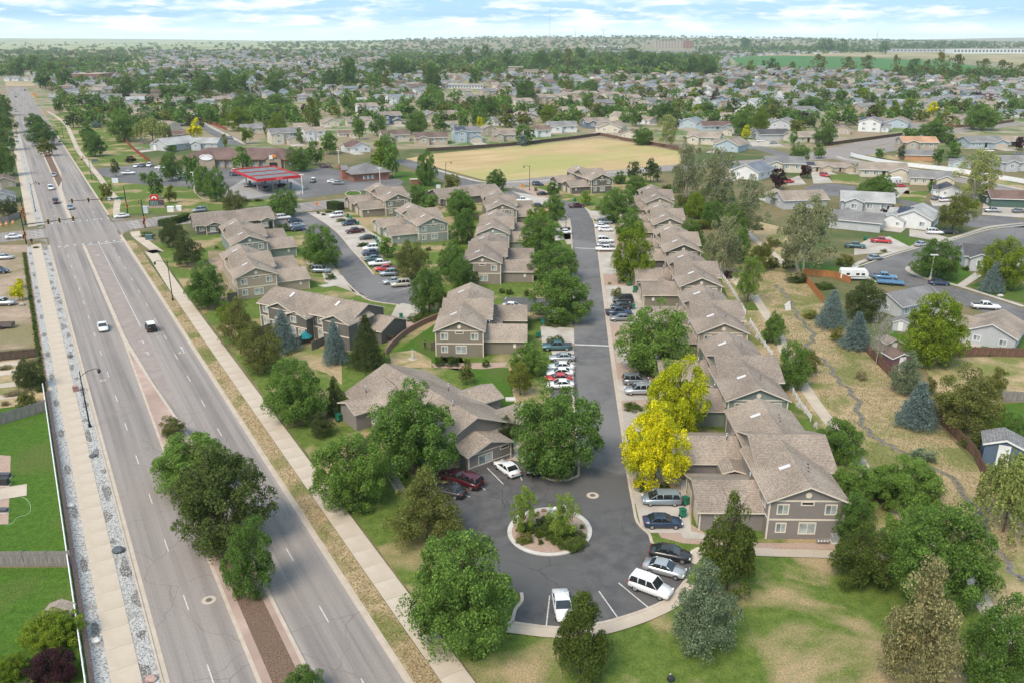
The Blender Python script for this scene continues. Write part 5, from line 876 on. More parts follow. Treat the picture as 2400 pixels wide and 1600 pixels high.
def crown_conifer(seed, tiers=15, nl=9000, size=.05, droop=.25, spread=1.0, rough=.12, dense=1.0):
    g = np.random.default_rng(seed); cen = []; nr = []
    for i in range(tiers):
        z = i/tiers; r = spread*(1-z)**.85*.98+.03; nbch = int(6+13*(1-z))
        for j in range(nbch):
            a = 2*math.pi*(j+g.random()*.8)/nbch; L = r*(1+rough*g.normal()); m = int(nl/(tiers*11)*(.3+L)*1.3*dense)
            t = g.random(m)**.6; off = g.normal(size=(m, 3))*np.array([.035, .035, .012])*(1+1.2*(1-z)); w = (1-t*.6)*.10*g.normal(size=m)
            x = math.cos(a)*t*L-math.sin(a)*w; y = math.sin(a)*t*L+math.cos(a)*w; zz = .03+z*.95+.03*g.random()-droop*.22*t*t*(1-z*.5)+.02*g.random(m)
            cen.append(np.stack([x, y, zz], 1)+off); nr.append(np.tile([math.cos(a)*.4, math.sin(a)*.4, .8], (m, 1)))
    return leafmesh('crown', np.concatenate(cen), np.concatenate(nr), size, seed=seed)
def crown_willow(seed, nl=9000):
    g = np.random.default_rng(seed); cen = []; nr = []
    for j in range(150):
        a = 2*math.pi*g.random(); r0 = .95*g.random()**.5; x, y = math.cos(a)*r0, math.sin(a)*r0; zt = .98-.42*r0*r0+.03*g.normal(); L = .35+.4*g.random(); m = nl//150; t = g.random(m)
        cen.append(np.stack([x+.08*t*math.cos(a)+.02*g.normal(size=m), y+.08*t*math.sin(a)+.02*g.normal(size=m), np.maximum(zt-t*L, .02)], 1)); nr.append(np.tile([math.cos(a), math.sin(a), .3], (m, 1)))
    return leafmesh('crown', np.concatenate(cen), np.concatenate(nr), .055, seed=seed)
def trunkmesh(seed, limbs=6, spread=.55):
    g = np.random.default_rng(seed); mb = MB(); z = 0; p = Vector((0, 0, -.02)); rad = .034
    for i in range(5):
        q = p+Vector((g.normal()*.012, g.normal()*.012, .16)); mb.tube(p, q, rad, rad*.8, 7, cap=False); p = q; rad *= .8
        if i >= 1:
            for k in range(limbs//2):
                a = g.random()*6.28; e = p+Vector((math.cos(a)*spread*.45, math.sin(a)*spread*.45, .17+.1*g.random())); mb.tube(p, e, rad*.62, rad*.35, 5, cap=False)
                e2 = e+Vector((math.cos(a+.5)*spread*.3, math.sin(a+.5)*spread*.3, .12)); mb.tube(e, e2, rad*.35, rad*.12, 4, cap=False)
    return mb.mesh('trunk', M['bark'], True)
CR = {'round': [crown_round(i, 150, 38000, .15, .029) for i in (1, 2, 3, 4)], 'oval': [crown_round(11, 130, 30000, .155, .031, 'oval'), crown_round(12, 125, 30000, .155, .031, 'oval')], 'cone': [crown_round(21, 90, 20000, .17, .038, 'cone'), crown_round(22, 80, 20000, .17, .038, 'cone')],
 'open': [crown_round(31, 62, 13000, .17, .036, 'round'), crown_round(32, 58, 13000, .17, .036, 'vase')], 'conifer': [crown_conifer(41, 17, 17000, .034), crown_conifer(42, 15, 17000, .034, droop=.35)], 'pine': [crown_round(51, 110, 20000, .15, .033, 'cone'), crown_round(52, 130, 22000, .16, .033, 'oval')],
 'willow': [crown_willow(61)], 'shrub': [crown_round(71, 34, 2600, .26, .085), crown_round(72, 30, 2400, .26, .085)], 'bare': [crown_round(81, 60, 2600, .16, .035, 'oval')],
 'mid': [crown_round(90+i, 26, 1700, .30, .12) for i in range(4)], 'midcone': [crown_round(96, 28, 1500, .26, .11, 'cone'), crown_round(97, 28, 1500, .26, .11, 'cone')], 'midopen': [crown_round(98, 22, 1300, .25, .10, 'vase')]}
TRK = [trunkmesh(i) for i in (1, 2, 3)]
KIND = {'ash': ('round', 'ash', 'round green tree'), 'maple': ('oval', 'maple', 'dark green leafy tree'), 'oakdark': ('cone', 'oakdark', 'dark pointed leafy tree'), 'darkolive': ('round', 'darkolive', 'dark olive tree'), 'olive': ('open', 'olive', 'olive green tree'), 'lime': ('round', 'lime', 'lime-green tree'),
 'yellow': ('round', 'yellow', 'golden yellow tree'), 'yellowlime': ('round', 'yellowlime', 'yellow-green tree'), 'young': ('open', 'young', 'young light green tree'), 'bluespruce': ('conifer', 'bluespruce', 'blue spruce'), 'silver': ('pine', 'silver', 'silvery grey-green conifer'), 'pinedark': ('pine', 'pinedark', 'dark pine'), 'pinegreen': ('pine', 'pinegreen', 'bushy green pine'), 'darkspruce': ('conifer', 'pinedark', 'dark green spruce'),
 'brownpine': ('pine', 'brownpine', 'browning pine'), 'cotton': ('open', 'cotton', 'tall grey-green cottonwood'), 'cottonlight': ('open', 'cottonlight', 'tall pale green cottonwood'), 'purple': ('oval', 'purple', 'purple-leaved tree'), 'willow': ('willow', 'willow', 'weeping willow'), 'bare': ('bare', 'bare', 'bare white-barked tree')}
NT = [0]
def tree(kind, p, top, width, desc=None, label=None, group=None, mid_=False, name='tree', z0=0):
    sh, lf, dd = KIND[kind]; h = max(top, 1.5); NT[0] += 1; i = NT[0]
    conif = sh in ('conifer', 'pine', 'willow'); cb = {'conifer': .04, 'pine': .07, 'willow': .08, 'open': .12, 'bare': .2}.get(sh, .04)
    if mid_: sh = 'midcone' if (conif and sh != 'willow') or sh == 'cone' else ('midopen' if sh == 'open' and h > 12 else 'mid'); cb = .1
    o = empty(name, (p.x, p.y, z0), (i*2.399) % 6.28); me = CR[sh][i % len(CR[sh])]
    f_ = 1.0 if conif else (1.04 if mid_ else .92); c = link('crown', me, o, (0, 0, h*cb)); c.scale = (width/2*f_, width/2*f_, h*(1-cb)/1.9*(.5+.5*f_)); setmat(c, LM[lf])
    t = link('trunk', TRK[i % 3], o); s_ = min(width*.75, h)/1.0; t.scale = (s_*.8, s_*.8, h*.9); setmat(t, M['palebark'] if kind in ('cotton', 'bare', 'cottonlight') else M['bark'])
    if kind == 'yellow' or kind == 'ash': pass
    tag(o, label, 'tree', group, desc=None if label else (desc or dd)); return o
TR = []
def T_(t, s):
    for row in s.strip().split(';'):
        q = row.split(); TR.append((t, float(q[0]), float(q[1]), float(q[2]), float(q[3]), q[4]))
T_('W', '440 1125 975 215 ash;500 1252 1000 255 darkolive;565 1365 1190 135 maple;700 1620 1520 115 maple;675 968 818 165 ash;945 1090 865 250 ash;810 1165 975 195 ash;975 1245 1072 175 pinegreen;1055 1478 1195 280 ash;1335 1545 1350 155 oakdark;1272 1085 868 235 ash;1204 1222 1112 75 young;1294 1240 1128 85 young;1508 1112 918 172 yellow;1562 1000 806 168 yellowlime;1503 855 688 190 ash;1452 642 510 108 lime;1287 735 608 158 ash;1268 645 553 135 ash;1243 580 482 112 ash;1423 508 430 105 ash;1448 552 478 70 ash;1682 1347 1122 150 oakdark;1620 1492 1288 166 silver;1985 1345 1190 150 oakdark;2170 1385 1130 255 ash;2090 1180 1033 190 ash;1960 1175 1045 135 ash;2035 1150 1062 135 ash;1965 1245 1130 110 maple;2080 1290 1150 130 ash;2130 1570 1290 190 brownpine;2305 1600 1362 200 ash;2115 1650 1525 130 brownpine;1932 1062 950 130 ash;2325 1218 1040 140 willow;1825 890 778 95 ash;1780 785 713 62 ash;1722 692 585 76 young;2100 992 878 100 bluespruce;1962 808 718 76 bluespruce;1905 760 668 76 bluespruce;1980 745 640 92 pinedark;2022 832 712 60 bare;2155 832 663 165 lime;2087 900 803 75 silver;2225 988 843 152 pinegreen;2137 906 865 28 pinegreen;2325 1022 943 95 ash;2155 637 545 118 maple;2312 660 538 115 lime;2275 676 603 55 bluespruce;1580 452 328 92 cotton;1645 470 338 112 cotton;1715 550 403 115 cotton;1857 622 443 145 cotton;1665 628 493 112 cotton;1455 418 372 38 pinedark;1495 422 365 46 pinedark;1425 422 394 28 maple;1462 447 400 62 ash;2250 455 343 115 cottonlight;2195 530 445 100 olive;2025 457 400 82 maple;470 704 600 108 ash;432 617 530 76 pinedark;400 572 503 60 pinedark;545 790 683 95 pinegreen;600 852 738 102 pinegreen;655 815 713 74 bluespruce;772 842 735 64 bluespruce;845 855 725 90 darkspruce;735 612 515 108 ash;983 718 608 96 maple;1065 665 588 80 maple;1035 640 548 70 ash;945 638 550 78 pinegreen;1060 502 433 72 ash;1062 556 480 66 maple;962 470 418 52 ash;985 482 450 46 ash;1140 437 388 52 maple;1035 440 403 42 olive;650 494 428 76 ash;537 490 436 56 pinegreen;1272 502 445 62 ash;1230 520 470 55 lime;1272 452 420 36 maple;1345 470 440 30 young;1215 862 783 98 ash;1195 905 826 74 olive;772 955 865 50 pinedark;1162 1030 955 62 pinedark;1072 882 835 38 pinegreen;1690 565 470 70 maple;1640 520 455 66 ash;1600 500 440 56 lime;1750 620 555 70 olive;1700 600 520 60 ash;740 1010 945 60 pinedark;1590 560 500 60 maple;1860 860 800 60 olive;520 740 690 60 lime;890 590 545 45 ash;2290 905 840 60 olive;120 1480 1400 150 lime;25 1560 1490 90 lime;115 1570 1490 130 purple;70 900 820 60 pinedark;45 660 640 22 yellow;42 690 655 34 yellow;60 930 895 42 pinegreen;395 1005 953 58 pinegreen')
T_('A', '1175 1235 1040 180 maple;1310 1290 1080 130 maple;1390 1335 1120 145 ash;1475 1375 1145 175 ash;1665 1172 1015 140 ash;2055 1172 1010 190 maple;2165 1130 975 120 maple;1070 1362 1188 105 maple;1175 1395 1280 82 olive;985 1260 1193 58 ash;800 1222 1095 62 pinedark;645 1068 898 175 maple;595 965 848 110 maple;840 962 740 245 ash;1045 975 818 255 willow;665 885 838 80 bluespruce;1350 955 822 112 yellow;508 885 772 120 pinedark;285 995 838 225 maple;240 895 778 160 maple;305 1070 953 130 olive;730 1375 1268 95 olive;900 1120 1075 70 purple;10 790 650 150 maple;10 910 740 190 maple;25 1030 880 165 maple;20 1200 980 180 maple;60 1500 1358 145 pinedark;688 765 700 42 lime;635 762 655 130 maple;497 728 655 36 maple;405 775 680 75 maple;302 605 478 125 maple;438 605 478 110 maple;870 655 508 195 maple;990 675 560 95 maple;1150 565 478 145 maple;1150 695 588 140 maple;1390 672 493 205 maple;1260 675 588 115 maple;1560 655 478 155 maple;1660 665 518 140 maple;1895 645 498 200 maple;2040 645 548 120 olive;2280 595 468 160 maple;1308 758 658 66 pinedark;1680 765 628 185 ash;1910 765 638 175 ash;1640 892 735 200 lime;1770 855 735 95 ash;1860 835 738 82 ash;1910 925 773 145 lime;1975 835 720 90 ash;1688 985 883 100 lime;1540 1005 928 60 olive;1455 850 748 115 maple;1390 825 743 72 maple;1220 855 798 90 olive;1145 825 768 100 olive;1090 785 738 36 pinedark;1830 945 838 52 olive;2150 905 678 125 olive;2055 985 888 62 maple;2265 1055 918 130 ash;1180 1040 1000 95 maple;130 520 400 110 maple;240 500 385 140 maple;350 520 430 130 maple;2090 770 720 50 purple;1500 640 560 90 maple;2200 700 600 90 maple')
T_('B', '580 1265 1028 165 ash;265 1175 978 130 lime;345 1215 1010 120 ash;310 1110 905 170 ash;1265 990 863 135 maple;1245 1010 928 84 bluespruce;120 955 828 100 maple;245 930 798 110 maple;515 920 758 185 ash;680 905 823 125 maple;840 892 765 92 ash;935 875 748 80 maple;955 890 808 48 yellow;460 805 690 130 maple;580 775 680 110 maple;605 705 603 86 lime;680 725 638 60 ash;1000 795 655 195 maple;895 745 668 85 maple;1135 765 618 92 ash;1265 708 528 178 maple;1420 838 718 145 lime;1290 860 808 80 pinedark;1570 742 658 62 maple;1685 765 640 110 ash;1910 762 690 70 olive;1845 805 728 82 ash;2030 862 733 105 maple;2230 845 688 220 maple;2240 1000 788 190 cottonlight;2070 992 868 160 ash;820 1480 1298 220 ash;40 600 400 120 maple;620 605 438 150 maple;920 592 473 112 maple;1460 502 433 76 maple;1482 575 498 62 ash;1540 615 528 120 maple;1710 625 548 150 maple;1085 590 500 70 olive;1160 600 515 110 olive;240 600 475 90 ash;320 615 490 100 olive;180 480 430 100 maple;400 520 385 160 maple;80 540 450 80 maple;270 500 410 110 maple;1000 420 320 95 maple;870 440 330 80 maple;1380 490 345 160 maple;1570 480 340 130 olive;1830 480 385 130 maple;1720 480 400 90 maple;2000 450 330 150 maple;2120 480 370 140 maple;2250 480 370 180 maple;1050 500 425 180 maple;1200 460 390 90 maple;1640 440 330 90 maple;2300 490 410 90 maple;1930 590 508 80 maple;2150 580 515 60 maple;700 470 380 100 maple;1150 470 345 120 maple;1480 450 350 100 maple;2060 700 600 120 olive;2200 690 590 130 olive;100 700 625 110 maple;30 760 660 60 maple')
T_('C', '405 925 763 155 ash;540 905 728 145 lime;440 955 863 62 yellow;175 795 708 130 maple;80 695 608 82 lime;225 705 603 62 pinedark;325 710 613 72 ash;390 635 548 72 maple;590 730 673 95 maple;760 615 550 62 lime;805 655 588 72 lime;725 795 688 100 olive;880 758 663 240 ash;1090 742 628 92 maple;1020 625 543 145 lime;1350 815 688 92 lime;1450 835 693 95 lime;1240 705 608 100 lime;1560 695 606 155 ash;1580 755 676 100 ash;1730 795 705 92 yellow;1855 795 690 140 olive;2075 885 698 255 ash;2260 755 676 112 ash;1740 968 818 290 ash;1560 985 888 125 ash;985 990 836 192 maple;790 915 828 112 olive;770 998 905 72 ash;800 1125 980 150 ash;945 1088 990 92 ash;815 832 778 112 purple;645 1298 1163 140 purple;840 1225 1143 86 purple;1320 1375 1213 245 ash;1360 1090 1025 76 ash;1500 1108 998 55 pinedark;1765 1135 1030 80 maple;1850 1005 928 100 maple;1865 1085 988 112 ash;1710 1325 1250 70 ash;1970 1465 1368 112 lime;1420 1505 1420 125 purple;2320 1030 945 70 purple;940 485 380 125 olive;1130 480 395 100 olive;1280 490 385 115 olive;1460 520 385 60 olive;1590 500 408 112 maple;1780 525 366 120 olive;1880 530 380 110 olive;2080 520 410 110 olive;2200 530 420 130 olive;2330 540 440 110 olive;620 490 405 85 maple;755 490 428 50 maple;465 505 418 66 lime;555 470 418 30 maple;160 520 380 180 maple;60 520 390 110 maple;60 970 920 110 maple;1680 510 415 70 olive;1400 700 640 70 maple;1750 690 640 100 olive;50 800 705 60 maple;240 830 770 36 maple;100 835 795 70 ash;480 700 645 40 pinedark;1300 700 640 90 maple;1960 760 690 60 olive;1170 500 420 70 olive;260 620 530 100 maple;130 600 540 70 olive;430 350 265 80 maple;1100 360 270 70 maple;980 360 270 110 maple;1380 370 290 80 maple')
TRP = []
for t, x, yb, yt, w, k in TR:
    s_ = TILE[t][2]; p = P(t, x, yb); wm = w/s_*depth(p)/F; m_ = (w/s_) < 48
    if k in ('bluespruce', 'darkspruce', 'pinedark'):
        p = p+Vector((p.x, p.y, 0)).normalized()*wm*.36; h = max(min(topz(p, t, x, yt), 24), wm*.6)
    else:
        zc = 3.0
        for _ in range(6):
            a_ = wm/2; E2 = (yb-yt)/s_*depth(p)/F/2; sp = math.sin(math.atan2(H-zc, p.y)); cc = math.sqrt(max(E2*E2-(a_*sp)**2, (a_*.45)**2))/math.cos(math.asin(sp)); zc = cc*1.10; p = P(t, x, (yb+yt)/2, zc); p.z = 0; wm = w/s_*depth(p)/F
        h = 2.1*cc
    z0 = hgt(p.x, p.y)
    o = tree(k, p, h, wm, mid_=m_, z0=z0, name={'bluespruce': 'spruce_tree', 'darkspruce': 'spruce_tree', 'pinedark': 'pine_tree', 'pinegreen': 'pine_tree', 'brownpine': 'pine_tree', 'silver': 'pine_tree', 'willow': 'willow_tree'}.get(k, 'tree')); TRP.append((p.x, p.y, wm/2))
# shrubs, hedges and ground juniper
SHR = MB()
def shrub(t, x, y, w, hm, lf, desc, cat='shrub', mod='shrub', name='shrub', z=0):
    p = P(t, x, y); wm = w/TILE[t][2]*depth(p)/F; o = link(name, CR[mod][int(x) % 2], None, (p.x, p.y, z), x % 6); o.scale = (wm/2, wm/2, hm/1.9); setmat(o, LM[lf]); tag(o, None, cat, desc=desc); return o
for t, x, y, w, hm, lf, d in [('E', 675, 950, 84, 1.9, 'shrub', 'clipped round bush'), ('E', 772, 950, 98, 2.1, 'shrub', 'clipped round bush'), ('E', 865, 945, 55, 1.3, 'shrub', 'small clipped round bush'), ('E', 995, 955, 60, 1.4, 'shrub', 'small clipped round bush'), ('E', 1155, 458, 60, 1.2, 'shrub', 'low round bush'), ('E', 1285, 465, 75, 1.2, 'shrub', 'low round bush'), ('E', 1105, 448, 50, 1.0, 'shrub', 'low round bush'),
 ('E', 540, 630, 190, 1.1, 'shrub', 'spreading juniper'), ('E', 395, 718, 55, 1.0, 'greyshrub', 'small grey-brown shrub'), ('E', 328, 775, 80, 1.4, 'greyshrub', 'pale green shrub'), ('E', 1460, 665, 170, .9, 'shrub', 'spreading juniper'), ('E', 1545, 640, 70, .9, 'shrub', 'spreading juniper'), ('E', 1470, 780, 130, .9, 'shrub', 'spreading juniper'), ('E', 2000, 1245, 150, .8, 'shrub', 'spreading juniper'), ('E', 1890, 475, 80, 2.2, 'olive', 'pale round bush'), ('E', 1960, 365, 90, .7, 'shrub', 'spreading juniper'), ('E', 1955, 490, 70, 1.0, 'shrub', 'low round bush'), ('E', 160, 128, 105, 1.0, 'shrub', 'spreading juniper'), ('E', 2100, 995, 120, 1.0, 'shrub', 'spreading juniper'), ('E', 2340, 990, 90, .8, 'shrub', 'spreading juniper'), ('E', 1845, 390, 28, .6, 'greyshrub', 'tiny dry shrub'), ('E', 1910, 385, 28, .8, 'greyshrub', 'tiny dry shrub'),
 ('H', 2078, 240, 95, 1.1, 'shrub', 'low round bush'), ('H', 2225, 230, 80, 1.0, 'shrub', 'low round bush'), ('H', 1450, 130, 150, 1.1, 'shrub', 'spreading juniper'), ('H', 1530, 88, 55, .7, 'shrub', 'low round bush'), ('H', 430, 150, 70, 1.1, 'purple', 'dark red shrub'), ('Q', 1892, 1130, 105, 1.3, 'lime', 'low round bush'), ('Q', 2010, 1140, 120, 1.6, 'olive', 'brownish shrub'), ('Q', 130, 740, 120, 1.6, 'shrub', 'low round bush'),
 ('D', 1010, 60, 110, 1.2, 'shrub', 'clipped hedge'), ('D', 2270, 355, 85, 1.6, 'shrub', 'clipped round bush'), ('D', 250, 142, 45, .6, 'shrub', 'low round bush'), ('D', 175, 1225, 135, 1.8, 'olive', 'low round bush'), ('D', 200, 1070, 170, 2.4, 'pinedark', 'broad dark bush'), ('D', 40, 970, 90, .7, 'greyshrub', 'low garden shrub'), ('D', 90, 1145, 120, .8, 'greyshrub', 'low garden shrub'), ('D', 40, 1220, 60, .8, 'greyshrub', 'low garden shrub'), ('D', 275, 1125, 60, 1.0, 'shrub', 'low round bush'), ('D', 240, 930, 80, 1.1, 'greyshrub', 'low garden shrub'),
 ('F', 780, 370, 160, 2.0, 'pinedark', 'broad dark bush'), ('F', 1115, 260, 130, 2.8, 'olive', 'round brownish bush'), ('F', 540, 185, 130, 2.6, 'shrub', 'round green bush'), ('F', 600, 270, 130, 2.4, 'shrub', 'round green bush'), ('F', 730, 280, 110, 2.4, 'pinedark', 'dark thicket bush'), ('F', 620, 130, 120, 2.4, 'olive', 'round green bush'), ('F', 870, 620, 110, 1.6, 'olive', 'wispy creek shrub'), ('F', 1050, 780, 100, 3.0, 'olive', 'wispy creek shrub'), ('F', 1225, 1040, 90, 1.6, 'greyshrub', 'dry brown shrub'), ('F', 1380, 165, 50, .7, 'olive', 'low round bush'), ('F', 1895, 1410, 120, 2.4, 'shrub', 'round green bush'), ('F', 1980, 1500, 170, 2.0, 'shrub', 'round green bush'), ('F', 1660, 1600, 190, 1.8, 'silver', 'wide grey-green shrub'), ('F', 960, 410, 170, .9, 'shrub', 'leafy garden bed'), ('F', 2100, 870, 90, .8, 'shrub', 'low round bush'), ('F', 1950, 290, 80, 1.2, 'shrub', 'low round bush'), ('F', 520, 15, 90, 2, 'shrub', 'round green bush'), ('F', 430, 130, 90, 2.4, 'olive', 'round green bush'), ('F', 480, 260, 100, 2.6, 'maple', 'round green bush'), ('F', 310, 350, 70, 2.2, 'purple', 'dark red shrub'),
 ('L', 1870, 880, 220, 3.0, 'olive', 'thicket bush'), ('L', 1900, 760, 230, 3.6, 'lime', 'thicket bush'), ('L', 1700, 720, 160, 3.4, 'maple', 'thicket bush'), ('L', 1640, 620, 180, 3.4, 'olive', 'thicket bush'), ('L', 2060, 700, 200, 3.2, 'olive', 'thicket bush'), ('L', 1900, 1100, 160, 3.2, 'maple', 'thicket bush'), ('L', 2200, 1000, 200, 3.4, 'olive', 'thicket bush'), ('L', 1800, 560, 180, 3.6, 'ash', 'thicket bush'), ('L', 2250, 820, 200, 3.4, 'maple', 'thicket bush'), ('L', 1470, 445, 130, 2.0, 'shrub', 'low round bush'), ('L', 27, 465, 45, 1.6, 'shrub', 'clipped round bush'), ('L', 930, 375, 130, 3.0, 'maple', 'round green bush'), ('L', 750, 985, 90, .7, 'shrub', 'spreading juniper'), ('L', 2000, 620, 160, 3.2, 'ash', 'thicket bush'), ('L', 2130, 560, 180, 3.6, 'maple', 'thicket bush'), ('L', 1560, 480, 120, 3.2, 'ash', 'thicket bush'), ('L', 1950, 500, 160, 3.2, 'ash', 'thicket bush'),
 ('N', 1630, 480, 40, 1.0, 'shrub', 'low round bush'), ('N', 1690, 495, 60, .8, 'shrub', 'low round bush'), ('N', 1740, 465, 90, .9, 'shrub', 'low round bush'), ('N', 1880, 560, 140, .7, 'shrub', 'spreading juniper'), ('N', 1550, 1080, 70, .8, 'shrub', 'low round bush'), ('N', 505, 860, 50, .8, 'olive', 'low round bush'), ('N', 1245, 670, 170, 2.4, 'shrub', 'broad round bush'), ('N', 850, 345, 110, 1.0, 'shrub', 'low round bush'), ('N', 970, 340, 110, 1.0, 'shrub', 'low round bush'), ('M', 960, 880, 70, 1.0, 'shrub', 'low round bush'), ('M', 1430, 640, 110, 1.8, 'ash', 'round green bush'), ('M', 1410, 760, 120, 1.8, 'ash', 'round green bush'), ('M', 1250, 820, 120, 2.0, 'ash', 'round green bush'), ('M', 890, 165, 110, 1.2, 'purple', 'dark red shrub'), ('M', 1330, 905, 120, 2.0, 'lime', 'round green bush'),
 ('H', 1370, 612, 45, .9, 'shrub', 'tiny green shrub'), ('H', 1660, 505, 40, .8, 'olive', 'tiny green shrub'), ('H', 1260, 590, 130, 1.0, 'olive', 'low island shrub')]:
    shrub(t, x, y, w, hm, lf, d)
for x0, y0, x1, y1, n in ((1240, 500, 1640, 600, 11), (1500, 600, 1640, 640, 6), (1400, 480, 1560, 560, 8)):
    for i in range(n):
        if i < 6: shrub('H', x0+(x1-x0)*(i+.5)/min(n, 6)+random.uniform(-10, 10), y0+(y1-y0)*(i+.5)/min(n, 6)+random.uniform(-14, 14), 150, .85, 'darkolive' if i % 2 else 'shrub', 'low juniper clump on the island', z=.15)
def hedge_box(t, pts, w, h, label):
    cen = []; pl = PP(t, *pts); g = np.random.default_rng(5)
    for a, b in zip(pl, pl[1:]):
        L = (b-a).length; n = int(L*260); k = g.random(n); face = g.random(n); d = (b-a).normalized(); r = Vector((d.y, -d.x, 0)); s_ = np.where(face < .5, g.choice([-1, 1], n)*w/2, (g.random(n)-.5)*w); z = np.where(face < .5, g.random(n)*h, h)+g.normal(size=n)*.05
        cen.append(np.stack([a.x+d.x*k*L+r.x*s_, a.y+d.y*k*L+r.y*s_, z], 1))
    cen = np.concatenate(cen); nr = np.tile([0, -.3, 1.0], (len(cen), 1)); me = leafmesh('hedge', cen, nr, .22, seed=3); o = link('hedge', me); setmat(o, LM['shrub'])
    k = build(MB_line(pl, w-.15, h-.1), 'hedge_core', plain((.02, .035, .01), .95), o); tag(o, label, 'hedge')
def MB_line(pl, w, h):
    mb = MB()
    for a, b in zip(pl, pl[1:]): mb.bar(a+Vector((0, 0, h/2)), b+Vector((0, 0, h/2)), w, h)
    return mb
hedge_box('A', (1110, 1560, 1230, 1535, 1300, 1510), 2.2, 2.0, 'clipped hedge beside the cross street next to the charcoal apartment building'); hedge_box('N', (1760, 420, 1880, 440), 3.2, 2.6, 'tall clipped dark hedge near the loop drive garages'); hedge_box('R', (2225, 890, 2349, 850), 2.6, 1.8, 'clipped hedge at the near right corner of the crossing')
# grass strip growing between fence and gravel, top left
cen = []; g = np.random.default_rng(9)
for i in range(6000): q = uv(150+110*g.random(), -3.0+.35*g.normal()*.6); cen.append((q.x, q.y, .12+.35*g.random()))
me = leafmesh('ivy_strip', np.array(cen), np.tile([0, 0, 1.0], (6000, 1)), .22, seed=4); o = link('ivy_strip', me); setmat(o, LM['shrub']); o['kind'] = 'stuff'; tag(o, 'green weed strip along the edge of the dirt yard beside the gravel', 'weeds')
# grass tufts on lawns and verges close to the camera
def tufts(name, label, n, region, cols, size=.16, h=.08):
    g = np.random.default_rng(len(name)+n); pts = []
    while len(pts) < n:
        a = region(g)
        if a: pts.append(a)
    me = leafmesh(name, np.array(pts)+np.array([0, 0, h]), np.tile([0, 0, .25], (n, 1)), size, seed=n, aspect=1.2); o = link(name, me); setmat(o, cols); o['kind'] = 'stuff'; tag(o, label, 'grass')
LMgd = leafmat('dry_tuft', (.22, .165, .085), .35, (.30, .23, .13), .1); LMgg = leafmat('grass_tuft', (.07, .11, .026), .35, (.11, .145, .04), .1); LMcr = leafmat('creek_grass', (.31, .24, .13), .3, (.24, .22, .10), .1)
tufts('dry_grass_tufts', 'dry grass tufts on the verge between road and right sidewalk', 9000, lambda g: (lambda q: (q.x, q.y, .05))(uv(55+200*g.random()**1.5, 23.3+1.9*g.random())), LMgd, .13, .03)
crp = tri(PP('F', 300, 300, 450, 600, 620, 900, 900, 1330)+PP('I', 1500, 600, 2300, 1400, 2300, 500, 1960, 0)+PP('F', 1700, 1290, 1250, 840, 970, 520, 700, 200))
tufts('creek_grasses', 'dry and green wild grass tufts along the creek corridor', 30000, lambda g: (lambda x, y: (x, y, .02) if inpoly(x, y, crp) and all((x-q.x)**2+(y-q.y)**2 > 2.6 for q in CPATH) else None)(40+40*g.random(), 80+130*g.random()**1.3), LMcr, .16, .03)
# ================================================================== vehicles
def loft(mb, secs, m=0):
    n0 = len(mb.v); k = 8
    for (x, zb, zt, w, tw) in secs:
        zm = zb+(zt-zb)*.55; mb.v += [(x, -w*.92, zb), (x, -w, zb+(zt-zb)*.25), (x, -w, zm), (x, -w*tw, zt), (x, w*tw, zt), (x, w, zm), (x, w, zb+(zt-zb)*.25), (x, w*.92, zb)]
    for i in range(len(secs)-1):
        for j in range(k): a = n0+i*k+j; b = n0+i*k+(j+1) % k; mb.f.append((a, b, b+k, a+k)); mb.m.append(m)
    mb.f.append(tuple(range(n0+k-1, n0-1, -1))); mb.m.append(m); e = n0+(len(secs)-1)*k; mb.f.append(tuple(range(e, e+k))); mb.m.append(m)
def cabin(gl, bd, xr0, xr1, xf1, xf0, zb, zt, w, pil, roofz=.05):
    wt = w*.80; wb = w*.93
    q = [(xr0, wb, zb), (xr1, wt, zt), (xf1, wt, zt), (xf0, wb, zb)]
    for s in (-1, 1):
        p = [(x, s*y, z) for x, y, z in q]; gl.poly(p if s > 0 else p[::-1])
    gl.poly([(xr0, -wb, zb), (xr0, wb, zb), (xr1, wt, zt), (xr1, -wt, zt)][::-1]); gl.poly([(xf0, -wb, zb), (xf0, wb, zb), (xf1, wt, zt), (xf1, -wt, zt)])
    n = len(bd.v); xs_ = (xr1-.06, xr1+.25, (xr1+xf1)/2, xf1-.25, xf1+.05)
    zz = (zt-.01, zt+roofz*.8, zt+roofz, zt+roofz*.8, zt-.01)
    for x, z in zip(xs_, zz): bd.v += [(x, -wt*1.03, z-.03), (x, -wt*.75, z+.02), (x, wt*.75, z+.02), (x, wt*1.03, z-.03)]
    for i in range(4):
        for j in range(3): a = n+i*4+j; bd.f.append((a, a+4, a+5, a+1)); bd.m.append(0)
    for s in (-1, 1):
        bd.bar((xr0, s*wb, zb), (xr1, s*wt*1.01, zt), .12, .07); bd.bar((xf0, s*wb, zb), (xf1, s*wt*1.01, zt), .07, .07)
        for x in pil: bd.bar((x, s*wb*1.005, zb), (x+(.0), s*wt*1.01, zt), .09, .05)
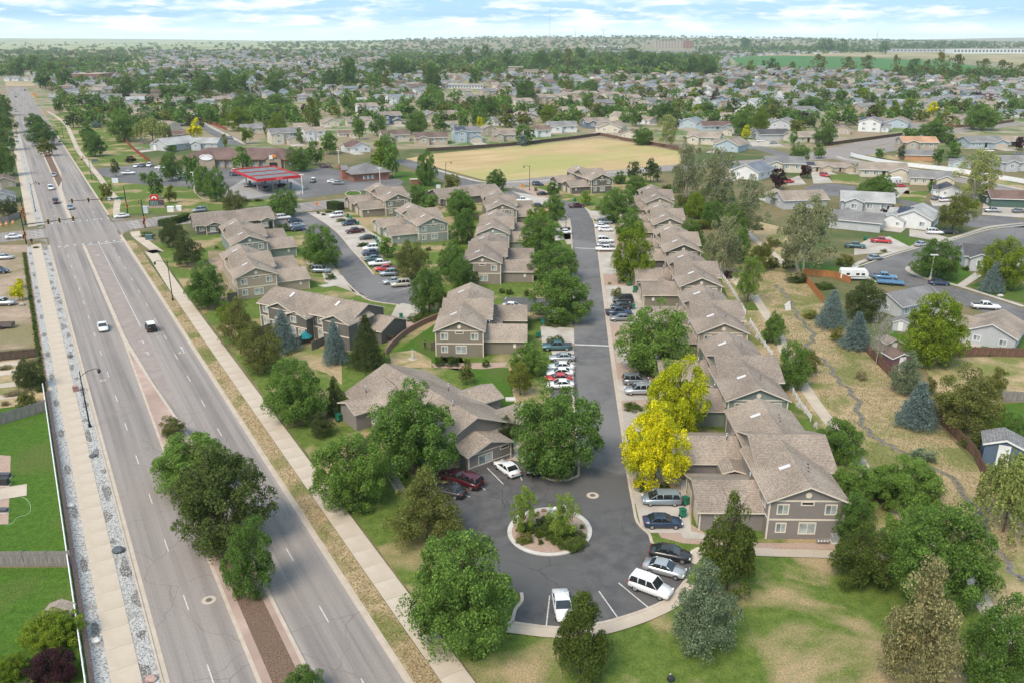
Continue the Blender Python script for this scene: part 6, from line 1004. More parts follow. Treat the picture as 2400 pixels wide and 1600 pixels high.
def carparts(ty):
    b = MB(); g = MB(); ex = []
    if ty == 'sedan':
        loft(b, [(-2.38, .45, .80, .72, .9), (-2.3, .32, .95, .86, .9), (-1.6, .25, 1.0, .92, .92), (-.6, .22, .96, .92, .93), (.8, .22, .94, .92, .93), (1.6, .25, .86, .90, .88), (2.2, .30, .74, .82, .85), (2.38, .40, .60, .68, .9)])
        cabin(g, b, -1.75, -1.0, .25, 1.05, .95, 1.41, .92, (-.25,)); wr, wx = .33, (-1.42, 1.45); hl, tl = (2.24, .62, .66), (-2.33, .65, .82)
    elif ty == 'suv':
        loft(b, [(-2.32, .5, 1.0, .78, .92), (-2.25, .36, 1.08, .9, .95), (-1.2, .32, 1.13, .95, .96), (.9, .32, 1.10, .95, .95), (1.7, .32, 1.0, .93, .88), (2.25, .38, .86, .85, .86), (2.38, .48, .7, .72, .9)])
        cabin(g, b, -2.22, -2.02, .4, 1.1, 1.1, 1.78, .95, (-1.15, -.2)); wr, wx = .37, (-1.4, 1.45); hl, tl = (2.27, .68, .82), (-2.30, .78, .98); b.box(-1.8, .2, -.68, -.63, 1.84, 1.88); b.box(-1.8, .2, .63, .68, 1.84, 1.88)
    elif ty == 'van':
        loft(b, [(-2.5, .45, 1.0, .82, .94), (-2.42, .32, 1.08, .94, .96), (-1, .26, 1.06, .98, .96), (1.2, .26, 1.0, .98, .94), (2.0, .30, .88, .92, .86), (2.5, .38, .7, .75, .85)])
        cabin(g, b, -2.38, -2.1, .55, 1.65, 1.03, 1.66, .98, (-1.3, -.1, .75)); wr, wx = .34, (-1.55, 1.5); hl, tl = (2.36, .68, .74), (-2.46, .80, 1.0)
    elif ty == 'pickup':
        loft(b, [(-2.9, .5, 1.0, .85, .96), (-2.85, .45, 1.1, .95, .97), (-.9, .40, 1.1, .98, .96), (1.0, .40, 1.12, .98, .95), (1.9, .42, 1.1, .96, .88), (2.6, .46, 1.0, .92, .88), (2.85, .55, .8, .82, .92)])
        cabin(g, b, -1.0, -.85, .55, 1.15, 1.1, 1.72, .96, (-.1,)); wr, wx = .42, (-1.85, 1.85); hl, tl = (2.70, .74, .88), (-2.89, .84, .95); m = MB(); m.box(-2.72, -1.12, -.76, .76, 1.02, 1.125); ex.append(('cargo_bed', m, plain((.05, .05, .055), .7)))
    elif ty == 'jeep':
        loft(b, [(-1.9, .5, 1.1, .78, 1), (-1.85, .5, 1.15, .8, 1), (.7, .5, 1.15, .8, .98), (1.0, .55, 1.1, .70, .95), (1.95, .6, 1.0, .62, .95), (2.0, .6, .98, .6, .95)]); b.box(-1.5, -.5, -.95, .95, .85, .95); b.box(.95, 1.95, -.93, .93, .85, .95)
        cabin(g, b, -1.85, -1.8, .5, .75, 1.15, 1.72, .84, (-.9, 0)); wr, wx = .43, (-1.15, 1.4); hl, tl = (1.97, .45, .85), (-1.9, .74, .95); m = MB(); m.box(-1.85, .5, -.72, .72, 1.76, 1.84); ex.append(('hard_top', m, plain((.72, .72, .70), .4))); m = MB(); m.tube((-1.92, 0, 1.05), (-2.12, 0, 1.05), .36, .36, 14); ex.append(('spare_wheel', m, M['tyre']))
    return b, g, wr, wx, hl, tl, ex
CARS = {}
def car(ty, p, ang, col, desc=None, label=None, group=None, scale=1.0, z=.045):
    if ty not in CARS:
        b, g, wr, wx, hl, tl, ex = carparts(ty); root = empty('parked_car'); me = b.mesh('body', M['white'], False); me.polygons.foreach_set('use_smooth', [len(f.vertices) == 4 for f in me.polygons])
        link('body', me, root); build(g, 'windows', M['cglass'], root)
        w_ = MB(); w_.tube((0, -.11, 0), (0, .11, 0), wr, wr, 14); wm = w_.mesh('wheel', M['tyre']); r_ = MB(); r_.tube((0, -.125, 0), (0, .125, 0), wr*.62, wr*.62, 10); rm = r_.mesh('rim', M['rim'])
        for x in wx:
            for s in (-1, 1): o = link('wheel', wm, root, (x, s*(.82 if ty != 'jeep' else .84), wr)); link('rim', rm, o)
        for (q, nm, mt) in ((hl, 'headlight', M['lens']), (tl, 'taillight', M['tail'])):
            m = MB(); m.box(-.09, .09, -.15, .15, -.07, .07); me = m.mesh(nm, mt)
            for s in (-1, 1): link(nm, me, root, (q[0], s*q[1], q[2]))
        for nm, m, mt in ex: build(m, nm, mt, root)
        CARS[ty] = [root, False, snap(root)]
    c = CARS[ty]
    if not c[1]: c[1] = True; r = c[0]; kids = [k for k, _ in c[2]]; r.location = (p.x, p.y, z); r.rotation_euler[2] = ang; r.scale = (scale,)*3
    else: r, kids = copytree(c[0], c[2], (p.x, p.y, z), ang, scale)
    setmat(kids[0], CARM[col]); cat = {'pickup': 'pickup truck', 'van': 'minivan', 'suv': 'SUV', 'jeep': 'off-roader', 'sedan': 'car'}[ty]
    cn_ = {'sedan': 'sedan', 'suv': 'SUV', 'van': 'minivan', 'pickup': 'pickup', 'jeep': 'boxy off-roader with pale roof'}[ty]
    tag(r, label, cat, group, desc=None if label else f"{col} {desc or cn_}"); return r
def carpaint(c, metal=.15): 
    m, t, b = newmat('car_paint'); b.inputs['Base Color'].default_value = (*c, 1); b.inputs['Roughness'].default_value = .32; b.inputs['Metallic'].default_value = metal; b.inputs['Coat Weight'].default_value = .4; b.inputs['Coat Roughness'].default_value = .1; return m
CARM = {k: carpaint(c, m) for k, c, m in (('white', (.68, .68, .68), 0), ('black', (.02, .02, .022), 0), ('silver', (.42, .43, .44), .5), ('grey', (.20, .21, .22), .4), ('navy', (.03, .05, .09), .2), ('blue', (.10, .22, .36), .2), ('red', (.42, .03, .03), 0), ('maroon', (.065, .008, .014), .1), ('teal', (.05, .12, .13), .2), ('beige', (.48, .44, .36), .3), ('greyblue', (.26, .31, .35), .4))}
AU = math.atan2(U.y, U.x); AV = math.atan2(V.y, V.x); PI = math.pi
for t, x, y, a, ty, col, lab in [
 ('D', 710, 700, AU+PI, 'sedan', 'white', 'white sedan driving towards the camera in the left lanes of the avenue'), ('D', 1042, 705, AU, 'jeep', 'black', 'black off-roader with pale roof and spare wheel driving away on the avenue'), ('D', 100, 75, AV, 'sedan', 'white', 'white sedan waiting on the cross street at the left edge'), ('A', 838, 1500, AV+PI, 'sedan', 'white', 'white sedan turning at the far right corner of the crossing'),
 ('A', 1375, 1460, AV+PI, 'suv', 'greyblue', 'grey SUV on the cross street above the charcoal apartment roof'), ('A', 372, 1215, AU+PI, 'sedan', 'silver', 'silver car farthest of four waiting at the avenue lights'), ('A', 352, 1307, AU+PI, 'suv', 'white', 'white SUV second in line before the avenue lights'), ('A', 386, 1400, AU+PI, 'suv', 'maroon', 'dark maroon SUV near the stop line in the middle lane'), ('A', 486, 1440, AU+PI, 'sedan', 'greyblue', 'grey-blue sedan at the stop line beside the median'),
 ('A', 262, 733, AU, 'sedan', 'silver', 'silver car going away at upper left beside the verge'), ('A', 410, 978, AU, 'sedan', 'grey', 'grey car half hidden by the far median trees'), ('A', 110, 672, AU+PI, 'sedan', 'maroon', 'dark red car small on the far avenue'), ('A', 118, 697, AU+PI, 'sedan', 'white', 'white car just ahead of the dark red one on the far avenue'), ('A', 108, 770, AU+PI, 'suv', 'silver', 'pale SUV alone on the far avenue left lanes'), ('A', 172, 625, AU, 'sedan', 'black', 'dark car near where the far avenue meets the trees'), ('A', 150, 592, AU, 'sedan', 'white', 'tiny white car at the far end of the avenue'),
 ('D', 30, 218, .15, 'sedan', 'silver', 'silver car parked on the dirt yard at left'), ('D', -8, 315, .2, 'suv', 'navy', 'dark car at the left picture edge on the dirt yard'), ('D', 18, 535, .1, 'pickup', 'silver', 'silver pickup with dark window parked on the dirt yard'),
 ('A', 938, 1152, -1.4, 'sedan', 'white', 'white car leftmost of the three parked by the red fence end'), ('A', 983, 1150, -1.4, 'sedan', 'navy', 'dark blue car between two white ones by the red fence end'), ('A', 1029, 1148, -1.4, 'suv', 'white', 'white SUV right of the dark blue car by the red fence end'), ('A', 885, 1202, .0, 'pickup', 'white', 'white pickup crossing the strip mall entrance behind the dark pine'), ('A', 1195, 1197, .5, 'suv', 'grey', 'grey SUV parked under the leftmost strip mall tree'), ('A', 1242, 1204, .5, 'sedan', 'white', 'white car beside the grey SUV under the strip mall trees'), ('A', 1105, 1165, .1, 'sedan', 'white', 'white car behind the pale light post at the strip mall'), ('A', 1272, 1225, .4, 'sedan', 'silver', 'silver car half behind the strip mall corner trees'),
 ('A', 1620, 1213, .15, 'suv', 'navy', 'dark SUV driving left of the fuel canopy'), ('A', 1632, 1192, .15, 'suv', 'white', 'white vehicle just behind the dark SUV left of the canopy'), ('A', 1720, 1150, .8, 'sedan', 'black', 'black car parked at the strip mall front, left of two'), ('A', 1765, 1150, .8, 'suv', 'maroon', 'dark red vehicle at the strip mall front, right of two'), ('A', 1722, 1290, PI+.1, 'sedan', 'black', 'black car fuelling at the left pumps'), ('A', 1935, 1287, PI+.15, 'sedan', 'black', 'black car fuelling at the right pumps'), ('A', 1830, 1312, -1.4, 'suv', 'grey', 'dark vehicle at the near middle pump'), ('A', 2155, 1258, -1.5, 'jeep', 'grey', 'grey off-roader driving right of the fuel canopy'), ('A', 2243, 1158, .1, 'pickup', 'maroon', 'maroon pickup parked behind the brick shop'), ('A', 2292, 1260, .15, 'sedan', 'white', 'white car beside the small tree at the brick shop'), ('A', 2325, 1272, .1, 'sedan', 'grey', 'brown-grey car on the island by the brick shop'),
 ('M', 85, 605, AV+PI, 'suv', 'navy', 'dark navy SUV next to the green bins on the loop drive'), ('M', 150, 690, AV+PI, 'pickup', 'maroon', 'maroon pickup parked below the navy SUV on the loop drive'), ('M', 285, 760, AV+PI-.2, 'sedan', 'black', 'black sedan above the flat juniper in the loop drive row'), ('M', 330, 880, AV+PI-.3, 'suv', 'white', 'white SUV below the flat juniper in the loop drive row'), ('M', 340, 935, AV+PI-.2, 'pickup', 'navy', 'navy pickup with cap between white SUV and teal sedan'), ('M', 345, 995, AV+PI-.2, 'sedan', 'teal', 'dull teal sedan in the loop drive row'), ('M', 420, 1050, AV+PI-.25, 'pickup', 'white', 'white pickup in the loop drive row'), ('M', 490, 1110, AV+PI-.3, 'pickup', 'red', 'bright red pickup in the loop drive row'),
 ('M', 530, 1160, PI+.15, 'suv', 'greyblue', 'grey-blue SUV right below the red pickup'), ('M', 565, 1245, PI+.4, 'sedan', 'silver', 'silver sedan next to the beige SUV at the row end'), ('M', 655, 1280, PI+.25, 'suv', 'beige', 'beige SUV, nearest of the loop drive row'), ('N', 1245, 540, .5, 'suv', 'white', 'white SUV parked behind the charcoal apartment building'), ('N', 1370, 570, .5, 'sedan', 'navy', 'dark blue sedan next to the white SUV, loop drive left side'), ('N', 1395, 625, .5, 'sedan', 'greyblue', 'grey-blue sedan in the left side loop drive bays'), ('N', 1410, 665, .5, 'sedan', 'navy', 'navy sedan nearest of the left side loop drive bays'), ('N', 1830, 515, AV+PI, 'suv', 'white', 'white SUV alone at the top of the loop drive garages'), ('N', 1655, 1125, 0, 'suv', 'greyblue', 'pale blue SUV beside the round shrub at the loop drive'),
 ('E', 1482, 838, PI+.03, 'pickup', 'teal', 'large slate teal pickup by the white speed stripe'), ('E', 1518, 912, PI, 'sedan', 'silver', 'silver sedan below the teal pickup'), ('E', 1508, 975, PI, 'sedan', 'white', 'white sedan, upper of three by the courtyard bay'), ('E', 1503, 1015, PI, 'sedan', 'white', 'white sedan second in the courtyard bay above the red one'), ('E', 1492, 1055, PI, 'sedan', 'red', 'red car in the courtyard parking bay'), ('E', 1505, 1098, PI, 'sedan', 'white', 'white car below the red one, half under the tree'), ('E', 1180, 558, -.2, 'sedan', 'white', 'white car behind the olive block in the short bay'), ('E', 1398, 592, 0, 'sedan', 'white', 'white sedan beside the big tree in the short bay'),
 ('L', 50, 405, 0, 'suv', 'navy', 'dark SUV at the field street beside the small bush'), ('L', 105, 508, .2, 'sedan', 'black', 'black car left of the small tree near field street'), ('L', 480, 645, .25, 'pickup', 'maroon', 'maroon pickup on the drive of the charcoal townhouse'), ('L', 50, 640, 0, 'sedan', 'black', 'dark car half hidden behind the dark green tree'), ('L', 335, 935, PI, 'sedan', 'white', 'white sedan behind the red-topped lamp post'), ('M', 2000, 345, .1, 'pickup', 'white', 'white pickup near the turned taupe townhouse'), ('L', 785, 825, 0, 'suv', 'greyblue', 'silver-blue SUV topmost in the right-hand street bays'), ('L', 755, 868, 0, 'sedan', 'white', 'white sedan second from top in the right-hand street bays'), ('L', 795, 905, 0, 'sedan', 'white', 'white sedan third from top in the right-hand street bays'), ('L', 795, 1030, 0, 'suv', 'white', 'white SUV left of the lime-green tree'), ('L', 785, 1075, 0, 'sedan', 'silver', 'silver car between two white ones by the lime-green tree'), ('L', 795, 1125, PI, 'pickup', 'white', 'white pickup above the speed stripe'),
 ('E', 1937, 517, PI, 'suv', 'black', 'black SUV, top of four dark vehicles in the right bays'), ('E', 1925, 558, PI, 'sedan', 'black', 'black sedan below the black SUV'), ('E', 1910, 602, 0, 'pickup', 'navy', 'dark blue pickup between black and grey sedans'), ('E', 1925, 640, PI, 'sedan', 'grey', 'grey sedan lowest of the four in the right bays'), ('E', 2025, 1072, 0, 'suv', 'grey', 'dark grey SUV behind the yellow tree'), ('E', 2045, 1140, PI, 'suv', 'silver', 'silver-grey SUV beside the yellow tree crown'),
 ('H', 2203, 325, PI-.02, 'van', 'greyblue', 'grey-blue minivan on the driveway under the yellow tree'), ('H', 2212, 480, .0, 'sedan', 'navy', 'dark blue sedan on the near driveway by the green bins'), ('H', 2265, 700, -.30, 'sedan', 'black', 'black sedan nearest the gravel bed in the turning circle'), ('H', 2225, 805, -.42, 'sedan', 'silver', 'silver sedan between black sedan and white SUV'), ('H', 2128, 935, -.58, 'suv', 'white', 'white SUV with roof rack parked at the circle edge'), ('H', 1522, 1060, -1.5, 'sedan', 'white', 'white car half hidden by the dark tree at the bottom'), ('H', 1142, 110, 2.15, 'sedan', 'white', 'white sedan with sunroof parked by the clubhouse'), ('H', 1312, 85, -1.5, 'pickup', 'black', 'black pickup facing the circle beside the big tree'), ('H', 865, 200, 2.5, 'suv', 'maroon', 'deep maroon SUV under the bushy pine'), ('H', 765, 165, 2.6, 'sedan', 'maroon', 'dark red car behind the maroon SUV'), ('H', 740, 265, 2.7, 'sedan', 'black', 'black car mostly hidden behind the bushy pine'),
 ('F', 1365, 105, -.3, 'pickup', 'red', 'red pickup in the driveway with small round bush'), ('F', 1185, 140, -.35, 'pickup', 'teal', 'dark teal pickup left of the red pickup'), ('F', 1320, 222, .35, 'sedan', 'greyblue', 'silver-blue car at the kerb of the bend'), ('F', 1640, 128, .5, 'sedan', 'silver', 'silver car parked at the outer kerb by the round tree'), ('F', 1730, 45, -.15, 'suv', 'white', 'white SUV in the driveway above the round tree'), ('F', 1825, 42, -.15, 'sedan', 'black', 'black car next to the white SUV'), ('F', 1385, 355, -.3, 'pickup', 'blue', 'bright blue pickup with trailer in the bend'), ('F', 1762, 395, -.15, 'sedan', 'navy', 'navy sedan parked below the street light'), ('F', 2082, 560, -.2, 'pickup', 'white', 'white pickup parked outside the pale grey corner house'),
 ('C', 535, 978, .1, 'sedan', 'white', 'white car on the driveway of the dark-roofed grey house'), ('C', 625, 992, .1, 'sedan', 'greyblue', 'grey car beside the round bush, upper right street'), ('C', 975, 1218, -1.2, 'suv', 'red', 'red SUV on the driveway below the solar-panelled house'), ('C', 722, 1262, .3, 'pickup', 'red', 'red pickup behind the purple tree'), ('C', 1497, 1290, .1, 'sedan', 'red', 'red car beside the white motorhome'), ('C', 1752, 1378, .3, 'sedan', 'grey', 'grey car left of two at the cul-de-sac driveway'), ('C', 1805, 1390, .3, 'suv', 'white', 'white SUV right of the grey car at the cul-de-sac'), ('C', 2132, 1462, -.1, 'pickup', 'silver', 'silver pickup on the wide driveway at far right'), ('C', 2312, 1465, .2, 'sedan', 'grey', 'grey car at the right edge on the wide driveway'), ('C', 2105, 1048, 0, 'suv', 'white', 'white SUV in front of the blue house upper right'), ('C', 2312, 1070, .2, 'sedan', 'grey', 'grey car by the right edge, upper right street'), ('C', 715, 812, .2, 'sedan', 'white', 'white car by the purple tree in the middle distance'), ('C', 930, 1350, .2, 'sedan', 'white', 'white car behind the dark cottonwoods near the cul-de-sac'), ('C', 680, 808, .2, 'sedan', 'silver', 'silver car near the blue-grey house, middle distance'),
 ('B', 1190, 865, .3, 'sedan', 'black', 'dark car between the middle houses beyond the field'), ('B', 1860, 828, .3, 'suv', 'white', 'white SUV beyond the field near the slate-blue house'), ('B', 2040, 850, .3, 'sedan', 'blue', 'blue car beside the dark tree beyond the field'), ('A', 1260, 755, -.6, 'suv', 'silver', 'silver car at the side street corner, upper left'), ('A', 1245, 782, -1, 'sedan', 'navy', 'dark car driving down the side street, upper left'), ('A', 1345, 798, 0, 'suv', 'silver', 'pale SUV parked on a driveway, upper left'), ('A', 1585, 958, -.8, 'sedan', 'grey', 'dark car on the side street behind the strip mall'), ('A', 1290, 862, 0, 'sedan', 'silver', 'silver car beside the yellow tree, upper left'), ('A', 2085, 835, .3, 'sedan', 'navy', 'navy car among upper middle houses'), ('A', 1310, 760, .2, 'suv', 'white', 'white van in front of the white gabled house upper left')]:
    car(ty, P(t, x, y), a, col, label=lab)
# camper, motorhome, boat trailer, farm trailer
def boxveh(name, cat, label, p, ang, L, w, h, stripe):
    t = empty(name, (p.x, p.y, .05), ang); mb = MB(); loft(mb, [(-L/2, .55, h*.85, w*.46, .95), (-L/2+.3, .5, h, w*.5, .95), (L/2-.5, .5, h, w*.5, .95), (L/2, .7, h*.75, w*.46, .95)]); build(mb, 'body', plain((.70, .70, .69), .4), t)
    mb = MB(); mb.box(-L/2+.4, L/2-.5, -w/2-.02, w/2+.02, 1.0, 1.15); build(mb, 'stripe', plain(stripe, .5), t); mb = MB()
    for x in (-L*.25, L*.1, L*.3): mb.box(x-.4, x+.4, -w/2-.03, w/2+.03, 1.45, 1.95)
    build(mb, 'windows', M['cglass'], t)
    for s in (-1, 1):
        for x in (-.4, .5): mb = MB(); mb.tube((x, s*w*.42-.1, .35), (x, s*w*.42+.1, .35), .35, .35, 12); build(mb, 'wheel', M['tyre'], t)
    mb = MB(); mb.box(-.5, .5, -.4, .4, h, h+.25); build(mb, 'roof_unit', plain((.6, .6, .6), .5), t); tag(t, label, cat)
boxveh('camper_trailer', 'camper', 'white camper trailer standing above the orange garden fence', P('F', 1170, 358), -.1, 6.5, 2.4, 2.7, (.12, .12, .13)); boxveh('motorhome', 'motorhome', 'white motorhome parked beside the cream house garage, upper right', P('C', 1442, 1275), .3, 8, 2.5, 3.0, (.25, .2, .16))
t = empty('flat_trailer', (*P('F', 1430, 392).xy, .05), -.3); mb = MB(); mb.box(-3, 3, -1.1, 1.1, .5, .62); mb.box(-3, 3, -1.15, -1.05, .62, .9); mb.box(-3, 3, 1.05, 1.15, .62, .9); build(mb, 'deck', plain((.10, .20, .32), .5), t)
for s in (-1, 1): mb = MB(); mb.tube((0, s*1.2-.1, .35), (0, s*1.2+.1, .35), .35, .35, 12); build(mb, 'wheel', M['tyre'], t)
tag(t, 'blue flat trailer behind the bright blue pickup', 'trailer')
t = empty('utility_trailer', (*P('D', 25, 690).xy, .05), .1); mb = MB(); mb.box(-2, 2, -.9, .9, .5, .6)
for y in (-.9, .86): mb.box(-2, 2, y, y+.04, .6, 1.1)
for x in (-2, 1.96): mb.box(x, x+.04, -.86, .86, .6, 1.1)
mb.bar((2, 0, .55), (3.3, 0, .5), .08); build(mb, 'box', plain((.14, .11, .10), .7), t)
for s in (-1, 1): mb = MB(); mb.tube((0, s*1.0-.1, .35), (0, s*1.0+.1, .35), .35, .35, 12); build(mb, 'wheel', M['tyre'], t)
tag(t, 'brown utility trailer on the dirt yard at left', 'trailer')
# ================================================================== street furniture
BLK = plain((.02, .022, .028), .45, .3)
def lamp(label, t, xb, yb, xt, yt, arm=1, dirv=None, col=None, armlen=2.6):
    p = P(t, xb, yb); h = topz(p, t, xt, yt); d = dirv if dirv is not None else V*arm; d = d.normalized(); m = col or BLK; root = empty('street_lamp', p)
    mb = MB(); mb.tube((0, 0, 0), (0, 0, .6), .24, .2, 10); build(mb, 'base', m, root); mb = MB(); mb.tube((0, 0, .6), (0, 0, h), .12, .07, 8); build(mb, 'pole', m, root)
    mb = MB(); pts = [Vector((0, 0, h-.9)), d*armlen*.35+Vector((0, 0, h-.25)), d*armlen*.8+Vector((0, 0, h)), d*armlen+Vector((0, 0, h-.15))]
    for a, b in zip(pts, pts[1:]): mb.tube(a, b, .05, .05, 6)
    build(mb, 'arm', m, root); mb = MB(); e = pts[-1]; mb.tube(e, e-Vector((0, 0, .25)), .08, .3, 10); mb.tube(e-Vector((0, 0, .25)), e-Vector((0, 0, .65)), .27, .15, 10); build(mb, 'lamp_head', m, root); tag(root, label, 'street lamp', 'street lamps')
lamp('black street lamp standing in the pale gravel beside the left lanes', 'D', 620, 1370, 548, 985, 1); lamp('black street lamp on the verge beside the right sidewalk', 'D', 1190, 502, 1150, 220, -1); lamp('black street lamp by the left sidewalk just beyond the crossing', 'R', 490, 685, 415, 290, 1)
lamp('tall dark lamp post on the right verge beyond the crossing', 'S', 122, 722, 40, 320, -1); lamp('thin lamp post beside the winding path at upper left', 'A', 437, 950, 420, 850, -1); lamp('black lamp post in front of the dry field, left of two', 'B', 720, 1245, 718, 1118, 1); lamp('black lamp post by the field street, right of two', 'B', 1295, 1312, 1290, 1138, -1); lamp('reddish lamp post on the kerb of the complex street', 'L', 358, 885, 358, 735, 0, Vector((0, -1, 0)), plain((.12, .05, .03), .6), .5)
def mast(label, t, xb, yb, xt, yt, col=(.68, .67, .65)):
    p = P(t, xb, yb); h = topz(p, t, xt, yt); root = empty('light_post', p); mb = MB(); mb.tube((0, 0, 0), (0, 0, .7), .35, .35, 10); build(mb, 'base', M['kerbw'], root); mb = MB(); mb.box(-.1, .1, -.1, .1, .7, h); build(mb, 'pole', plain(col, .5), root); mb = MB(); mb.box(-.9, .9, -.25, .25, h, h+.22); build(mb, 'lamp_head', plain(col, .5), root); tag(root, label, 'light post', 'pale car park light posts')
mast('white light post at the right corner of the fuel canopy', 'T', 1402, 570, 1390, 365); mast('white light post in front of the brick shop', 'T', 2222, 480, 2210, 295); mast('white light post beside the strip mall car park tree', 'S', 1358, 660, 1345, 490); mast('thin pale street light beside the round tree in the right bend', 'F', 1702, 358, 1728, 190); mast('pale light post behind the strip mall trees', 'T', 1785, 240, 1775, 110); mast('pale light post left of the strip mall trees', 'S', 2015, 930, 1990, 590)
# traffic signals
YEL = plain((.42, .26, .03), .5); ORG = plain((.62, .20, .02), .5); GRN = plain((.01, .22, .13), .5)
def head(root, loc, d, col=YEL, lit=None):
    o = empty('signal_head', loc); o.parent = root; 
    mb = MB(); mb.box(-.32, .32, -.12, .12, -.75, .75); b_ = build(mb, 'housing', col, o); mb = MB()
    mb.box(-.22, .22, -.16, -.12, -.62, .62); f_ = build(mb, 'lens_face', M['black'], o); o.rotation_euler[2] = d; return o
def signal(label, t, xb, yb, xt, yt, ends, heads, street=None, extra=()):
    p = P(t, xb, yb); h = topz(p, t, xt, yt); root = empty('traffic_signal', p); mb = MB(); mb.tube((0, 0, 0), (0, 0, h), .2, .12, 10); build(mb, 'pole', BLK, root)
    if ends:
        (dv, L, z) = ends; dv = dv.normalized(); mb = MB(); mb.tube(Vector((0, 0, z)), dv*L+Vector((0, 0, z+.5)), .14, .07, 8); build(mb, 'mast_arm', BLK, root)
        for f in heads: q = dv*L*f+Vector((0, 0, z+.5*f)); head(root, q+Vector((0, 0, 0)), math.atan2(dv.y, dv.x) if dv.x > 0 else math.atan2(-dv.y, -dv.x))
        if street:
            for f, w, hh, m in street: mb = MB(); q = dv*L*f+Vector((0, 0, z+.5*f)); mb.box(-w/2, w/2, -.05, .05, -hh/2, hh/2); o = build(mb, 'sign_plate', m, root, q, math.atan2(-dv.y, -dv.x))
    for z, off in extra: head(root, Vector((off, -.25, z)), 0, ORG)
    tag(root, label, 'traffic light', 'traffic signals at the crossing'); return root
signal('near left traffic signal with long mast arm over the lanes', 'R', 365, 1130, 275, 690, (V, 14.5, 5.6), (.45, .65, .9), None, ((3.1, .3), (2.2, -.2)))
signal('far right traffic signal with mast arm and green street sign', 'R', 1765, 740, 1700, 345, (-V, 17, 6.0), (.42, .65, .93), ((.1, 2.2, .6, GRN), (.29, .9, 1.0, M['white'])), ((3.4, .3),))
signal('near right signal pole with orange heads beside the hedge', 'R', 2000, 910, 1930, 520, (Vector((-.6, .8, 0)), 3, 7.2), (1.0,), None, ((2.8, .2), (1.8, -.1)))
signal('far left signal pole with orange heads above the corner fence', 'R', 355, 865, 275, 470, None, (), None, ((5.0, .3), (4.2, -.3), (2.5, .2)))
# monument sign, utility cabinets, bins
p = P('S', 1310, 1240); t = empty('monument_sign', p, .15); mb = MB(); mb.box(-3, 3, -.6, .6, 0, .9); build(mb, 'stone_base', mnoise('stone', (.30, .22, .18), (.42, .33, .27), 3, 3, .9), t); mb = MB(); mb.box(-2.2, 2.6, -.45, .45, .9, 2.8); build(mb, 'panel', plain((.10, .06, .06), .5), t); mb = MB(); mb.box(-2.1, 1.1, -.5, -.45, 1.0, 2.6); build(mb, 'price_board', plain((.04, .07, .065), .3), t)
mb = MB(); mb.box(-1.6, 1.0, -.4, .4, 2.8, 4.6); build(mb, 'top_sign', RED, t); mb = MB()
for k in range(10): a, b_ = PI*k/10, PI*(k+1)/10; mb.poly([(-.3+.9*math.cos(a), -.42, 3.3+.9*math.sin(a)), (-.3+.9*math.cos(b_), -.42, 3.3+.9*math.sin(b_)), (-.3+.45*math.cos(b_), -.42, 3.3+.45*math.sin(b_)), (-.3+.45*math.cos(a), -.42, 3.3+.45*math.sin(a))])
build(mb, 'emblem', M['white'], t); wtext('9/10', .9, M['white'], (-.5, -.52, 1.55), (PI/2, 0, 0), t, 'price_digits') if False else None
mb = MB()
for r_ in range(2):
    for c_ in range(5): x = -1.8+c_*.55; z = 1.15+r_*.75; mb.box(x, x+.35, -.53, -.5, z, z+.08); mb.box(x, x+.35, -.53, -.5, z+.45, z+.53); mb.box(x+.27, x+.35, -.53, -.5, z+.08, z+.45)
build(mb, 'price_digits', plain((.45, .6, .55), .4), t); tag(t, 'red and white topped fuel price monument sign on the corner lawn', 'sign')
def cabinet(label, t, x, y, w, d, h, col, rz=.1, cat='utility box'):
    r = empty('utility_box', P(t, x, y), rz); mb = MB(); mb.box(-w/2-.1, w/2+.1, -d/2-.1, d/2+.1, 0, .12); build(mb, 'pad', M['kerbw'], r); mb = MB(); mb.box(-w/2, w/2, -d/2, d/2, .12, h-.12); build(mb, 'cabinet', plain(col, .5), r); mb = MB(); mb.box(-w/2-.04, w/2+.04, -d/2-.04, d/2+.04, h-.12, h); build(mb, 'lid', plain(tuple(min(1, c*1.15) for c in col), .5), r); tag(r, label, cat)
cabinet('large silver traffic control cabinet behind the near right signal', 'S', 1115, 1330, 1.6, 1.0, 2.3, (.5, .53, .56)); cabinet('white utility box left of two on the corner lawn edge', 'S', 1578, 1305, 2.1, 1.4, 1.8, (.66, .67, .64)); cabinet('white utility box right of two on the corner lawn edge', 'S', 1727, 1285, 1.7, 1.3, 1.6, (.68, .69, .67)); cabinet('white framed bench-like advert board on the corner lawn by the entrance', 'S', 555, 780, 2.4, .4, 1.9, (.6, .64, .66)); cabinet('grey monument board on the park lawn by the winding path', 'S', 180, 400, 2.6, .6, 1.5, (.10, .11, .12)); cabinet('dark green transformer box near the right crossing corner', 'R', 2060, 1070, 1.9, 1.6, 1.5, (.07, .12, .12)); cabinet('pale transformer boxes on the corner lawn near field street', 'M', 1070, 195, 1.6, 1.0, 1.2, (.6, .6, .58))
cabinet('flat pale concrete drain box set in the courtyard lawn', 'E', 1165, 1180, 1.5, 1.2, .22, (.5, .47, .43), .1, 'drain'); cabinet('small pink-grey cabinet pair standing in the gravel beside the left lamp post', 'D', 525, 1125, .9, .7, 1.1, (.30, .17, .15), .5)
t = empty('sign_monument', P('M', 850, 150), .25); mb = MB(); mb.box(-3.2, 3.2, -1.2, 1.2, 0, 1.9); build(mb, 'brick_base', WM['brick'], t); mb = MB(); mb.box(-3.4, 3.4, -1.4, 1.4, 1.9, 2.15); build(mb, 'cap', M['kerb'], t); tag(t, 'low red brick enclosure with pale cap on the corner lawn near field street', 'enclosure')
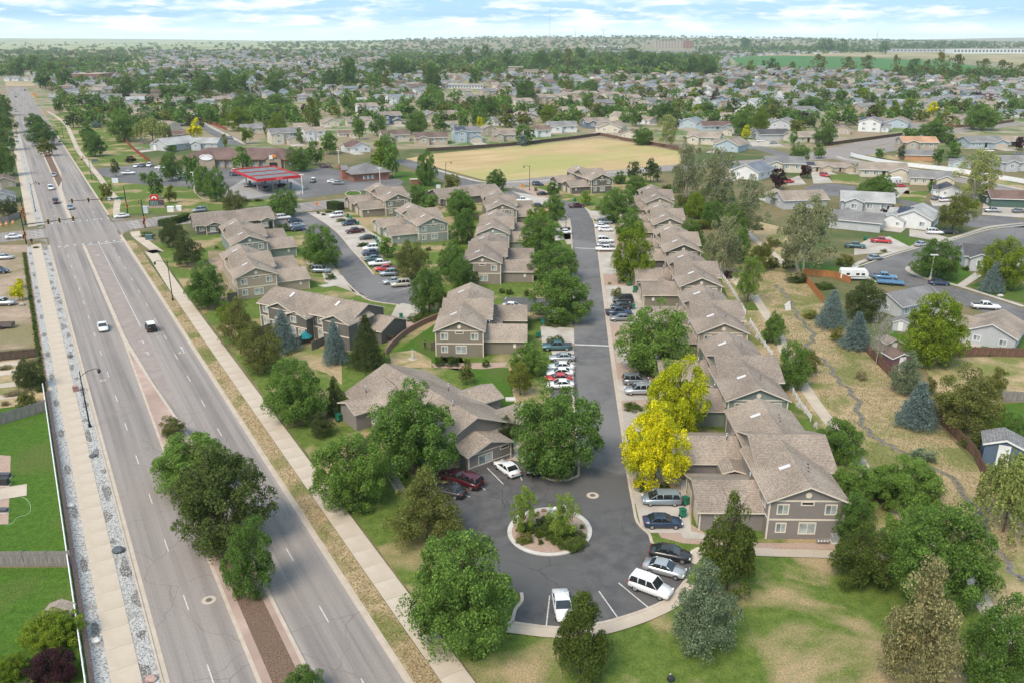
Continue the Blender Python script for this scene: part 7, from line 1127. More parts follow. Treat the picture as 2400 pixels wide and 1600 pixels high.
bn = 0; BM1 = MB(); loft(BM1, [(-.30, .08, .98, .30, 1.08), (.30, .08, .98, .34, 1.08)]); bm1 = BM1.mesh('bin_body', M['bin']); BM2 = MB(); BM2.box(-.36, .36, -.36, .36, .98, 1.08); bm2 = BM2.mesh('lid', plain((.01, .12, .07), .5)); BM3 = MB(); BM3.tube((-.3, -.3, .12), (-.3, .3, .12), .12, .12, 8); bm3 = BM3.mesh('bin_wheels', M['tyre'])
for t, x, y, l in [('E', 1978, 395, 'beside the third block garages'), ('E', 2018, 445, 'against the garage below the gravel bed'), ('E', 2008, 560, 'behind the four dark vehicles'), ('E', 1385, 665, 'upper at the olive block garage'), ('E', 1357, 755, 'lower at the olive block garage'), ('E', 412, 625, 'at the long olive block garage'), ('H', 2310, 110, 'in the shade of the yellow tree'), ('J', 585, 1410, 'larger one beside the near dark blue sedan'), ('J', 610, 1300, 'small one beside the minivan rear'), ('N', 1952, 515, 'upper pair near the loop drive white SUV'), ('N', 1990, 545, 'lower pair near the loop drive white SUV'), ('M', 185, 600, 'right of the navy SUV'), ('M', 385, 770, 'upper near the black sedan'), ('M', 400, 810, 'lower near the flat juniper'), ('M', 435, 885, 'right of the white SUV in the row'), ('L', 455, 575, 'at the charcoal townhouse garage'), ('L', 880, 805, 'right of the silver-blue SUV'), ('L', 1120, 1560, 'left of the low garage roofs'), ('Q', 210, 780, 'at the clubhouse porch'), ('F', 2265, 755, 'beside the pale grey gabled house wall, pair'), ('F', 1255, 85, 'between the teal and red pickups'), ('D', 2330, 1320, 'behind the avenue trees by the clubhouse path'), ('K', 150, 410, 'by the spreading juniper near the low garages')]:
    r = empty('wheelie_bin', P(t, x, y, .05), random.random()); r.scale = (1.05,)*3; link('bin_body', bm1, r); link('lid', bm2, r); link('bin_wheels', bm3, r); tag(r, 'green wheelie bin '+l, 'bin', 'green wheelie bins')
# porch umbrella, patio things, hydrant post, boulders, cones
p = P('D', 2105, 790); t = empty('patio_umbrella', p); mb = MB(); 
for k in range(8): a, b_ = 2*PI*k/8, 2*PI*(k+1)/8; mb.poly([(0, 0, 2.4), (1.35*math.cos(a), 1.35*math.sin(a), 1.2), (1.35*math.cos(b_), 1.35*math.sin(b_), 1.2)]); mb.poly([(0, 0, 2.37), (1.35*math.cos(b_), 1.35*math.sin(b_), 1.17), (1.35*math.cos(a), 1.35*math.sin(a), 1.17)])
build(mb, 'canopy', plain((.01, .22, .25), .7), t); mb = MB(); mb.tube((0, 0, 0), (0, 0, 2.5), .03, .03, 6); build(mb, 'pole', M['steel'], t); tag(t, 'teal folded patio umbrella on the patio behind the blue spruces', 'umbrella')
p = P('E', 490, 905); t = empty('irrigation_post', p); mb = MB(); mb.box(-.22, .22, -.22, .22, 0, .9); mb.box(-.16, .16, -.16, .16, .9, 1.9); build(mb, 'post', plain((.45, .48, .42), .6), t); mb = MB(); mb.tube((0, 0, 0), (0, 0, .12), .8, .8, 12); build(mb, 'pad', M['conc'], t); mb = MB(); mb.tube((0, 0, 1.9), (0, 0, 2.3), .12, .12, 8); build(mb, 'cap', plain((.05, .3, .2), .5), t); tag(t, 'pale utility pedestal on the dry patch of the courtyard lawn', 'utility post')
p = P('R', 445, 1150); t = empty('fire_hydrant', p); mb = MB(); mb.tube((0, 0, 0), (0, 0, 1.6), .16, .14, 10); build(mb, 'post', plain((.10, .06, .05), .6), t); mb = MB(); mb.box(-.25, .25, -.25, .25, 1.2, 1.9); build(mb, 'push_button_box', M['black'], t); tag(t, 'short dark pedestrian signal post at the near left corner', 'post')
def rock(label, t, x, y, r, c, z=.05):
    g = np.random.default_rng(int(x)); bm = bmesh.new(); bmesh.ops.create_icosphere(bm, subdivisions=2, radius=r)
    for v in bm.verts: k = 1+.22*noise.noise(v.co*2.2/r+Vector((x, y, 0))); v.co = Vector((v.co.x*k*1.15, v.co.y*k, v.co.z*k*.65))
    me = bpy.data.meshes.new('boulder'); bm.to_mesh(me); bm.free(); me.materials.append(mnoise('boulder_stone', tuple(q*.7 for q in c), tuple(q*1.3 for q in c), 3, 4, .9, bump=.3)); p = P(t, x, y); o = link('boulder', me, None, (p.x, p.y, z+r*.35)); tag(o, label, 'boulder')
rock('large dark grey boulder in the pale gravel near the left lanes', 'G', 817, 660, .62, (.10, .11, .125)); rock('dark boulder in the pale gravel level with the second lawn', 'G', 640, 8, .45, (.10, .11, .12)); rock('pinkish boulder at the bottom edge in the gravel', 'G', 1045, 1545, .5, (.38, .26, .22)); rock('pale flat boulder beside the white fence', 'G', 490, 350, .45, (.45, .44, .42)); rock('pale boulder at the sidewalk edge near the purple shrub', 'G', 665, 1280, .42, (.5, .49, .47)); rock('small grey boulder near the first gravel swirl, upper strip', 'D', 487, 888, .4, (.09, .10, .11)); rock('grey boulder in the upper gravel strip', 'D', 395, 488, .45, (.22, .2, .19)); rock('tan boulder on the dry slope by the spruce', 'F', 2185, 475, .6, (.45, .43, .4)); rock('brown rock on the centre island', 'H', 1395, 385, .3, (.2, .12, .09), .17); rock('rounded rock on the gravel below the cottonwood', 'D', 152, 535, .6, (.33, .30, .27))
def cone(label, t, x, y, h=1.0):
    r = empty('traffic_cone', P(t, x, y)); mb = MB(); mb.box(-.25, .25, -.25, .25, 0, .05); build(mb, 'base', M['black'], r); mb = MB(); mb.tube((0, 0, .05), (0, 0, h), .18, .04, 10); build(mb, 'cone', ORG, r); mb = MB(); mb.tube((0, 0, h*.5), (0, 0, h*.7), .125, .09, 10); build(mb, 'white_band', M['white'], r); tag(r, label, 'traffic cone')
cone('orange cone left of two behind the camper trailer', 'F', 1092, 310, 1.5); cone('orange cone right of two behind the camper trailer', 'F', 1140, 308, 1.5)
for t, x, y, lab in (('T', 1555, 720, 'orange diamond warning sign at the loop drive entrance'), ('M', 1995, 215, 'orange warning sign at the field street corner')):
    r = empty('warning_sign', P(t, x, y)); mb = MB(); mb.tube((0, 0, 0), (0, 0, 1.2), .04, .04, 6); build(mb, 'stand', M['black'], r); mb = MB(); mb.poly([(0, -.04, 1.0), (.7, -.04, 1.7), (0, -.04, 2.4), (-.7, -.04, 1.7)]); mb.poly([(0, -.02, 1.0), (-.7, -.02, 1.7), (0, -.02, 2.4), (.7, -.02, 1.7)]); build(mb, 'panel', ORG, r); tag(r, lab, 'road sign')
for k, x in enumerate((15, 95, 185)):
    r = empty('traffic_barrel', P('R', x, 885-k*16)); mb = MB(); mb.tube((0, 0, 0), (0, 0, 1.1), .45, .36, 12); build(mb, 'barrel', ORG, r); mb = MB(); mb.tube((0, 0, .5), (0, 0, .7), .435, .42, 12); build(mb, 'white_band', M['white'], r); tag(r, 'orange traffic barrel by the far left corner fence, '+['leftmost', 'middle one', 'rightmost'][k], 'barrel')
for k, (x, y) in enumerate(((228, 655), (238, 660), (248, 668), (256, 676))):
    r = empty('traffic_barrel', P('A', x, y)); mb = MB(); mb.tube((0, 0, 0), (0, 0, 2.0), .8, .6, 10); build(mb, 'barrel', ORG, r); tag(r, ['farthest', 'second farthest', 'second nearest', 'nearest'][k]+' orange barrel of the roadworks at upper left', 'barrel')
# centre island mail kiosk and pots
t = empty('mail_box_cluster', P('H', 1452, 440, .17), .1); mb = MB(); mb.box(-.5, .5, -.3, .3, .35, 1.7); build(mb, 'cabinet', plain((.62, .62, .60), .5), t); mb = MB(); mb.box(-.15, .15, -.15, .15, 0, .35); build(mb, 'pedestal', M['steel'], t); tag(t, 'pale mailbox cabinet on the centre island, left of two', 'mailbox')
t = empty('mail_box_cluster', P('H', 1520, 425, .17), -.1); mb = MB(); mb.box(-.5, .5, -.3, .3, .35, 1.7); build(mb, 'cabinet', plain((.62, .62, .60), .5), t); mb = MB(); mb.box(-.15, .15, -.15, .15, 0, .35); build(mb, 'pedestal', M['steel'], t); tag(t, 'pale mailbox cabinet on the centre island beside the second young tree', 'mailbox')
# dish poles behind the right row
for x, y, lab in ((445, 712, 'farthest'), (505, 785, 'second farthest'), (693, 1080, 'middle'), (785, 1265, 'second nearest'), (905, 1405, 'nearest')):
    p = P('F', x, y+25); r = empty('dish_pole', p); mb = MB(); mb.tube((0, 0, 0), (0, 0, 1.8), .04, .04, 6); build(mb, 'pole', M['steel'], r); o = link('satellite_dish', DM, r, (0, 0, 1.9), R(200)); o.scale = (1.3,)*3; tag(r, f'pole-mounted satellite dish behind the right townhouse row, {lab} of five', 'satellite dish')
# air conditioner, grills, meters at the nearest block
cabinet('grey air conditioner unit at the right corner of the nearest block', 'I', 1045, 590, .8, .8, .95, (.33, .34, .34), 0, 'air conditioner'); cabinet('black covered grill at the corner of the nearest townhouse block', 'I', 1075, 520, .9, .7, 1.1, (.03, .03, .03), .3, 'grill'); cabinet('dark planter box by the clubhouse corner window', 'Q', 1770, 1120, .9, .7, .6, (.08, .09, .10), .4, 'planter'); cabinet('black grill on the green lawn patio at the left edge', 'G', 30, 200, 1.3, .7, 1.1, (.03, .03, .03), 0, 'grill'); cabinet('folded black patio bench at the left edge above the grill', 'G', 35, 150, 1.5, .6, .7, (.05, .05, .06), 0, 'bench'); cabinet('dark seat on the left patio below the concrete slab', 'G', 20, 385, 1.2, .6, .5, (.06, .06, .07), 0, 'bench')
r = empty('meter_bank', (*P('I', 960, 607).xy, .0)); mb = MB(); mb.box(-.75, .75, -.12, .0, .35, .8); build(mb, 'panel', plain((.22, .2, .19), .6), r)
for k in range(4): mb = MB(); mb.tube((-.52+k*.35, -.2, .55), (-.52+k*.35, -.12, .55), .12, .12, 10); build(mb, 'meter', M['skyl'], r)
tag(r, 'row of four round meters low on the nearest block wall', 'meters')
# garden hose
cu = smoothpl([P('G', 210, 125), P('G', 330, 180)]+[P('G', 330, 182)], 3); 
mb = MB(); hs = smoothpl(PP('G', 150, 285, 185, 300, 212, 350, 195, 400, 120, 425, 90, 460, 40, 480), 4)
for a, b in zip(hs, hs[1:]): mb.tube(a+Vector((0, 0, .06)), b+Vector((0, 0, .06)), .025, .025, 5, cap=False)
o = build(mb, 'garden_hose', plain((.35, .5, .3), .5), None); tag(o, 'pale green hose curling over the back lawn from the patio', 'hose')
# ================================================================== people
def person(label, p, face, h, pose, skin, shirt, trousers, hair):
    root = empty('person', p, face); s = h/1.75
    J = {'pelvis': (0, 0, .93), 'chest': (0, .01, 1.25), 'neck': (0, .01, 1.47), 'head': (0, -.01, 1.62), 'top': (0, 0, 1.70)}
    J.update({'lsh': (.19, .01, 1.40), 'rsh': (-.19, .01, 1.40), 'lhip': (.10, 0, .88), 'rhip': (-.10, 0, .88)})
    if pose == 'walk': J.update({'lk': (.11, -.14, .50), 'la': (.11, -.02, .09), 'lt': (.11, -.16, .04), 'rk': (-.11, .03, .50), 'ra': (-.11, .22, .12), 'rt': (-.11, .10, .04), 'lel': (.24, .08, 1.13), 'lwr': (.24, -.06, .93), 'lhd': (.24, -.12, .87), 'rel': (-.25, -.05, 1.13), 'rwr': (-.23, -.24, 1.02), 'rhd': (-.22, -.31, 1.02)})
    else: J.update({'lk': (.12, -.02, .50), 'la': (.12, .03, .09), 'lt': (.13, -.12, .04), 'rk': (-.12, -.02, .50), 'ra': (-.12, .03, .09), 'rt': (-.13, -.12, .04), 'lel': (.27, -.02, 1.14), 'lwr': (.20, -.22, 1.10), 'lhd': (.16, -.29, 1.12), 'rel': (-.26, .02, 1.13), 'rwr': (-.25, -.08, .90), 'rhd': (-.25, -.1, .82)})
    names = list(J); idx = {n: i for i, n in enumerate(names)}; E_ = [('pelvis', 'chest'), ('chest', 'neck'), ('neck', 'head'), ('head', 'top'), ('chest', 'lsh'), ('chest', 'rsh'), ('lsh', 'lel'), ('lel', 'lwr'), ('lwr', 'lhd'), ('rsh', 'rel'), ('rel', 'rwr'), ('rwr', 'rhd'), ('pelvis', 'lhip'), ('pelvis', 'rhip'), ('lhip', 'lk'), ('lk', 'la'), ('la', 'lt'), ('rhip', 'rk'), ('rk', 'ra'), ('ra', 'rt')]
    RAD = {'pelvis': .15, 'chest': .16, 'neck': .06, 'head': .105, 'top': .08, 'lsh': .07, 'rsh': .07, 'lhip': .10, 'rhip': .10, 'lk': .06, 'rk': .06, 'la': .042, 'ra': .042, 'lt': .04, 'rt': .04, 'lel': .045, 'rel': .045, 'lwr': .032, 'rwr': .032, 'lhd': .04, 'rhd': .04}
    me = bpy.data.meshes.new('body'); me.from_pydata([tuple(c*s for c in J[n]) for n in names], [(idx[a], idx[b]) for a, b in E_], []); o = link('body', me, root)
    sk = o.modifiers.new('skin', 'SKIN'); 
    for n, d in zip(names, me.skin_vertices[0].data): d.radius = (RAD[n]*s, RAD[n]*s); d.use_root = (n == 'pelvis')
    o.modifiers.new('sub', 'SUBSURF').levels = 2; dg = bpy.context.evaluated_depsgraph_get(); m2 = bpy.data.meshes.new_from_object(o.evaluated_get(dg)); o.modifiers.clear(); o.data = m2; m2.materials.clear()
    for c in (skin, shirt, trousers, (.03, .02, .02)): m2.materials.append(plain(c, .8))
    for f in m2.polygons:
        z = f.center.z/s; ax = abs(f.center.x)/s; f.material_index = 3 if z < .1 else (2 if z < .95 and ax < .21 else (1 if z < 1.47 and not (z < 1.12 and ax > .16) else 0)); f.use_smooth = True
    bm = bmesh.new(); bmesh.ops.create_uvsphere(bm, u_segments=12, v_segments=8, radius=.125*s)
    me = bpy.data.meshes.new('hair'); bm.to_mesh(me); bm.free(); me.materials.append(plain(hair, .9)); h_ = link('hair', me, root, (0, .035*s, 1.68*s)); h_.scale = (.95, 1, .9)
    tag(root, label, 'person')
person('person in black standing on the courtyard lawn near the patio screen', P('E', 577, 835), 2.8, 1.75, 'stand', (.42, .26, .19), (.02, .02, .022), (.025, .025, .03), (.02, .015, .01))
person('person in dark clothes walking along the sidewalk left of the far avenue', P('R', 500, 315), AU, 1.75, 'walk', (.42, .26, .19), (.04, .04, .05), (.06, .07, .10), (.03, .02, .015))
person('person sitting out by the bushes beside the olive block in pink top', P('E', 665, 880), .5, 1.5, 'stand', (.45, .29, .22), (.45, .25, .24), (.5, .46, .42), (.12, .07, .04))
person('person riding or walking on the winding path at upper left, dark top', P('A', 572, 1100), AU, 1.8, 'walk', (.42, .26, .19), (.15, .05, .05), (.05, .05, .07), (.03, .02, .015))
t = empty('backpack_on_grass', P('H', 2270, 1545), .4); mb = MB(); loft(mb, [(-.28, .02, .42, .24, .8), (0, .0, .5, .3, .8), (.28, .02, .38, .24, .8)]); build(mb, 'bag', plain((.03, .03, .035), .8), t); mb = MB(); mb.tube((.15, .3, .0), (.3, .55, .25), .08, .06, 8); build(mb, 'white_item', M['white'], t); tag(t, 'black bag with white item lying at the bottom lawn edge', 'bag')
# ================================================================== far neighbourhoods
road_u = lambda x, y: xyuv(Vector((x, y, 0)))
POLY_NO = [tri(PP('C', 300, 400, 700, 380, 1450, 360, 2400, 335, 2400, 560, 1900, 548, 1400, 505, 700, 482, 330, 470)), tri(PP('B', 430, 1150, 640, 1030, 1780, 920, 2330, 1010, 2400, 1200, 1300, 1280)), tri(PP('B', 700, 600, 1040, 560, 1060, 660, 640, 690)), tri(PP('C', 1900, 420, 2400, 330, 2400, 480))]
cs_pts = [(q.x, q.y) for q in csmid]; coll = [(q.x, q.y) for q in smoothpl(PP('C', 380, 1140, 700, 1110, 1000, 1060, 1200, 1010, 1480, 960, 1900, 900, 2349, 850), 6)]
allh = list(placed); grid = {}
def gk(x, y): return int(x//30), int(y//30)
def gadd(x, y, r): grid.setdefault(gk(x, y), []).append((x, y, r))
def gfree(x, y, r):
    a, b = gk(x, y)
    for i in (-1, 0, 1):
        for j in (-1, 0, 1):
            for (hx, hy, hr) in grid.get((a+i, b+j), ()):
                if (x-hx)**2+(y-hy)**2 < (r+hr)**2: return False
    return True
for h in placed: gadd(*h)
def blocked(x, y):
    u, v = xyuv(Vector((x, y, 0)))
    if -14 < v < 42 and u < 1500: return True
    if any(inpoly(x, y, p) for p in POLY_NO): return True
    for c in coll:
        if (x-c[0])**2+(y-c[1])**2 < 250: return True
    return False
def wood(x, y):          # places where the photo shows closed tree belts
    px, py = pix(Vector((x, y, 0))); px *= .98; py *= .98
    if 900 < px < 1650 and 128 < py < 178: return .92
    if 1700 < px < 2352 and py < 125: return .5
    if px < 900 and 160 < py < 208: return .5
    return .0
FP = []; cand = []
for i in range(-160, 170):
    for j in range(0, 190):
        # curved street grid: rows of back-to-back houses
        u0 = 330+j*19.5; v0 = i*17.0; bx = 26*math.sin(u0*.006+i*.02)+10*math.sin(v0*.01)
        q = uv(u0+ (12 if i % 4 < 2 else 0), v0+bx)
        x, y = q.x+random.uniform(-2.5, 2.5), q.y+random.uniform(-2.5, 2.5)
        if y < 440 or y > 3600 or abs(x) > .66*y+40: continue
        if j % 3 == 2: continue
        px, py = pix(Vector((x, y, 0)))
        if py > 245 and not (px > 1500 and py < 262): continue
        if blocked(x, y) or random.random() < wood(x, y) or random.random() < .14+ (.25 if y > 1800 else 0): continue
        if x < -.42*y and y > 1500: continue
        if gfree(x, y, 8): cand.append((x, y, j)); gadd(x, y, 7)
cand.sort(key=lambda c: c[1]); NI = 300-len(HOUSES)
def fstyle(x, y):
    px, py = pix(Vector((x, y, 0))); r = random.random()
    if px > 1650: wl = random.choice(['white', 'lightgrey', 'blue', 'cream', 'white', 'lightgrey', 'beige', 'slate', 'white']); rf = random.choice(['greyroof', 'blueroof', 'greyroof', 'tanroof', 'paleroof'])
    else: wl = random.choice(['cream', 'white', 'beige', 'cream', 'lightgrey', 'tan', 'blue']); rf = random.choice(['tanroof', 'brown', 'greyroof', 'tanroof', 'paleroof'])
    k = random.choice(['two', 'twog', 'two', 'ranch', 'gfront'] if px > 1650 else ['ranch', 'long', 'gfront', 'two', 'ranch'])
    return k, wl, rf
for (x, y, j) in cand[:max(0, NI)]:
    k, wl, rf = fstyle(x, y); dg = 30+(180 if j % 3 else 0)+random.choice([0, 0, 90])+random.uniform(-6, 6)
    house(k, (x, y, hgt(x, y)), dg, wl, rf, random.uniform(.9, 1.1), desc=hdesc(k, wl, rf))
# the remaining, tiny houses as joined mesh
WC = ['white', 'cream', 'beige', 'lightgrey', 'blue', 'tan']; RC2 = ['greyroof', 'tanroof', 'brown', 'blueroof']
mbf = MB()
for (x, y, j) in cand[max(0, NI):]:
    a = R(30+random.choice([0, 90])+random.uniform(-8, 8)); ca_, sa_ = math.cos(a), math.sin(a); w, d = random.uniform(5, 7), random.uniform(4, 5.5); h = random.choice([2.8, 5.2, 5.2]); z = hgt(x, y); zr = h+d*.42; wm_, rm_ = random.randrange(6), 6+random.randrange(4)
    f = lambda X, Y, Z: (x+X*ca_-Y*sa_, y+X*sa_+Y*ca_, z+Z)
    for q in ([(-w, -d), (w, -d)], [(w, -d), (w, d)], [(w, d), (-w, d)], [(-w, d), (-w, -d)]): mbf.poly([f(*q[0], 0), f(*q[1], 0), f(*q[1], h), f(*q[0], h)], wm_)
    for s in (-1, 1): mbf.poly([f(s*w, -d, h), f(s*w, d, h), f(s*w, 0, zr)], wm_)
    mbf.poly([f(-w-.4, -d-.4, h-.1), f(w+.4, -d-.4, h-.1), f(w+.4, 0, zr), f(-w-.4, 0, zr)], rm_); mbf.poly([f(w+.4, d+.4, h-.1), f(-w-.4, d+.4, h-.1), f(-w-.4, 0, zr), f(w+.4, 0, zr)], rm_)
if mbf.v: o = build(mbf, 'distant_houses', [WM[k] for k in WC]+[RM[k] for k in RC2]); o['kind'] = 'stuff'; tag(o, 'sea of tiny distant houses spreading to the horizon between the trees', 'distant houses')
# back-yard fences between the rows
for j in range(0, 40):
    if j % 3 != 1: continue
    u0 = 330+j*19.5-9.7+19.5
    for i in range(-60, 90, 6):
        q = [uv(u0, ii*17.0+26*math.sin(u0*.006+ii*.02)+10*math.sin(ii*.17)) for ii in range(i, i+6)]; m_ = q[3]
        if m_.y < 460 or m_.y > 1050 or abs(m_.x) > .6*m_.y or pix(m_)[1] > 235 or any(blocked(a.x, a.y) for a in q) or wood(m_.x, m_.y): continue
        mb = MB()
        for a, b in zip(q, q[1:]): mb.bar(a+Vector((0, 0, .9)), b+Vector((0, 0, .9)), .12, 1.8)
        for a in q: mb.box(a.x-.1, a.x+.1, a.y-.1, a.y+.1, 0, 2)
        o = build(mb, 'yard_fence', random.choice([M['fencebrown'], M['fencered'], M['fencedark'], M['fencebrown']])); tag(o, None, 'fence', desc='brown back-yard fence'); o['far'] = 1; o.location = (0, 0, 0); FP.append((o, m_))
# streets between the rows
mb = MB()
for j in range(-1, 190, 3):
    u0 = 330+j*19.5
    for i in range(-160, 170):
        pts = []
        for ii, du in ((i, -3.6), (i+1, -3.6), (i+1, 3.6), (i, 3.6)):
            v0 = ii*17.0; bx = 26*math.sin(u0*.006+ii*.02)+10*math.sin(v0*.01); pts.append(uv(u0+(10 if ii % 4 < 2 else 6)*0+8+du, v0+bx))
        x, y = pts[0].x, pts[0].y
        if y < 480 or y > 1700 or abs(x) > .68*y+60 or blocked(x, y) or pix(Vector((x, y, 0)))[1] > 235: continue
        mb.poly([(p.x, p.y, .12+hgt(p.x, p.y)) for p in pts])
structure(build(mb, 'neighbourhood_streets', M['street']))
# tree scatter: individuals up to the 300 largest are already placed; the rest joined
def far_tree_mesh(pts, name, label):
    base = [crown_round(200+i, 14, 150, .40, .27) for i in range(3)]+[crown_round(210+i, 12, 45, .42, .46) for i in range(3)]; arr = [np.array([v.co[:] for v in b.vertices]) for b in base]
    V_ = []; MI = []; nq = 0
    for (x, y, r, h, c) in pts:
        a = arr[random.randrange(3)+(0 if y < 1300 else 3)]; t = random.random()*6.28; c_, s_ = math.cos(t), math.sin(t); X = (a[:, 0]*c_-a[:, 1]*s_)*r+x; Y = (a[:, 0]*s_+a[:, 1]*c_)*r+y; Z = a[:, 2]*h*.5+hgt(x, y)
        V_.append(np.stack([X, Y, Z], 1)); MI += [c]*(len(a)//4)
    v = np.concatenate(V_).astype(np.float32); n = len(v)//4; me = bpy.data.meshes.new(name); me.vertices.add(4*n); me.vertices.foreach_set('co', v.ravel()); me.loops.add(4*n); me.loops.foreach_set('vertex_index', np.arange(4*n, dtype=np.int32)); me.polygons.add(n); me.polygons.foreach_set('loop_start', np.arange(0, 4*n, 4, dtype=np.int32)); me.polygons.foreach_set('material_index', np.array(MI, dtype=np.int32)); me.update(calc_edges=True)
    for k in ('maple', 'ash', 'olive', 'lime', 'pinedark', 'purple'): me.materials.append(LM[k])
    o = link(name, me); o['kind'] = 'stuff'; tag(o, label, 'distant trees')
pts = []; n = 0; tries = 0
while n < 7000 and tries < 80000:
    tries += 1; y = 420+3500*random.random()**1.35; x = random.uniform(-.66, .66)*y
    px, py = pix(Vector((x, y, 0)))
    if py > 300: continue
    w_ = wood(x, y)
    if blocked(x, y) or (1505 < px < 1640 and py < 128): continue
    if random.random() > (.6 if w_ < .1 else 1) : continue
    r = random.uniform(2.8, 6.2)*(1.4 if w_ > .5 else 1); h = r*random.uniform(1.35, 2.1)
    if not gfree(x, y, r*.35): continue
    if w_ < .1: gadd(x, y, r*.5)
    c = random.choices(range(6), (5, 3.5, 2.5, .7, 1.5, .25))[0]; pts.append((x, y, r, h, c)); n += 1
far_tree_mesh(pts, 'distant_trees', 'countless small green trees scattered among the houses and belts towards the horizon')
pts = []
for i in range(3600):
    y = random.uniform(2200, 7500)**1; x = random.uniform(-.66, .66)*y; px, py = pix(Vector((x, y, 0)))
    if any(inpoly(x, y, p) for p in POLY_NO[:1]): continue
    if px < 600 and random.random() < (.8 if y > 4200 else .4) or (1505 < px < 1640 and y < 4200): continue
    pts.append((x, y, random.uniform(7, 15), random.uniform(8, 15), random.choices(range(6), (5, 3, 3, .2, 2, 0))[0]))
far_tree_mesh(pts, 'horizon_trees', 'hazy continuous tree line along the horizon')
# belts: dark cottonwoods beyond the green field and along its near edge
pts = []
for (t, xa, ya, xb, yb, n, r, h) in (('C', 90, 352, 2349, 345, 230, 8, 15), ('C', 600, 350, 1250, 362, 70, 9, 20), ('C', 1350, 345, 2100, 338, 90, 10, 22), ('C', 1450, 530, 2349, 560, 46, 7, 15), ('C', 200, 352, 600, 355, 60, 7, 14), ('A', 0, 520, 700, 470, 90, 8, 13), ('A', 60, 440, 900, 430, 100, 8, 12), ('B', 950, 470, 2349, 470, 160, 9, 16), ('B', 1300, 430, 2349, 425, 130, 10, 18), ('B', 300, 470, 1000, 440, 90, 8, 14)):
    for i in range(n):
        f = (i+random.random())/n; p = P(t, xa+(xb-xa)*f, ya+(yb-ya)*f+random.uniform(-9, 6)); pts.append((p.x, p.y, r*random.uniform(.6, 1.3), h*random.uniform(.7, 1.25), random.choice((0, 0, 2, 4, 0, 1))))
far_tree_mesh(pts, 'tree_belt', 'dark belts of tall trees behind the fields and the middle-distance neighbourhoods')
# ================================================================== haze
mb = MB(); mb.box(-9000, 9000, -200, 13000, -2, 95); hz_ = build(mb, 'haze', plain((1, 1, 1))); hz_.data.materials.clear()
m = bpy.data.materials.new('haze'); m.use_nodes = True; t = m.node_tree; t.nodes.clear(); o_ = nd(t, 'ShaderNodeOutputMaterial'); pv = nd(t, 'ShaderNodeVolumePrincipled'); pv.inputs['Color'].default_value = (.80, .88, .96, 1); pv.inputs['Density'].default_value = .00006; pv.inputs['Anisotropy'].default_value = .2
t.links.new(pv.outputs[0], o_.inputs['Volume']); hz_.data.materials.append(m); hz_['kind'] = 'stuff'; tag(hz_, 'thin pale blue haze over the distant town', 'haze')
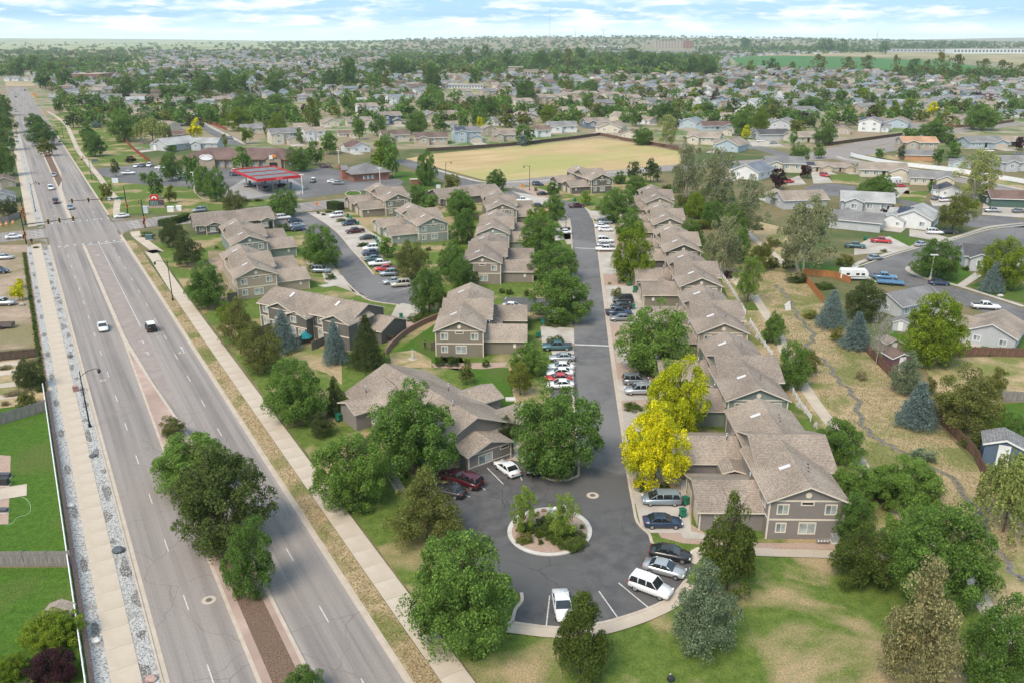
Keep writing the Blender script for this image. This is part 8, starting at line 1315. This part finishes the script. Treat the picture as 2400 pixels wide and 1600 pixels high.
# ================================================================== labels made from look and landmark
REG = [(0, 1380, 2400, 2000, 'at the bottom edge'), (300, 950, 640, 1400, 'on the avenue median'), (1150, 1080, 1370, 1300, 'on the round centre island'), (1150, 850, 1400, 1110, 'on the planted island by the street'), (0, 800, 320, 1400, 'in the left back yards'), (0, 540, 110, 800, 'around the dirt yard at left'), (580, 820, 1180, 1400, 'along the right sidewalk by the clubhouse'), (600, 690, 900, 880, 'in front of the avenue-facing townhouses'), (400, 540, 620, 880, 'along the avenue side of the townhouses'),
 (980, 780, 1260, 900, 'in the bed of the olive block'), (890, 540, 1130, 740, 'in the courtyard between townhouses'), (1190, 600, 1330, 800, 'between the street and taupe garages'), (1160, 400, 1400, 600, 'along the top of the complex street'), (620, 480, 900, 700, 'inside the loop drive'), (900, 380, 1160, 560, 'behind the loop drive townhouses'), (1380, 860, 1650, 1180, 'beside the street near the yellow trees'), (1380, 480, 1560, 870, 'beside the right-hand street bays'), (1600, 1080, 2400, 1400, 'around the lower right lawn'), (1550, 380, 1780, 640, 'in the thicket behind the right row'), (1690, 560, 2000, 1080, 'along the creek corridor'), (2000, 780, 2400, 1080, 'in the right-hand back yards'), (1850, 600, 2400, 790, 'around the pale grey house at right'), (1780, 500, 2400, 640, 'by the curving residential street'), (1850, 400, 2400, 520, 'around the cul-de-sacs at right'), (1540, 330, 1860, 450, 'at the bend of the collector street'), (1850, 300, 2400, 420, 'beyond the white vinyl fence'),
 (200, 400, 560, 520, 'on the corner lawn by the crossing'), (330, 340, 760, 420, 'around the strip mall'), (560, 380, 800, 500, 'near the fuel station'), (760, 330, 1040, 430, 'around the brick shop'), (0, 200, 130, 500, 'along the far left edge of the avenue'), (0, 200, 260, 400, 'on the far avenue median'), (130, 240, 340, 400, 'by the winding path at upper left'), (250, 250, 480, 360, 'behind the red fence at upper left'), (480, 200, 780, 360, 'around the upper left side street'), (1380, 390, 1560, 480, 'by the charcoal townhouse'), (1280, 400, 1380, 480, 'by the charcoal townhouse drive'),
 (760, 280, 1100, 360, 'beyond the left end of dry field'), (1100, 280, 1560, 360, 'along the far fence of dry field'), (760, 225, 1100, 290, 'in rows behind the field, left part'), (1100, 225, 1560, 290, 'in rows behind the field, right part'), (760, 180, 1100, 230, 'before the store building, middle distance'), (1100, 180, 1560, 230, 'below the dark tree belt, middle distance'), (1560, 280, 1850, 400, 'left of the collector street curve'), (1560, 225, 1950, 300, 'in middle rows, right of centre'), (1950, 225, 2400, 300, 'in middle rows at far right'), (1560, 180, 1950, 230, 'in back rows below green field'), (1950, 180, 2400, 230, 'in back rows at far right'), (1560, 130, 2000, 182, 'at the green field edge'), (2000, 100, 2400, 182, 'by the right end of green field'), (0, 150, 300, 200, 'in upper left beyond the avenue'), (300, 150, 760, 200, 'in the upper left tree belt'), (0, 200, 480, 260, 'near the mobile homes, upper left'), (760, 130, 1560, 182, 'in the dark belt, upper centre'), (0, 0, 3000, 150, 'close to the horizon')]
ORD = ['leftmost', 'second from left', 'third from left', 'fourth from left', 'fifth from left', 'sixth from left', 'seventh from left', 'eighth from left', 'ninth from left', 'tenth from left']
bpy.context.view_layer.update(); buck = {}; FPD = {o.name: m for o, m in FP}
for o, d in AUTO:
    px, py = pix(dict(FPD).get(o.name, o.matrix_world.translation) if 'far' in o else o.matrix_world.translation); px *= .98; py *= .98
    reg = next((r[4] for r in REG if r[0] <= px < r[2] and r[1] <= py < r[3]), 'in the middle of the scene')
    buck.setdefault((d, reg), []).append((px, py, o))
for (d, reg), L in buck.items():
    L.sort(key=lambda q: q[0]); n = len(L)
    for i, (px, py, o) in enumerate(L):
        if n == 1: s = ''
        elif n == 2: s = [', left one', ', right one'][i]
        elif n <= 20: s = ', '+(ORD[i] if i < (n+1)//2 else (ORD[n-1-i].replace('from left', 'from right').replace('leftmost', 'rightmost')))
        else: s = ''
        reg_ = reg if len(f'{d} {reg}{s}'.split()) < 17 else reg.replace('in rows ', '').replace('in middle rows, ', '').replace('along the ', 'by ').replace(', middle distance', '').replace(' in the middle of', ' in'); d = d.replace('tall gabled', 'gabled') if len(f'{d} {reg_}{s}'.split()) > 16 else d; reg_ = reg_.replace('right of centre', 'right').replace('the avenue', 'avenue') if len(f'{d} {reg_}{s}'.split()) > 16 else reg_; o['label'] = f"{d} {reg_}{s}"
        if n > 1: o['group'] = f"{d}s {reg}"
